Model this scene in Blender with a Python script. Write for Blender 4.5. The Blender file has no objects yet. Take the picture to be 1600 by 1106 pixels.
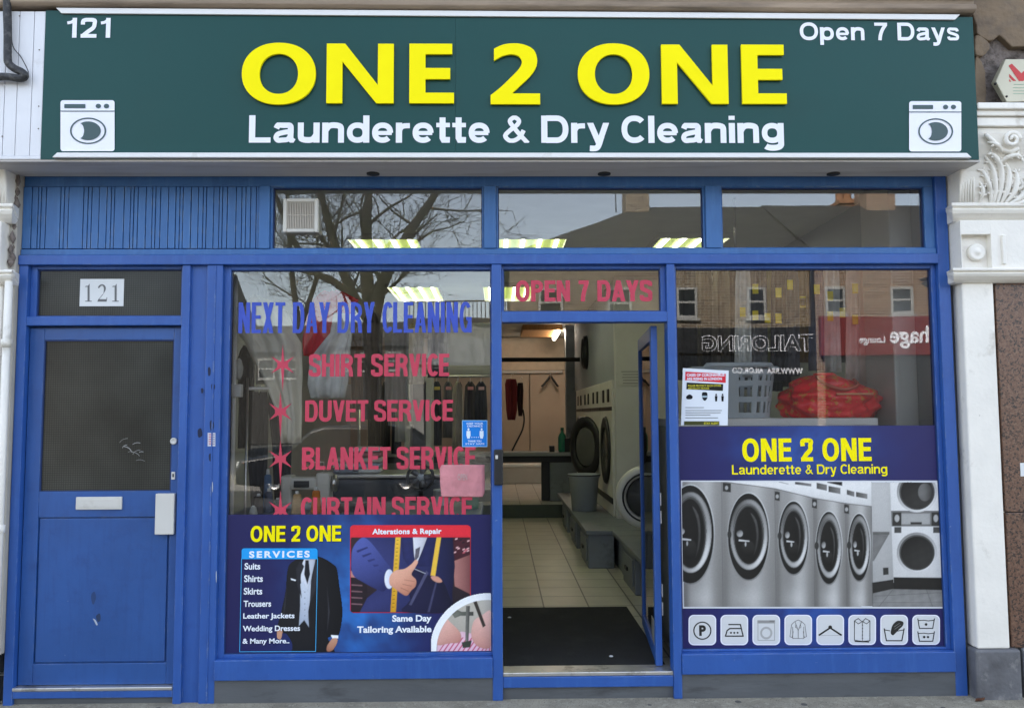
import bpy, bmesh, math, random
from mathutils import Vector, Matrix, noise
random.seed(7)
sc = bpy.context.scene
R = math.radians
# ------------------------------------------------------------------ camera
FPX, PITCH, YAW, ROLL = 1310.84, 0.0722865, 0.0168330, -0.0047962
CAM = Vector((0.0, -4.64, 1.56))
_cp, _sp, _cy, _sy, _cr, _sr = math.cos(PITCH), math.sin(PITCH), math.cos(YAW), math.sin(YAW), math.cos(ROLL), math.sin(ROLL)
FW = Vector((_sy*_cp, _cy*_cp, _sp)); _r = Vector((_cy, -_sy, 0)); _u = _r.cross(FW)
RT = _r*_cr + _u*_sr; UP = -_r*_sr + _u*_cr
cd = bpy.data.cameras.new('camera'); cam = bpy.data.objects.new('camera', cd); sc.collection.objects.link(cam)
cd.sensor_width = 36; cd.lens = 36*FPX/1600; cd.clip_start = 0.05; cd.clip_end = 3000
cam.matrix_world = Matrix(((RT.x, UP.x, -FW.x, CAM.x), (RT.y, UP.y, -FW.y, CAM.y), (RT.z, UP.z, -FW.z, CAM.z), (0, 0, 0, 1)))
sc.camera = cam
# ------------------------------------------------------------------ sky, sun, exposure
SUN_EL, SUN_AZ = R(36), R(-28)          # the sun stands behind the shop, so the front is in open shade; azimuth from straight ahead, negative = to the left
w = bpy.data.worlds.new('World'); sc.world = w; w.use_nodes = True
nt = w.node_tree; bg = nt.nodes['Background']
sky = nt.nodes.new('ShaderNodeTexSky'); sky.sky_type = 'NISHITA'; sky.sun_disc = False
sky.sun_elevation = SUN_EL; sky.sun_rotation = SUN_AZ
sky.air_density = 1.0; sky.dust_density = 1.5; sky.ozone_density = 1.0
hs = nt.nodes.new('ShaderNodeHueSaturation'); hs.inputs['Saturation'].default_value = 0.58; nt.links.new(sky.outputs[0], hs.inputs['Color'])
nt.links.new(hs.outputs[0], bg.inputs[0]); bg.inputs[1].default_value = 0.15
sun = bpy.data.lights.new('sun', 'SUN'); so = bpy.data.objects.new('sun', sun); sc.collection.objects.link(so)
sun.energy = 3.5; sun.angle = R(0.6); sun.color = (1.0, 0.95, 0.88)
sdir = Vector((math.sin(SUN_AZ)*math.cos(SUN_EL), math.cos(SUN_AZ)*math.cos(SUN_EL), math.sin(SUN_EL)))   # towards the sun
so.rotation_euler = sdir.to_track_quat('Z', 'Y').to_euler(); so.location = sdir*30 + Vector((0, 0, 5))
sc.view_settings.view_transform = 'Standard'; sc.view_settings.look = 'None'; sc.view_settings.gamma = 1
sc.view_settings.exposure = 2.25
sc.cycles.transparent_max_bounces = 24; sc.cycles.max_bounces = 10; sc.cycles.sample_clamp_indirect = 6
# ------------------------------------------------------------------ measuring: photograph pixel -> point on the plane y = Y
def W(px, py, Y=0.0):
    d = FW*FPX + RT*(px-800) - UP*(py-553)
    return CAM + d*((Y-CAM.y)/d.y)
def fx(px, py, Y=0.0): return W(px, py, Y).x
def fz(py, Y=0.0, px=800): return W(px, py, Y).z
def RWp(px, py, L):                      # what is seen mirrored in the shop glass, L metres in front of the shop
    p = W(px, py, L + 0.1); return Vector((p.x, -L, p.z))
def S(r, g, b):
    f = lambda c: (c/255/12.92) if c/255 <= .04045 else ((c/255+.055)/1.055)**2.4
    return (f(r), f(g), f(b))
# ------------------------------------------------------------------ objects
COL = sc.collection
def tag(o, label=None, cat=None, group=None, kind=None):
    if label: o['label'] = label
    if cat: o['category'] = cat
    if group: o['group'] = group
    if kind: o['kind'] = kind
    return o
def thing(name, label, cat, loc=(0, 0, 0), group=None):
    o = bpy.data.objects.new(name, None); COL.objects.link(o); o.location = loc; o.empty_display_size = .1
    o['base'] = 1; del o['base']
    return tag(o, label, cat, group)
def wloc(o):
    v = Vector((0, 0, 0))
    while o is not None: v += o.location; o = o.parent
    return v
def copy_tree(o, parent=None):
    c = o.copy(); COL.objects.link(c)
    if parent is not None: c.parent = parent
    for ch in [x for x in bpy.data.objects if x.parent == o]: copy_tree(ch, c)
    return c
class MB:
    def __init__(s): s.v = []; s.f = []; s.c = []; s.sm = []
    def add(s, vs, fs, col=None, smooth=False):
        b = len(s.v); s.v += [Vector(v) for v in vs]
        for f in fs: s.f.append([b+i for i in f]); s.sm.append(smooth)
        if col is not None and isinstance(col[0], (int, float)): col = [col]*len(vs)
        s.c += list(col) if col is not None else [(1, 1, 1)]*len(vs)
        return s
    def box(s, x0, x1, y0, y1, z0, z1, col=None):
        vs = [(x, y, z) for x in (x0, x1) for y in (y0, y1) for z in (z0, z1)]
        return s.add(vs, [(0, 1, 3, 2), (4, 6, 7, 5), (0, 4, 5, 1), (2, 3, 7, 6), (0, 2, 6, 4), (1, 5, 7, 3)], col)
    def prism(s, pts, y0, y1, col=None):            # polygon in x-z, extruded y0 (front) .. y1
        n = len(pts); a = sum(pts[i][0]*pts[(i+1) % n][1]-pts[(i+1) % n][0]*pts[i][1] for i in range(n))
        if a < 0: pts = pts[::-1]
        vs = [(p[0], y0, p[1]) for p in pts]+[(p[0], y1, p[1]) for p in pts]
        fs = [list(range(n)), list(range(2*n-1, n-1, -1))]+[(i, n+i, n+(i+1) % n, (i+1) % n) for i in range(n)]
        return s.add(vs, fs, col)
    def sweep(s, prof, x0, x1):                     # profile in y-z swept along x
        n = len(prof); vs = [(x0, p[0], p[1]) for p in prof]+[(x1, p[0], p[1]) for p in prof]
        fs = [list(range(n))[::-1], list(range(n, 2*n))]+[(i, (i+1) % n, n+(i+1) % n, n+i) for i in range(n)]
        return s.add(vs, fs)
    def ring(s, pts, r, n=8, closed=False, caps=True, col=None, smooth=True):    # tube along pts, r scalar or list
        m = len(pts); pts = [Vector(p) for p in pts]; rs = r if isinstance(r, (list, tuple)) else [r]*m
        vs = []; up = Vector((0.123, 0.31, 0.94))
        for i, p in enumerate(pts):
            if closed: d = pts[(i+1) % m]-pts[i-1]
            else: d = pts[min(i+1, m-1)]-pts[max(i-1, 0)]
            if d.length < 1e-9: d = Vector((0, 0, 1))
            d.normalize(); a = d.cross(up)
            if a.length < 0.05: a = d.cross(Vector((1, 0, 0)))
            a.normalize(); b = d.cross(a)
            vs += [p+(a*math.cos(2*math.pi*k/n)+b*math.sin(2*math.pi*k/n))*rs[i] for k in range(n)]
        fs = []
        for i in range(m if closed else m-1):
            j = (i+1) % m
            fs += [(i*n+k, i*n+(k+1) % n, j*n+(k+1) % n, j*n+k) for k in range(n)]
        if caps and not closed: fs += [list(range(n))[::-1], list(range((m-1)*n, m*n))]
        return s.add(vs, fs, col, smooth)
    def lathe(s, c, prof, n=24, axis='z', col=None, smooth=True, sx=1, sy=1):      # prof [(r,h)]
        c = Vector(c); vs = []
        for r, h in prof:
            for k in range(n):
                a = 2*math.pi*k/n; u, v = r*math.cos(a)*sx, r*math.sin(a)*sy
                vs.append(c+(Vector((u, v, h)) if axis == 'z' else Vector((u, -h, v)) if axis == 'y' else Vector((-h, u, v))))
        fs = []
        for i in range(len(prof)-1):
            fs += [(i*n+k, i*n+(k+1) % n, (i+1)*n+(k+1) % n, (i+1)*n+k) for k in range(n)]
        fs += [list(range(n))[::-1], list(range((len(prof)-1)*n, len(prof)*n))]
        return s.add(vs, fs, col, smooth)
    def xf(s, M):
        s.v = [M @ v for v in s.v]; return s
    def build(s, name, mat, parent=None, bevel=0, seg=2, subsurf=0, clean=False):
        me = bpy.data.meshes.new(name); off = wloc(parent)
        me.from_pydata([v-off for v in s.v], [], s.f); me.update()
        for p, k in zip(me.polygons, s.sm): p.use_smooth = k
        if any(c != (1, 1, 1) for c in s.c):
            at = me.color_attributes.new('Col', 'FLOAT_COLOR', 'POINT')
            for i, c in enumerate(s.c): at.data[i].color = (c[0], c[1], c[2], 1)
        bm = bmesh.new(); bm.from_mesh(me)
        if clean: bmesh.ops.remove_doubles(bm, verts=bm.verts, dist=1e-5)
        bmesh.ops.recalc_face_normals(bm, faces=bm.faces); bm.to_mesh(me); bm.free()
        me.materials.append(mat)
        o = bpy.data.objects.new(name, me); COL.objects.link(o)
        if parent is not None: o.parent = parent
        if bevel:
            b = o.modifiers.new('bevel', 'BEVEL'); b.width = bevel; b.segments = seg; b.limit_method = 'ANGLE'; b.angle_limit = R(40)
        if subsurf:
            b = o.modifiers.new('sub', 'SUBSURF'); b.levels = b.render_levels = subsurf
        return o
def box(name, mat, parent, x0, x1, y0, y1, z0, z1, bevel=0.003):
    return MB().box(min(x0, x1), max(x0, x1), y0, y1, min(z0, z1), max(z0, z1)).build(name, mat, parent, bevel)
# flat lettering and outlines: (x, y) outlines -> mesh
def _curve_mesh(cu):
    o = bpy.data.objects.new('tmp', cu); COL.objects.link(o)
    dg = bpy.context.evaluated_depsgraph_get(); me = bpy.data.meshes.new_from_object(o.evaluated_get(dg))
    vs = [v.co.copy() for v in me.vertices]; fs = [list(p.vertices) for p in me.polygons]
    bpy.data.objects.remove(o); bpy.data.curves.remove(cu); bpy.data.meshes.remove(me)
    return vs, fs
def text_geo(s, bold=0.0, space=1.0, extrude=0.0):
    cu = bpy.data.curves.new('tmp', 'FONT'); cu.body = s; cu.offset = bold; cu.space_character = space; cu.extrude = extrude; cu.resolution_u = 4
    return _curve_mesh(cu)
def shape_geo(loops, extrude=0.0):
    cu = bpy.data.curves.new('tmp', 'CURVE'); cu.dimensions = '2D'; cu.fill_mode = 'BOTH'; cu.extrude = extrude
    for lp in loops:
        sp = cu.splines.new('POLY'); sp.points.add(len(lp)-1); sp.use_cyclic_u = True
        for p, q in zip(sp.points, lp): p.co = (q[0], q[1], 0, 1)
    return _curve_mesh(cu)
def put(mb, geo, X0, X1, Z0, Z1, Y, thick=0.0, col=None, mirror=False):
    vs, fs = geo
    xs = [v.x for v in vs]; ys = [v.y for v in vs]; zs = [v.z for v in vs]
    ax, bx, ay, by = min(xs), max(xs), min(ys), max(ys); zz = max(zs)-min(zs)
    out = []
    for v in vs:
        t = (v.x-ax)/(bx-ax)
        if mirror: t = 1-t
        out.append((X0+(X1-X0)*t, Y-((v.z-min(zs))/zz*thick if zz > 1e-9 else 0), Z0+(Z1-Z0)*(v.y-ay)/(by-ay)))
    mb.add(out, fs, col); return mb
def put_px(mb, geo, x0, x1, y0, y1, Y, thick=0.0, col=None):        # box measured in the photograph, laid on the plane y = Y
    xm, ym = (x0+x1)/2, (y0+y1)/2
    return put(mb, geo, fx(x0, ym, Y), fx(x1, ym, Y), fz(y1, Y, xm), fz(y0, Y, xm), Y, thick, col)
def oval(cx, cy, rx, ry, n=48, p=2.0):
    out = []
    for k in range(n):
        a = 2*math.pi*k/n; c, s_ = math.cos(a), math.sin(a)
        out.append((cx+rx*math.copysign(abs(c)**(2/p), c), cy+ry*math.copysign(abs(s_)**(2/p), s_)))
    return out
def rrect(x0, y0, x1, y1, r, n=6):
    out = []
    for cx, cy, a0 in ((x1-r, y1-r, 0), (x0+r, y1-r, 90), (x0+r, y0+r, 180), (x1-r, y0+r, 270)):
        for k in range(n+1):
            a = R(a0+90*k/n); out.append((cx+r*math.cos(a), cy+r*math.sin(a)))
    return out
def smooth_loop(pts, n=6, closed=True):
    out = []; m = len(pts)
    for i in range(m if closed else m-1):
        p0, p1, p2, p3 = pts[(i-1) % m if closed else max(i-1, 0)], pts[i], pts[(i+1) % m], pts[(i+2) % m if closed else min(i+2, m-1)]
        for k in range(n):
            t = k/n
            out.append(tuple(0.5*((2*b)+(c-a)*t+(2*a-5*b+4*c-d)*t*t+(-a+3*b-3*c+d)*t**3) for a, b, c, d in zip(p0, p1, p2, p3)))
    if not closed: out.append(tuple(pts[-1]))
    return out
class Print:                                      # printed artwork: flat shapes laid over each other by a tenth of a millimetre
    def __init__(s, Y, step=0.00012): s.mb = MB(); s.Y = Y; s.st = step
    def _n(s): s.Y -= s.st; return s.Y
    def poly(s, pts, col, col2=None, ang=None):  # gradient col->col2 along angle (deg, 0 = left-right, 90 = top-down)
        y = s._n(); vs = [W(p[0], p[1], y) for p in pts]
        cols = [col]*len(vs)
        if col2 is not None:
            a = R(ang or 0); t = [p[0]*math.cos(a)+p[1]*math.sin(a) for p in pts]; lo, hi = min(t), max(t)
            cols = [tuple(c1+(c2-c1)*((q-lo)/(hi-lo)) for c1, c2 in zip(col, col2)) for q in t]
        s.mb.add(vs, [list(range(len(vs)))], cols); return s
    def rect(s, x0, y0, x1, y1, *a): return s.poly([(x0, y0), (x1, y0), (x1, y1), (x0, y1)], *a)
    def grid(s, x0, y0, x1, y1, nx, ny, fn):
        y = s._n(); vs = []; cs = []
        for j in range(ny+1):
            for i in range(nx+1):
                px, py = x0+(x1-x0)*i/nx, y0+(y1-y0)*j/ny; vs.append(W(px, py, y)); cs.append(fn(px, py))
        fs = [(j*(nx+1)+i, j*(nx+1)+i+1, (j+1)*(nx+1)+i+1, (j+1)*(nx+1)+i) for j in range(ny) for i in range(nx)]
        s.mb.add(vs, fs, cs); return s
    def ring(s, o, i, col, col2=None, ang=0):
        y = s._n(); n = len(o); pts = list(o)+list(i); vs = [W(p[0], p[1], y) for p in pts]; cols = [col]*len(vs)
        if col2 is not None:
            a = R(ang); t = [p[0]*math.cos(a)+p[1]*math.sin(a) for p in pts]; lo, hi = min(t), max(t)
            cols = [tuple(c1+(c2-c1)*((q-lo)/(hi-lo)) for c1, c2 in zip(col, col2)) for q in t]
        s.mb.add(vs, [(k, (k+1) % n, n+(k+1) % n, n+k) for k in range(n)], cols); return s
    def quad(s, q00, q10, q11, q01, nx, ny, fn):      # quad of printed shading, fn(u, v) -> colour
        y = s._n(); vs = []; cs = []
        for j in range(ny+1):
            for i in range(nx+1):
                u, v = i/nx, j/ny; pt = [(q00[k]*(1-u)+q10[k]*u)*(1-v)+(q01[k]*(1-u)+q11[k]*u)*v for k in (0, 1)]; vs.append(W(pt[0], pt[1], y)); cs.append(fn(u, v))
        s.mb.add(vs, [(j*(nx+1)+i, j*(nx+1)+i+1, (j+1)*(nx+1)+i+1, (j+1)*(nx+1)+i) for j in range(ny) for i in range(nx)], cs); return s
    def cring(s, o, i, fn):
        y = s._n(); n = len(o); vs = [W(q[0], q[1], y) for q in list(o)+list(i)]; cs = [fn(k/n, 0) for k in range(n)]+[fn(k/n, 1) for k in range(n)]
        s.mb.add(vs, [(k, (k+1) % n, n+(k+1) % n, n+k) for k in range(n)], cs); return s
    def word(s, t, x0, x1, y0, y1, col, st=.2, gap=.09, space=.3): s.Y -= .0004; word_px(s.mb, t, x0, x1, y0, y1, s.Y, st, gap, space, col, .00004); s.Y -= .0003; return s
    def line(s, pts, wd, col):
        for a, b in zip(pts[:-1], pts[1:]):
            dx, dy = b[0]-a[0], b[1]-a[1]; l = math.hypot(dx, dy) or 1; nx, ny = -dy/l*wd/2, dx/l*wd/2; ex, ey = dx/l*wd*.3, dy/l*wd*.3
            s.poly([(a[0]+nx-ex, a[1]+ny-ey), (b[0]+nx+ex, b[1]+ny+ey), (b[0]-nx+ex, b[1]-ny+ey), (a[0]-nx-ex, a[1]-ny-ey)], col)
        return s
    def text(s, t, x0, x1, y0, y1, col, bold=0.02, space=1.0):
        y = s._n(); put_px(s.mb, text_geo(t, bold, space), x0, x1, y0, y1, y, 0, col); return s
    def build(s, name, mat, parent): return s.mb.build(name, mat, parent)
# ------------------------------------------------------------------ materials
def _mat(name):
    m = bpy.data.materials.new(name); m.use_nodes = True; n = m.node_tree.nodes; return m, n, m.node_tree.links, n['Principled BSDF']
def mat(name, col, rough=0.5, var=0.12, scale=6.0, metal=0.0, bump=0.0, bscale=60.0, stretch=None, dirt=None, dscale=3.0, dlo=.55, dhi=.7, spec=0.5, coat=0.0, speck=None, spscale=200.0, spw=.62, streak=None, slo=.52, shi=.8, edge=None):
    m, n, l, b = _mat(name)
    tc = n.new('ShaderNodeTexCoord'); mp = n.new('ShaderNodeMapping'); l.new(tc.outputs['Object'], mp.inputs[0])
    if stretch: mp.inputs['Scale'].default_value = stretch
    nz = n.new('ShaderNodeTexNoise'); nz.inputs['Scale'].default_value = scale; nz.inputs['Detail'].default_value = 6; l.new(mp.outputs[0], nz.inputs[0])
    mr = n.new('ShaderNodeMapRange'); mr.inputs[1].default_value = .3; mr.inputs[2].default_value = .7
    mr.inputs[3].default_value = 1-var; mr.inputs[4].default_value = 1+var; l.new(nz.outputs[0], mr.inputs[0])
    mx = n.new('ShaderNodeMix'); mx.data_type = 'RGBA'; mx.blend_type = 'MULTIPLY'; mx.inputs[0].default_value = 1
    mx.inputs[6].default_value = (*col, 1); l.new(mr.outputs[0], mx.inputs[7]); out = mx.outputs[2]
    def over(out, color, sc_, lo, hi, st=None):
        nz2 = n.new('ShaderNodeTexNoise'); nz2.inputs['Scale'].default_value = sc_; nz2.inputs['Detail'].default_value = 8; nz2.inputs['Roughness'].default_value = .65
        l.new((mp if st is None else st).outputs[0], nz2.inputs[0])
        r2 = n.new('ShaderNodeMapRange'); r2.inputs[1].default_value = lo; r2.inputs[2].default_value = hi; l.new(nz2.outputs[0], r2.inputs[0])
        m2 = n.new('ShaderNodeMix'); m2.data_type = 'RGBA'; l.new(r2.outputs[0], m2.inputs[0]); l.new(out, m2.inputs[6]); m2.inputs[7].default_value = (*color, 1)
        return m2.outputs[2]
    if dirt: out = over(out, dirt, dscale, dlo, dhi)
    if streak:
        mp2 = n.new('ShaderNodeMapping'); l.new(tc.outputs['Object'], mp2.inputs[0]); mp2.inputs['Scale'].default_value = (9, 9, .8); out = over(out, streak, 3.0, slo, shi, mp2)
    if edge:                                       # paint worn thin along sharp edges
        bv = n.new('ShaderNodeBevel'); bv.samples = 4; bv.inputs[0].default_value = .007; ge = n.new('ShaderNodeNewGeometry'); dt = n.new('ShaderNodeVectorMath'); dt.operation = 'DOT_PRODUCT'
        l.new(bv.outputs[0], dt.inputs[0]); l.new(ge.outputs['True Normal'], dt.inputs[1]); r3 = n.new('ShaderNodeMapRange'); r3.inputs[1].default_value = .985; r3.inputs[2].default_value = .86; l.new(dt.outputs['Value'], r3.inputs[0])
        nz3 = n.new('ShaderNodeTexNoise'); nz3.inputs['Scale'].default_value = 13; nz3.inputs['Detail'].default_value = 7; nz3.inputs['Roughness'].default_value = .7; l.new(tc.outputs['Object'], nz3.inputs[0])
        r4 = n.new('ShaderNodeMapRange'); r4.inputs[1].default_value = .50; r4.inputs[2].default_value = .60; l.new(nz3.outputs[0], r4.inputs[0]); mu = n.new('ShaderNodeMath'); mu.operation = 'MULTIPLY'; l.new(r3.outputs[0], mu.inputs[0]); l.new(r4.outputs[0], mu.inputs[1])
        m3 = n.new('ShaderNodeMix'); m3.data_type = 'RGBA'; l.new(mu.outputs[0], m3.inputs[0]); l.new(out, m3.inputs[6]); m3.inputs[7].default_value = (*edge, 1); out = m3.outputs[2]
    if speck: out = over(out, speck, spscale, spw, spw+.04)
    l.new(out, b.inputs['Base Color'])
    b.inputs['Roughness'].default_value = rough; b.inputs['Metallic'].default_value = metal
    b.inputs['Specular IOR Level'].default_value = spec; b.inputs['Coat Weight'].default_value = coat
    if bump:
        nb = n.new('ShaderNodeTexNoise'); nb.inputs['Scale'].default_value = bscale; nb.inputs['Detail'].default_value = 5; l.new(mp.outputs[0], nb.inputs[0])
        bp = n.new('ShaderNodeBump'); bp.inputs['Strength'].default_value = bump; bp.inputs['Distance'].default_value = .02; l.new(nb.outputs[0], bp.inputs['Height']); l.new(bp.outputs[0], b.inputs['Normal'])
    return m
def print_mat(name, rough=0.4, spec=.4):
    m, n, l, b = _mat(name); a = n.new('ShaderNodeVertexColor'); a.layer_name = 'Col'; l.new(a.outputs[0], b.inputs['Base Color'])
    b.inputs['Roughness'].default_value = rough; b.inputs['Specular IOR Level'].default_value = spec; return m
def glass_mat(name, fac=.1, tint=(.93, .96, .94)):
    m = bpy.data.materials.new(name); m.use_nodes = True; n = m.node_tree.nodes; l = m.node_tree.links; n.remove(n['Principled BSDF'])
    tr = n.new('ShaderNodeBsdfTransparent'); tr.inputs[0].default_value = (*tint, 1); gl = n.new('ShaderNodeBsdfGlossy'); gl.inputs['Roughness'].default_value = 0.0
    fr = n.new('ShaderNodeFresnel'); fr.inputs[0].default_value = 1.5; ad = n.new('ShaderNodeMath'); ad.operation = 'ADD'; ad.inputs[1].default_value = fac-.04; ad.use_clamp = True
    tc = n.new('ShaderNodeTexCoord'); nz = n.new('ShaderNodeTexNoise'); nz.inputs['Scale'].default_value = 2.2; nz.inputs['Detail'].default_value = 1; l.new(tc.outputs['Object'], nz.inputs[0])
    bp = n.new('ShaderNodeBump'); bp.inputs['Strength'].default_value = .02; bp.inputs['Distance'].default_value = .02; l.new(nz.outputs[0], bp.inputs['Height']); l.new(bp.outputs[0], gl.inputs['Normal'])
    l.new(fr.outputs[0], ad.inputs[0]); mx = n.new('ShaderNodeMixShader'); l.new(ad.outputs[0], mx.inputs[0]); l.new(tr.outputs[0], mx.inputs[1]); l.new(gl.outputs[0], mx.inputs[2])
    l.new(mx.outputs[0], n['Material Output'].inputs[0]); return m
def emit_mat(name, col, st):
    m, n, l, b = _mat(name); b.inputs['Base Color'].default_value = (*col, 1); b.inputs['Emission Color'].default_value = (*col, 1); b.inputs['Emission Strength'].default_value = st; return m
def brick_mat(name, c1, c2, mortar, axis='XZ', bw=.225, bh=.075):
    m, n, l, b = _mat(name); tc = n.new('ShaderNodeTexCoord'); sp = n.new('ShaderNodeSeparateXYZ'); cb = n.new('ShaderNodeCombineXYZ')
    l.new(tc.outputs['Object'], sp.inputs[0]); ad = n.new('ShaderNodeMath'); ad.operation = 'ADD'; l.new(sp.outputs[0], ad.inputs[0]); l.new(sp.outputs[1], ad.inputs[1])
    l.new(ad.outputs[0], cb.inputs[0]); l.new(sp.outputs[2], cb.inputs[1]); br = n.new('ShaderNodeTexBrick'); l.new(cb.outputs[0], br.inputs[0])
    br.inputs['Color1'].default_value = (*c1, 1); br.inputs['Color2'].default_value = (*c2, 1); br.inputs['Mortar'].default_value = (*mortar, 1)
    br.inputs['Scale'].default_value = 1; br.inputs['Brick Width'].default_value = bw; br.inputs['Row Height'].default_value = bh; br.inputs['Mortar Size'].default_value = .012
    l.new(br.outputs[0], b.inputs['Base Color']); b.inputs['Roughness'].default_value = .9; return m
def tile_mat(name, c1, c2, grout, size):
    m, n, l, b = _mat(name); tc = n.new('ShaderNodeTexCoord'); br = n.new('ShaderNodeTexBrick'); l.new(tc.outputs['Object'], br.inputs[0]); br.offset = 0
    br.inputs['Color1'].default_value = (*c1, 1); br.inputs['Color2'].default_value = (*c2, 1); br.inputs['Mortar'].default_value = (*grout, 1)
    br.inputs['Scale'].default_value = 1; br.inputs['Brick Width'].default_value = size; br.inputs['Row Height'].default_value = size; br.inputs['Mortar Size'].default_value = .006
    nz = n.new('ShaderNodeTexNoise'); nz.inputs['Scale'].default_value = 5; l.new(tc.outputs['Object'], nz.inputs[0])
    mr = n.new('ShaderNodeMapRange'); mr.inputs[3].default_value = .8; mr.inputs[4].default_value = 1.15; l.new(nz.outputs[0], mr.inputs[0])
    mx = n.new('ShaderNodeMix'); mx.data_type = 'RGBA'; mx.blend_type = 'MULTIPLY'; mx.inputs[0].default_value = 1; l.new(br.outputs[0], mx.inputs[6]); l.new(mr.outputs[0], mx.inputs[7])
    l.new(mx.outputs[2], b.inputs['Base Color']); b.inputs['Roughness'].default_value = .35; return m
BLUE = (0.024, 0.093, 0.345)
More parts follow.
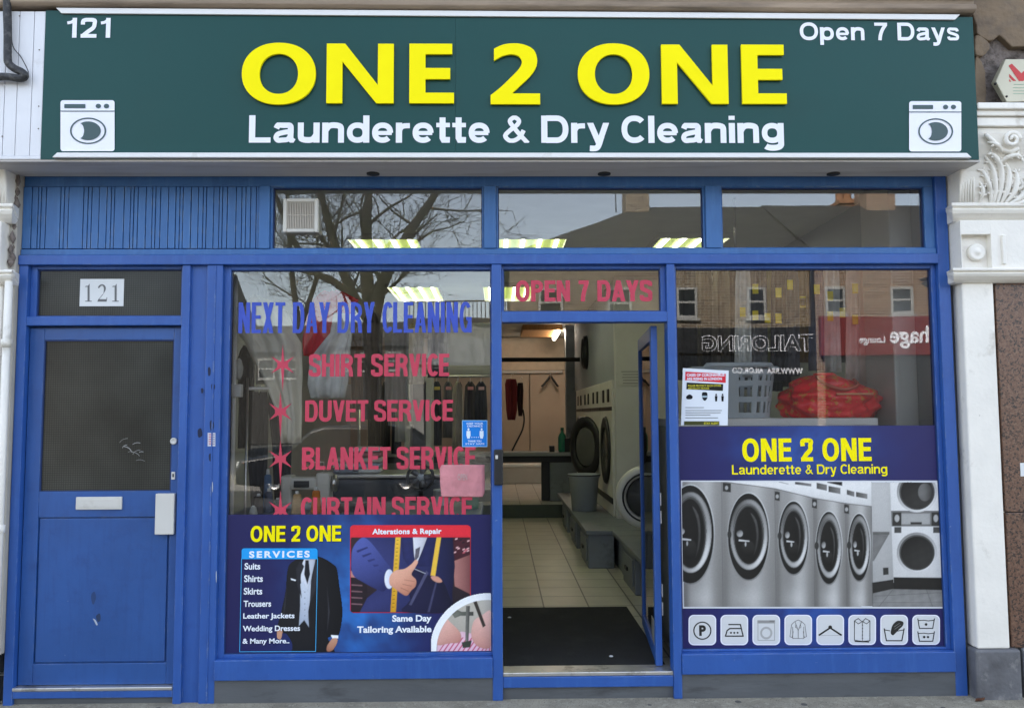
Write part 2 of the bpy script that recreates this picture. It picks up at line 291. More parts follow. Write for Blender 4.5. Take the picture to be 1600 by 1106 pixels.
M = dict(
    blue=mat('blue_paint', BLUE, .42, .10, 2.5, bump=.06, bscale=35, dirt=(.018, .062, .25), dscale=11, dlo=.55, dhi=.95, streak=(.038, .125, .40), edge=(.20, .26, .38), speck=(.24, .30, .44), spscale=38, spw=.70),
    blue2=mat('blue_paint_faded', (0.037, 0.134, 0.35), .5, .12, 3, bump=.08, bscale=30, stretch=(1, 1, .35), dirt=(.022, .075, .20), dscale=6, dlo=.54, dhi=.85, streak=(.065, .185, .42), edge=(.2, .28, .4), speck=(.2, .28, .4), spscale=40, spw=.70),
    bluedoor=mat('blue_paint_door', (0.023, 0.086, 0.285), .36, .12, 2.2, bump=.05, bscale=25, dirt=(.016, .052, .19), dscale=9, dlo=.54, dhi=.92, edge=(.17, .22, .33), streak=(.018, .064, .22), slo=.5, shi=.85, speck=(.2, .25, .36), spscale=30, spw=.71),
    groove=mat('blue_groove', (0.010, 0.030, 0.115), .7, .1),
    white=mat('white_paint', (.86, .82, .74), .5, .06, 4, bump=.12, bscale=40, dirt=(.42, .38, .30), dscale=4.5, dlo=.58, dhi=.78, speck=(.2, .17, .13), spscale=24, spw=.72),
    board=mat('white_board_paint', (.74, .74, .76), .45, .05, 3, bump=.04, dirt=(.5, .48, .46), dscale=5, dlo=.6, dhi=.8, speck=(.25, .23, .2), spscale=45, spw=.74),
    sashpaint=mat('sash_paint', (.30, .295, .28), .6, .05), trim=mat('white_trim', (.78, .77, .75), .35, .04, 3, dirt=(.45, .42, .38), dscale=6, dlo=.62, dhi=.82),
    soffit=mat('soffit_board', (.52, .49, .46), .6, .08, 3, stretch=(.4, 3, 1), dirt=(.33, .29, .25), dscale=2.5, dlo=.5, dhi=.8),
    green=mat('green_sign_face', (0.006, 0.060, 0.054), .36, .05, 1.0, spec=.25, dirt=(.008, .056, .050), dscale=2, dlo=.5, dhi=.8),
    yellow=mat('yellow_letters', (1.0, .86, .0), .65, .02, spec=.15), signwhite=mat('white_letters', (.84, .84, .90), .4, .02),
    signdark=mat('emblem_line', (.035, .075, .08), .4, .03),
    stone=mat('brown_render', (.21, .15, .095), .85, .16, 3, bump=.5, bscale=18, dirt=(.13, .10, .075), dscale=5, dlo=.5, dhi=.7),
    stone2=mat('exposed_mortar', (.20, .165, .145), .95, .25, 14, bump=1.0, bscale=30, dirt=(.08, .065, .055), dscale=16, dlo=.5, dhi=.62),
    dark=mat('dark_gap', (.02, .018, .016), .9, .1), lintel=mat('stone_moulding', (.33, .25, .18), .8, .15, 3, stretch=(.3, 1, 2), bump=.3, bscale=20, dirt=(.17, .13, .095), dscale=4, dlo=.5, dhi=.7),
    granite=mat('brown_granite', (.150, .080, .050), .32, .25, 90, speck=(.035, .025, .022), spscale=75, spw=.53, spec=.5, dirt=(.21, .125, .085), dscale=110, dlo=.52, dhi=.6),
    plinth=mat('grey_plinth', (.12, .12, .128), .6, .3, 8, bump=.3, bscale=25, dirt=(.34, .33, .31), dscale=6, dlo=.54, dhi=.70),
    riser=mat('grey_riser', (.095, .10, .105), .7, .15, 5, bump=.12, bscale=20, stretch=(.5, 1, 2), dirt=(.045, .045, .045), dscale=6, dlo=.55, dhi=.75),
    pave=mat('pavement_asphalt', (.33, .295, .225), .95, .22, 7, bump=.6, bscale=170, dirt=(.42, .38, .29), dscale=26, dlo=.52, dhi=.62, speck=(.07, .065, .055), spscale=110, spw=.58),
    road=mat('road_asphalt', (.05, .05, .05), .9, .2, 6, bump=.4, bscale=90), kerb=mat('kerb_stone', (.28, .27, .26), .9, .15, 6),
    ground=mat('ground', (.10, .10, .09), .95, .2, .3),
    steel=mat('brushed_steel', (.62, .60, .57), .3, .08, 3, metal=1, stretch=(1, 1, 12)), alu=mat('aluminium_strip', (.62, .60, .56), .35, .1, 8, metal=.8, dirt=(.25, .23, .2), dscale=9, dlo=.55, dhi=.7),
    plate=mat('satin_plate', (.62, .60, .55), .4, .05, 3, dirt=(.45, .42, .36), dscale=6, dlo=.6, dhi=.8),
    black=mat('black_plastic', (.012, .012, .013), .45, .1), rubber=mat('black_mat', (.010, .010, .011), .9, .3, 60, bump=.6, bscale=300, dirt=(.02, .02, .02), dscale=5, dlo=.5, dhi=.7),
    grey=mat('grey_plastic', (.36, .39, .41), .5, .08), greybench=mat('grey_bench_paint', (.17, .185, .20), .45, .1, 4, dirt=(.07, .075, .08), dscale=5, dlo=.55, dhi=.75),
    cream=mat('cream_enamel', (.62, .60, .54), .35, .06), wallgrey=mat('grey_wall', (.30, .31, .32), .8, .06, 2), wallwhite=mat('off_white_wall', (.50, .49, .46), .85, .06, 2, dirt=(.45, .43, .4), dscale=3, dlo=.5, dhi=.8),
    wallbeige=mat('beige_panel', (.40, .32, .25), .7, .08, 2), ceil=mat('ceiling_board', (.66, .66, .64), .9, .04),
    floor=tile_mat('floor_tile', (.50, .47, .39), (.45, .42, .34), (.09, .08, .065), .33), floorb=tile_mat('back_floor_tile', (.6, .58, .54), (.55, .53, .48), (.2, .19, .17), .3),
    wood=mat('orange_wood', (.42, .20, .06), .5, .2, 6, stretch=(6, 1, 1)), tube=emit_mat('lamp_tube', (1, 1, .86), 1.5), louvre=emit_mat('lamp_louvre', (.42, .52, .13), .10), warmtube=emit_mat('warm_tube', (1, .88, .72), 12),
    glass=glass_mat('window_glass', .068, (.98, .985, .98)), glass2=glass_mat('door_glass', .05),
    wire=mat('wired_obscure_glass', (.045, .047, .04), .22, .4, 2.2, spec=.35),
    red=mat('red_vinyl', (.54, .04, .08), .5, .06), bluev=mat('blue_vinyl', (.035, .075, .46), .5, .06), paper=mat('paper', (.72, .73, .72), .8, .05),
    ink=mat('grey_ink', (.14, .14, .14), .6, .1), pink=mat('pink_cloth', (.62, .25, .27), .9, .15, 12, bump=.6, bscale=14),
    pr=print_mat('vinyl_print', .42), prp=print_mat('paper_print', .8, .2),
    brick1=brick_mat('brown_brick', (.085, .055, .032), (.20, .14, .08), (.27, .24, .20)), brick2=brick_mat('red_brown_brick', (.13, .07, .04), (.26, .15, .09), (.32, .28, .23)),
    slate=mat('roof_slate', (.040, .038, .034), .7, .2, 6, stretch=(1, 3, 3)), pot=mat('terracotta', (.28, .13, .06), .8, .15), stucco=mat('stucco', (.28, .275, .26), .85, .08, 2),
    bark=mat('bark', (.022, .019, .013), .95, .3, 8, bump=.8, bscale=20), shopblack=mat('black_fascia', (.012, .012, .013), .4, .1), shopred=mat('red_fascia', (.16, .02, .02), .5, .1), darkglass=mat('dark_window', (.02, .022, .025), .12, .1),
    carpaint=mat('dark_car_paint', (.02, .022, .028), .25, .05, coat=.6), tyre=mat('tyre_rubber', (.015, .015, .015), .9, .1), iron=mat('black_iron', (.015, .015, .015), .6, .1),
    cable=mat('black_cable', (.03, .03, .032), .6, .3, 30, bump=.5, bscale=60, dirt=(.09, .085, .08), dscale=30, dlo=.5, dhi=.65),
    alarm=mat('aged_ivory_plastic', (.60, .56, .42), .45, .06, 5, dirt=(.38, .33, .22), dscale=9, dlo=.58, dhi=.78), navy=mat('dark_blue_plastic', (.015, .025, .07), .4, .1), logored=mat('red_logo', (.55, .03, .03), .5, .03),
)
def wired():
    m = M['wire']; n = m.node_tree.nodes; l = m.node_tree.links; b = n['Principled BSDF']; src = b.inputs['Base Color'].links[0].from_socket
    tc = n.new('ShaderNodeTexCoord'); br = n.new('ShaderNodeTexBrick'); br.offset = 0; sp = n.new('ShaderNodeSeparateXYZ'); cb = n.new('ShaderNodeCombineXYZ')
    l.new(tc.outputs['Object'], sp.inputs[0]); l.new(sp.outputs[0], cb.inputs[0]); l.new(sp.outputs[2], cb.inputs[1]); l.new(cb.outputs[0], br.inputs[0])
    br.inputs['Scale'].default_value = 1; br.inputs['Brick Width'].default_value = .0125; br.inputs['Row Height'].default_value = .0125; br.inputs['Mortar Size'].default_value = .0016
    br.inputs['Color1'].default_value = br.inputs['Color2'].default_value = (1, 1, 1, 1); br.inputs['Mortar'].default_value = (.3, .3, .3, 1)
    mx = n.new('ShaderNodeMix'); mx.data_type = 'RGBA'; mx.blend_type = 'MULTIPLY'; mx.inputs[0].default_value = .8; l.new(src, mx.inputs[6]); l.new(br.outputs[0], mx.inputs[7]); l.new(mx.outputs[2], b.inputs['Base Color'])
wired()
_mc = {}
def flat(rgb, rough=.6, name=None):
    k = (tuple(round(c, 3) for c in rgb), rough)
    if k not in _mc: _mc[k] = mat(name or 'plain_colour', rgb, rough, .08, 8)
    return _mc[k]

import numpy as np
_FW, _RT, _UP, _CAM = (np.array(v[:]) for v in (FW, RT, UP, CAM))
class Raster:                                     # a printed photograph: soft-edged tones on a fine grid of printed dots
    def __init__(s, xl, xr, y0, y1, Y, step=.9, grain=.035, seed=1):
        """xl, xr: left and right edge as functions of the row (measured in the photograph)"""
        ny = int((y1-y0)/step)+1; nx = int((xr((y0+y1)/2)-xl((y0+y1)/2))/step)+1
        v = np.linspace(y0, y1, ny); u = np.linspace(0, 1, nx); L_ = np.array([xl(t) for t in v]); R_ = np.array([xr(t) for t in v])
        s.PX = L_[:, None]+u[None, :]*(R_-L_)[:, None]; s.PY = np.repeat(v[:, None], nx, 1); s.C = np.zeros((ny, nx, 3)); s.A = np.zeros((ny, nx)); s.Y = Y; s.g = grain; s.rng = np.random.default_rng(seed)
    def _sd(s, pts, sl):
        X, Yy = s.PX[sl], s.PY[sl]; d = np.full(X.shape, 1e9); ins = np.zeros(X.shape, bool); n = len(pts)
        for i in range(n):
            (x0, y0), (x1, y1) = pts[i-1][:2], pts[i][:2]; ex, ey = x1-x0, y1-y0; l2 = ex*ex+ey*ey or 1e-9
            t = np.clip(((X-x0)*ex+(Yy-y0)*ey)/l2, 0, 1); d = np.minimum(d, np.hypot(X-x0-t*ex, Yy-y0-t*ey))
            if y0 != y1: c = ((y0 > Yy) != (y1 > Yy)) & (X < ex*(Yy-y0)/(y1-y0)+x0); ins ^= c
        return np.where(ins, d, -d)
    def _sl(s, pts, m=3):
        xs = [q[0] for q in pts]; ys = [q[1] for q in pts]; msk = (s.PX > min(xs)-m) & (s.PX < max(xs)+m) & (s.PY > min(ys)-m) & (s.PY < max(ys)+m)
        r = np.where(msk.any(1))[0]; c = np.where(msk.any(0))[0]
        return (slice(r[0], r[-1]+1), slice(c[0], c[-1]+1)) if len(r) and len(c) else None
    def _mix(s, sl, al, col): s.C[sl] = s.C[sl]*(1-al[..., None])+col*al[..., None]; s.A[sl] = np.maximum(s.A[sl], al)
    def poly(s, pts, col, col2=None, ang=None, soft=1.1, rim=None):
        sl = s._sl(pts)
        if sl is None: return s
        sd = s._sd(pts, sl); al = np.clip(.5+sd/soft, 0, 1); X, Yy = s.PX[sl], s.PY[sl]; c = np.ones(X.shape+(3,))*np.array(col)
        if col2 is not None:
            a_ = R(ang or 0); q = [p_[0]*math.cos(a_)+p_[1]*math.sin(a_) for p_ in pts]; t = np.clip((X*math.cos(a_)+Yy*math.sin(a_)-min(q))/(max(q)-min(q)+1e-9), 0, 1); c = c+(np.array(col2)-np.array(col))*t[..., None]
        w_ = max(q_[0] for q_ in pts)-min(q_[0] for q_ in pts); h_ = max(q_[1] for q_ in pts)-min(q_[1] for q_ in pts); th = min(w_, h_)*.35
        if th > 1.2:
            k = (.30 if max(col) < .35 else .10) if rim is None else rim; c = c*(1-k*np.exp(-np.maximum(sd, 0)/th*2.2))[..., None]*(1+(.09 if max(col) < .3 and min(w_, h_) < 70 else .015)*np.sin(X*.33+Yy*.21+len(pts))*np.sin(Yy*.27-X*.11))[..., None]
        s._mix(sl, al, c); return s
    def rect(s, x0, y0, x1, y1, *a_): return s.poly([(x0, y0), (x1, y0), (x1, y1), (x0, y1)], *a_)
    def line(s, pts, wd, col):
        for p_, q_ in zip(pts[:-1], pts[1:]):
            dx, dy = q_[0]-p_[0], q_[1]-p_[1]; l = math.hypot(dx, dy) or 1; nx, ny = -dy/l*wd/2, dx/l*wd/2; s.poly([(p_[0]+nx, p_[1]+ny), (q_[0]+nx, q_[1]+ny), (q_[0]-nx, q_[1]-ny), (p_[0]-nx, p_[1]-ny)], col)
        return s
    def quad(s, q00, q10, q11, q01, nx, ny, fn):
        pts = [q00, q10, q11, q01]; sl = s._sl(pts); sd = s._sd(pts, sl); al = np.clip(.5+sd/1.0, 0, 1); X, Yy = s.PX[sl], s.PY[sl]; c = np.zeros(X.shape+(3,))
        for j in range(X.shape[0]):
            for i in range(X.shape[1]):
                if al[j, i] <= 0: continue
                x, y = X[j, i], Yy[j, i]; tv = (y-q00[1])/(q01[1]-q00[1]); xl_ = q00[0]+(q01[0]-q00[0])*tv; xr_ = q10[0]+(q11[0]-q10[0])*tv; u = min(1, max(0, (x-xl_)/(xr_-xl_)))
                yt = q00[1]+(q10[1]-q00[1])*u; yb = q01[1]+(q11[1]-q01[1])*u; c[j, i] = fn(u, min(1, max(0, (y-yt)/(yb-yt))))
        s._mix(sl, al, c); return s
    def cring(s, o, i, fn):
        bx = lambda l: ((max(q_[0] for q_ in l)+min(q_[0] for q_ in l))/2, (max(q_[1] for q_ in l)+min(q_[1] for q_ in l))/2, (max(q_[0] for q_ in l)-min(q_[0] for q_ in l))/2, (max(q_[1] for q_ in l)-min(q_[1] for q_ in l))/2)
        cx, cy, rx_, ry_ = bx(o); ix, iy, jx, jy = bx(i); sl = s._sl(o); X, Yy = s.PX[sl], s.PY[sl]
        ro = np.hypot((X-cx)/rx_, (Yy-cy)/ry_); ri = np.hypot((X-ix)/jx, (Yy-iy)/jy); m = min(rx_, ry_); al = np.clip(.5+(1-ro)*m, 0, 1)*np.clip(.5+(ri-1)*min(jx, jy), 0, 1)
        t = (np.arctan2((Yy-cy)/ry_, (X-cx)/rx_)/(2*math.pi)) % 1; j_ = np.clip((1-ro)/np.maximum((1-ro)+(ri-1), 1e-6), 0, 1); c = np.zeros(X.shape+(3,))
        for a_, b_ in zip(*np.where(al > 0)): c[a_, b_] = fn(t[a_, b_], j_[a_, b_])
        s._mix(sl, al, c); return s
    def build(s, name, mat, parent):
        ny, nx = s.A.shape; C_ = s.C*(1+s.g*s.rng.normal(size=(ny, nx, 1))); C_ = np.clip(C_*1.12, 0, 1)
        d = _FW*FPX+_RT*(s.PX-800)[..., None]-_UP*(s.PY-553)[..., None]; P_ = _CAM+d*((s.Y-_CAM[1])/d[..., 1])[..., None]; P_ = P_-np.array(wloc(parent)[:]); idx = np.arange(ny*nx).reshape(ny, nx)
        k = s.A > .5; keep = k[:-1, :-1] & k[1:, :-1] & k[:-1, 1:] & k[1:, 1:]; q = np.stack([idx[:-1, :-1], idx[:-1, 1:], idx[1:, 1:], idx[1:, :-1]], -1)[keep]
        used = np.unique(q); rm = np.zeros(ny*nx, int); rm[used] = np.arange(len(used)); q = rm[q]
        me = bpy.data.meshes.new(name); me.from_pydata(P_.reshape(-1, 3)[used].tolist(), [], q[:, ::-1].tolist()); at = me.color_attributes.new('Col', 'FLOAT_COLOR', 'POINT')
        at.data.foreach_set('color', np.concatenate([C_.reshape(-1, 3)[used], np.ones((len(used), 1))], 1).astype(np.float32).ravel()); me.materials.append(mat)
        o = bpy.data.objects.new(name, me); COL.objects.link(o); o.parent = parent; return o
# ------------------------------------------------------------------ a bold grotesque alphabet drawn with strokes (for the sign and the vinyl words)
def _arc(cx, cy, rx, ry, a0, a1, n=22, p=2.25):
    out = []
    for k in range(n+1):
        a = R(a0+(a1-a0)*k/n); c, s_ = math.cos(a), math.sin(a); out.append((cx+rx*math.copysign(abs(c)**(2/p), c), cy+ry*math.copysign(abs(s_)**(2/p), s_)))
    return out
def _stroke(pts, wd, closed=False):
    pts = [p for i, p in enumerate(pts) if i == 0 or math.hypot(p[0]-pts[i-1][0], p[1]-pts[i-1][1]) > .006]
    n = len(pts); Lp = []; Rp = []
    for i in range(n):
        a = pts[i-1] if (i > 0 or closed) else None; b = pts[(i+1) % n] if (i < n-1 or closed) else None; p = pts[i]
        def nr(u, v):
            dx, dy = v[0]-u[0], v[1]-u[1]; l = math.hypot(dx, dy) or 1; return (-dy/l, dx/l)
        n1 = nr(a, p) if a else nr(p, b); n2 = nr(p, b) if b else n1; mx, my = n1[0]+n2[0], n1[1]+n2[1]; l = mx*mx+my*my
        k = 2/max(l, .8); Lp.append((p[0]+mx*k*wd/2, p[1]+my*k*wd/2)); Rp.append((p[0]-mx*k*wd/2, p[1]-my*k*wd/2))
    return Lp, Rp
def _clip(poly, y0, y1):
    for s_, lim in ((1, y0), (-1, y1)):
        out = []
        for i in range(len(poly)):
            p, q = poly[i-1], poly[i]; ip, iq = (p[1]-lim)*s_ >= 0, (q[1]-lim)*s_ >= 0
            if ip != iq: t = (lim-p[1])/(q[1]-p[1]); out.append((p[0]+(q[0]-p[0])*t, lim))
            if iq: out.append(q)
        poly = out
        if not poly: return []
    return poly
def glyph(ch, s, w):
    """strokes of one character in a box w wide, cap height 1: list of (points, width, closed, clip)"""
    h = s/2; t = s*.86; th = t/2; X = .735; o = []; C = (0, 1)
    def st(pts, wd=s, closed=False, clip=None): o.append((pts, wd, closed, clip))
    def ext(p, q, e=.25): dx, dy = q[0]-p[0], q[1]-p[1]; return [(p[0]-dx*e, p[1]-dy*e), (q[0]+dx*e, q[1]+dy*e)]
    if ch == 'I' or ch == 'l': st([(w/2, 0), (w/2, 1)])
    elif ch == 'i': st([(w/2, 0), (w/2, X)]); st([(w/2, .85), (w/2, 1)])
    elif ch == 'L': st([(h, 0), (h, 1)]); st([(s, th), (w, th)], t)
    elif ch in 'EF':
        st([(h, 0), (h, 1)]); st([(s, 1-th), (w, 1-th)], t); st([(s, .52), (w*.94, .52)], t)
        if ch == 'E': st([(s, th), (w, th)], t)
    elif ch == 'H': st([(h, 0), (h, 1)]); st([(w-h, 0), (w-h, 1)]); st([(s, .52), (w-s, .52)], t)
    elif ch == 'T': st([(w/2, 0), (w/2, 1-t)]); st([(0, 1-th), (w, 1-th)], t)
    elif ch == 'N': st([(h, 0), (h, 1)]); st([(w-h, 0), (w-h, 1)]); st(ext((h*1.1, 1), (w-h*1.1, 0)), s*.92, False, C)
    elif ch == 'V': st(ext((h*.95, 1), (w/2, 0)), s*.96, False, C); st(ext((w-h*.95, 1), (w/2, 0)), s*.96, False, C)
    elif ch == 'A': st(ext((h*.9, 0), (w/2, 1)), s*.96, False, C); st(ext((w-h*.9, 0), (w/2, 1)), s*.96, False, C); st([(w*.24, .27), (w*.76, .27)], t*.9)
    elif ch == 'X': st(ext((h, 0), (w-h, 1)), s, False, C); st(ext((h, 1), (w-h, 0)), s, False, C)
    elif ch == 'Y': st(ext((h*.9, 1), (w/2, .40), .2), s*.96, False, (.36, 1)); st(ext((w-h*.9, 1), (w/2, .40), .2), s*.96, False, (.36, 1)); st([(w/2, 0), (w/2, .44)])
    elif ch == 'K': st([(h, 0), (h, 1)]); st(ext((w-h*1.1, 1), (h*1.2, .36), .2), s*.92, False, C); st(ext((w*.42, .62), (w-h, 0), .2), s*.98, False, (0, .66))
    elif ch == 'O': st(_arc(w/2, .5, w/2-h, .5-th, 0, 353, 40), (s+t)/2, True)
    elif ch == 'C': st(_arc(w/2, .5, w/2-h, .5-th, 42, 318, 34), (s+t)/2)
    elif ch == 'G': st(_arc(w/2, .5, w/2-h, .5-th, 42, 340, 34), (s+t)/2); st([(w*.54, .45), (w, .45)], t); st([(w-h, 0), (w-h, .49)])
    elif ch == 'D': st([(h, 0), (h, 1)]); r = w*.46; st([(s*.8, 1-th), (w-r, 1-th)]+_arc(w-r, .5, r-h, .5-th, 88, -88, 22)+[(w-r, th), (s*.8, th)], (s+t)/2)
    elif ch == 'U': r = min(.34, w/2-h); st([(h, 1), (h, r+th)]+_arc(w/2, r+th, w/2-h, r, 180, 360, 20)+[(w-h, r+th), (w-h, 1)], s*.97)
    elif ch in 'PRB':
        st([(h, 0), (h, 1)]); lo = .42 if ch != 'B' else .50; r = (1-lo)/2; c = lo+r
        st([(s*.8, 1-th), (w-r*1.1, 1-th)]+_arc(w-r*1.05, c, r*1.05-h, r-th, 88, -88, 16)+[(w-r*1.1, lo+th), (s*.8, lo+th)], (s+t)/2)
        if ch == 'R': st(smooth_loop([(w*.50, .46), (w*.72, .40), (w-h*1.15, .24), (w-h*1.0, .08), (w-h*.8, -.1)], 4, False), s*.94, False, C)
        if ch == 'B': st([(s*.8, .5), (w-.26, .5)]+_arc(w-.28, .265, .28-h, .265-th, 88, -88, 16)+[(w-.26, th), (s*.8, th)], (s+t)/2)
    elif ch == 'S': st(smooth_loop([(w-h*.95, .725), (w*.80, .87), (w*.5, 1-th), (w*.20, .89), (h*.98, .74), (w*.20, .60), (w*.5, .515), (w*.80, .42), (w-h*.95, .275), (w*.80, .12), (w*.5, th), (w*.18, .125), (h*.85, .30)], 4, False), (s+t)/2)
    elif ch == '7': st([(0, 1-th), (w, 1-th)], t); st(smooth_loop([(w-h*.9, 1-t*.7), (w*.62, .60), (w*.46, .30), (w*.40, 0)], 4, False), s*.95, False, C)
    elif ch == '1': st([(w-h, 0), (w-h, 1)]); st(smooth_loop([(w-h, .93), (w*.45, .79), (0, .74)], 3, False), t*.8)
    elif ch == '2': st(smooth_loop([(h*.85, .66), (w*.16, .86), (w*.48, 1-th), (w*.84, .87), (w-h, .70), (w*.78, .50), (w*.44, .30), (h*1.0, .10)], 4, False), (s+t)/2, False, (t*.4, 1)); st([(0, th), (w, th)], t)
    elif ch == 'n' or ch == 'r':
        st([(h, 0), (h, X)])
        if ch == 'n': st(smooth_loop([(h*.9, .40), (w*.30, .60), (w*.55, X-th), (w*.82, .59), (w-h, .42)], 4, False)+[(w-h, 0)], s*.95)
        else: st(smooth_loop([(h*1.1, .44), (s*1.05, .60), (w, X-th*1.15)], 4, False), t, False, (0, X))
    elif ch == 'u': st([(w-h, 0), (w-h, X)]); st([(h, X)]+smooth_loop([(h, X-.42), (w*.18, X-.59), (w*.45, th), (w*.70, X-.60), (w-h*.9, X-.40)], 4, False), s*.95)
    elif ch in 'dpg':
        sx = w-h if ch in 'dg' else h
        if ch == 'd': st([(sx, 0), (sx, 1)])
        elif ch == 'p': st([(sx, -.27), (sx, X)])
        else: st([(sx, X), (sx, -.02)]+_arc(w/2, -.04, w/2-h, .235-th, 0, -150, 14), s*.97)
        st(_arc(w/2+(-h*.15 if ch in 'dg' else h*.15), X/2, w/2-h-h*.15, X/2-th, 0, 350, 30), (s+t)/2*.97, True)
    elif ch == 'e': st([(w-h*1.0, .36)]+_arc(w/2, X/2, w/2-h, X/2-th, 8, 318, 30), (s+t)/2*.97); st([(s*.7, .355), (w-h*.5, .355)], t*.78)
    elif ch == 'c': st(_arc(w/2, X/2, w/2-h, X/2-th, 45, 315, 26), (s+t)/2)
    elif ch == 'a': st(smooth_loop([(h, .52), (w*.24, .64), (w*.48, X-th), (w*.76, .62), (w*.80, .46), (w*.80, .14), (w-h*.3, h*.3)], 4, False), s*.93, False, (0, X)); st(smooth_loop([(w*.78, .41), (w*.5, .375), (w*.22, .31), (h*.95, .19), (w*.22, .09), (w*.42, th), (w*.66, .12), (w*.78, .24)], 4, False), t*.95)
    elif ch == 't': st([(w*.46, .96), (w*.46, .18), (w*.54, th*1.1), (w, th*1.05)], s*.97, False, (0, .93)); st([(0, X-th*.9), (w, X-th*.9)], t*.85)
    elif ch == 's': k = X; st(smooth_loop([(w-h*1.0, k*.70), (w*.78, k*.86), (w*.5, k-th), (w*.22, k*.88), (h*.95, k*.73), (w*.24, k*.60), (w*.55, k*.50), (w*.80, k*.40), (w-h*.95, k*.26), (w*.78, k*.13), (w*.5, th), (w*.2, k*.13), (h*.85, k*.30)], 4, False), t*.92)
    elif ch == 'y': st(ext((h*.9, X), (w/2, .02), .14), s*.95, False, (-.1, X)); st(smooth_loop([(w-h*.9, X+.03), (w*.66, .28), (w*.50, -.10), (w*.36, -.20), (w*.10, -.20)], 4, False), s*.93, False, (-.4, X))
    elif ch == '&': st(smooth_loop([(w-h*.4, -.02), (w*.62, .34), (w*.36, .66), (w*.30, .82), (w*.46, .93), (w*.62, .82), (w*.56, .66), (w*.30, .46), (w*.12, .26), (w*.26, .09), (w*.46, .09), (w*.66, .22), (w*.80, .46)], 5, False), t*.84, False, C)
    return o
_GW = dict(I=.0, l=.0, i=.0, L=.57, E=.60, F=.58, T=.62, H=.72, N=.73, V=.68, A=.72, X=.68, Y=.68, K=.73, O=.79, C=.70, G=.77, D=.73, U=.72, P=.67, R=.72, B=.72, S=.68, n=.58, r=.37, u=.58, d=.60, p=.60, g=.60, e=.57, c=.56, a=.58, t=.36, s=.53, y=.58)
_GW.update({'7': .55, '1': .34, '2': .56, '&': .72})
def word_geo(text, s, aspect, gap=.10, space=.30, each=False):
    """letters fitted so that the text is `aspect` times as wide as the cap height"""
    rw = lambda ch, k: s if ch in 'Iil' else max(_GW[ch]*k, s*1.5)
    tot = lambda k: sum(space if ch == ' ' else rw(ch, k) for ch in text)+gap*(len(text)-1)-.06*text[:-1].count('C')
    lo, hi = .2, 4.0
    for _ in range(40):
        m_ = (lo+hi)/2; lo, hi = (m_, hi) if tot(m_) < aspect else (lo, m_)
    x = 0; out = []; z = 0; wi = 0
    for ch in text:
        if ch == ' ': x += space+gap; wi += 1; continue
        w_ = rw(ch, lo); 
        for pts, wd, cl, clip in glyph(ch, s, w_):
            a, b = _stroke(pts, wd, cl); n = len(a)
            quads = [[a[i], a[(i+1) % n], b[(i+1) % n], b[i]] for i in range(n if cl else n-1)]
            for i, q in enumerate(quads):
                if clip: q = _clip(q, *clip)
                if len(q) >= 3: out.append(([(p[0]+x, p[1]) for p in q], z+i*.012, wi))
            z = (z+1) % 6
        x += w_+gap-(.06 if ch == 'C' else 0)
    return out
def word_px(mb, text, x0, x1, ytop, ybase, Y, s=.2, gap=.09, space=.30, col=None, dz=.00006):
    """ytop / ybase: cap line and base line measured in the photograph"""
    xm = (x0+x1)/2; X0, X1 = fx(x0, ytop, Y), fx(x1, ytop, Y); Z0, Z1 = fz(ybase, Y, xm), fz(ytop, Y, xm); H = Z1-Z0
    for q, z, wi in word_geo(text, s, (X1-X0)/H, gap, space):
        vs = [(X0+p[0]*H, Y-z*dz, Z0+p[1]*H) for p in q]
        ar = sum(vs[i-1][0]*vs[i][2]-vs[i][0]*vs[i-1][2] for i in range(len(vs)))
        mb.add(vs if ar > 0 else vs[::-1], [list(range(len(vs)))], col)
    return mb

def words_px(text, x0, x1, ytop, ybase, Y, s, gap, space, name='word', m=None, parent=None):
    """the same, one mesh for each word"""
    xm = (x0+x1)/2; X0, X1 = fx(x0, ytop, Y), fx(x1, ytop, Y); Z0, Z1 = fz(ybase, Y, xm), fz(ytop, Y, xm); H = Z1-Z0; mbs = {}
    for q, z, wi in word_geo(text, s, (X1-X0)/H, gap, space):
        vs = [(X0+p[0]*H, Y-z*.00006, Z0+p[1]*H) for p in q]; ar = sum(vs[i-1][0]*vs[i][2]-vs[i][0]*vs[i-1][2] for i in range(len(vs)))
        mbs.setdefault(wi, MB()).add(vs if ar > 0 else vs[::-1], [list(range(len(vs)))])
    return [mbs[k].build(name, m, parent) for k in sorted(mbs)]
# ================================================================== ground and building shell
GZ = 0.028
def sheet(name, m, x0, x1, y0, y1, z, kind='structure'):
    o = MB().add([(x0, y0, z), (x1, y0, z), (x1, y1, z), (x0, y1, z)], [(0, 1, 2, 3)]).build(name, m); tag(o, kind=kind); return o
sheet('ground', M['ground'], -900, 900, -900, 900, -0.14)
sheet('road', M['road'], -120, 120, -14.2, -5.62, -0.10)
for nm, ya, yb in (('pavement', -5.5, 0.02), ('far_pavement', -18.02, -14.3)):
    g = MB(); g.box(-60, 60, ya, yb, -0.2, GZ); tag(g.build(nm, M['pave']), kind='structure')
for ya, yb in ((-5.62, -5.5), (-14.3, -14.2)):
    g = MB(); g.box(-60, 60, ya, yb, -0.2, GZ+.004); tag(g.build('kerb', M['kerb'], None, .015), kind='structure')
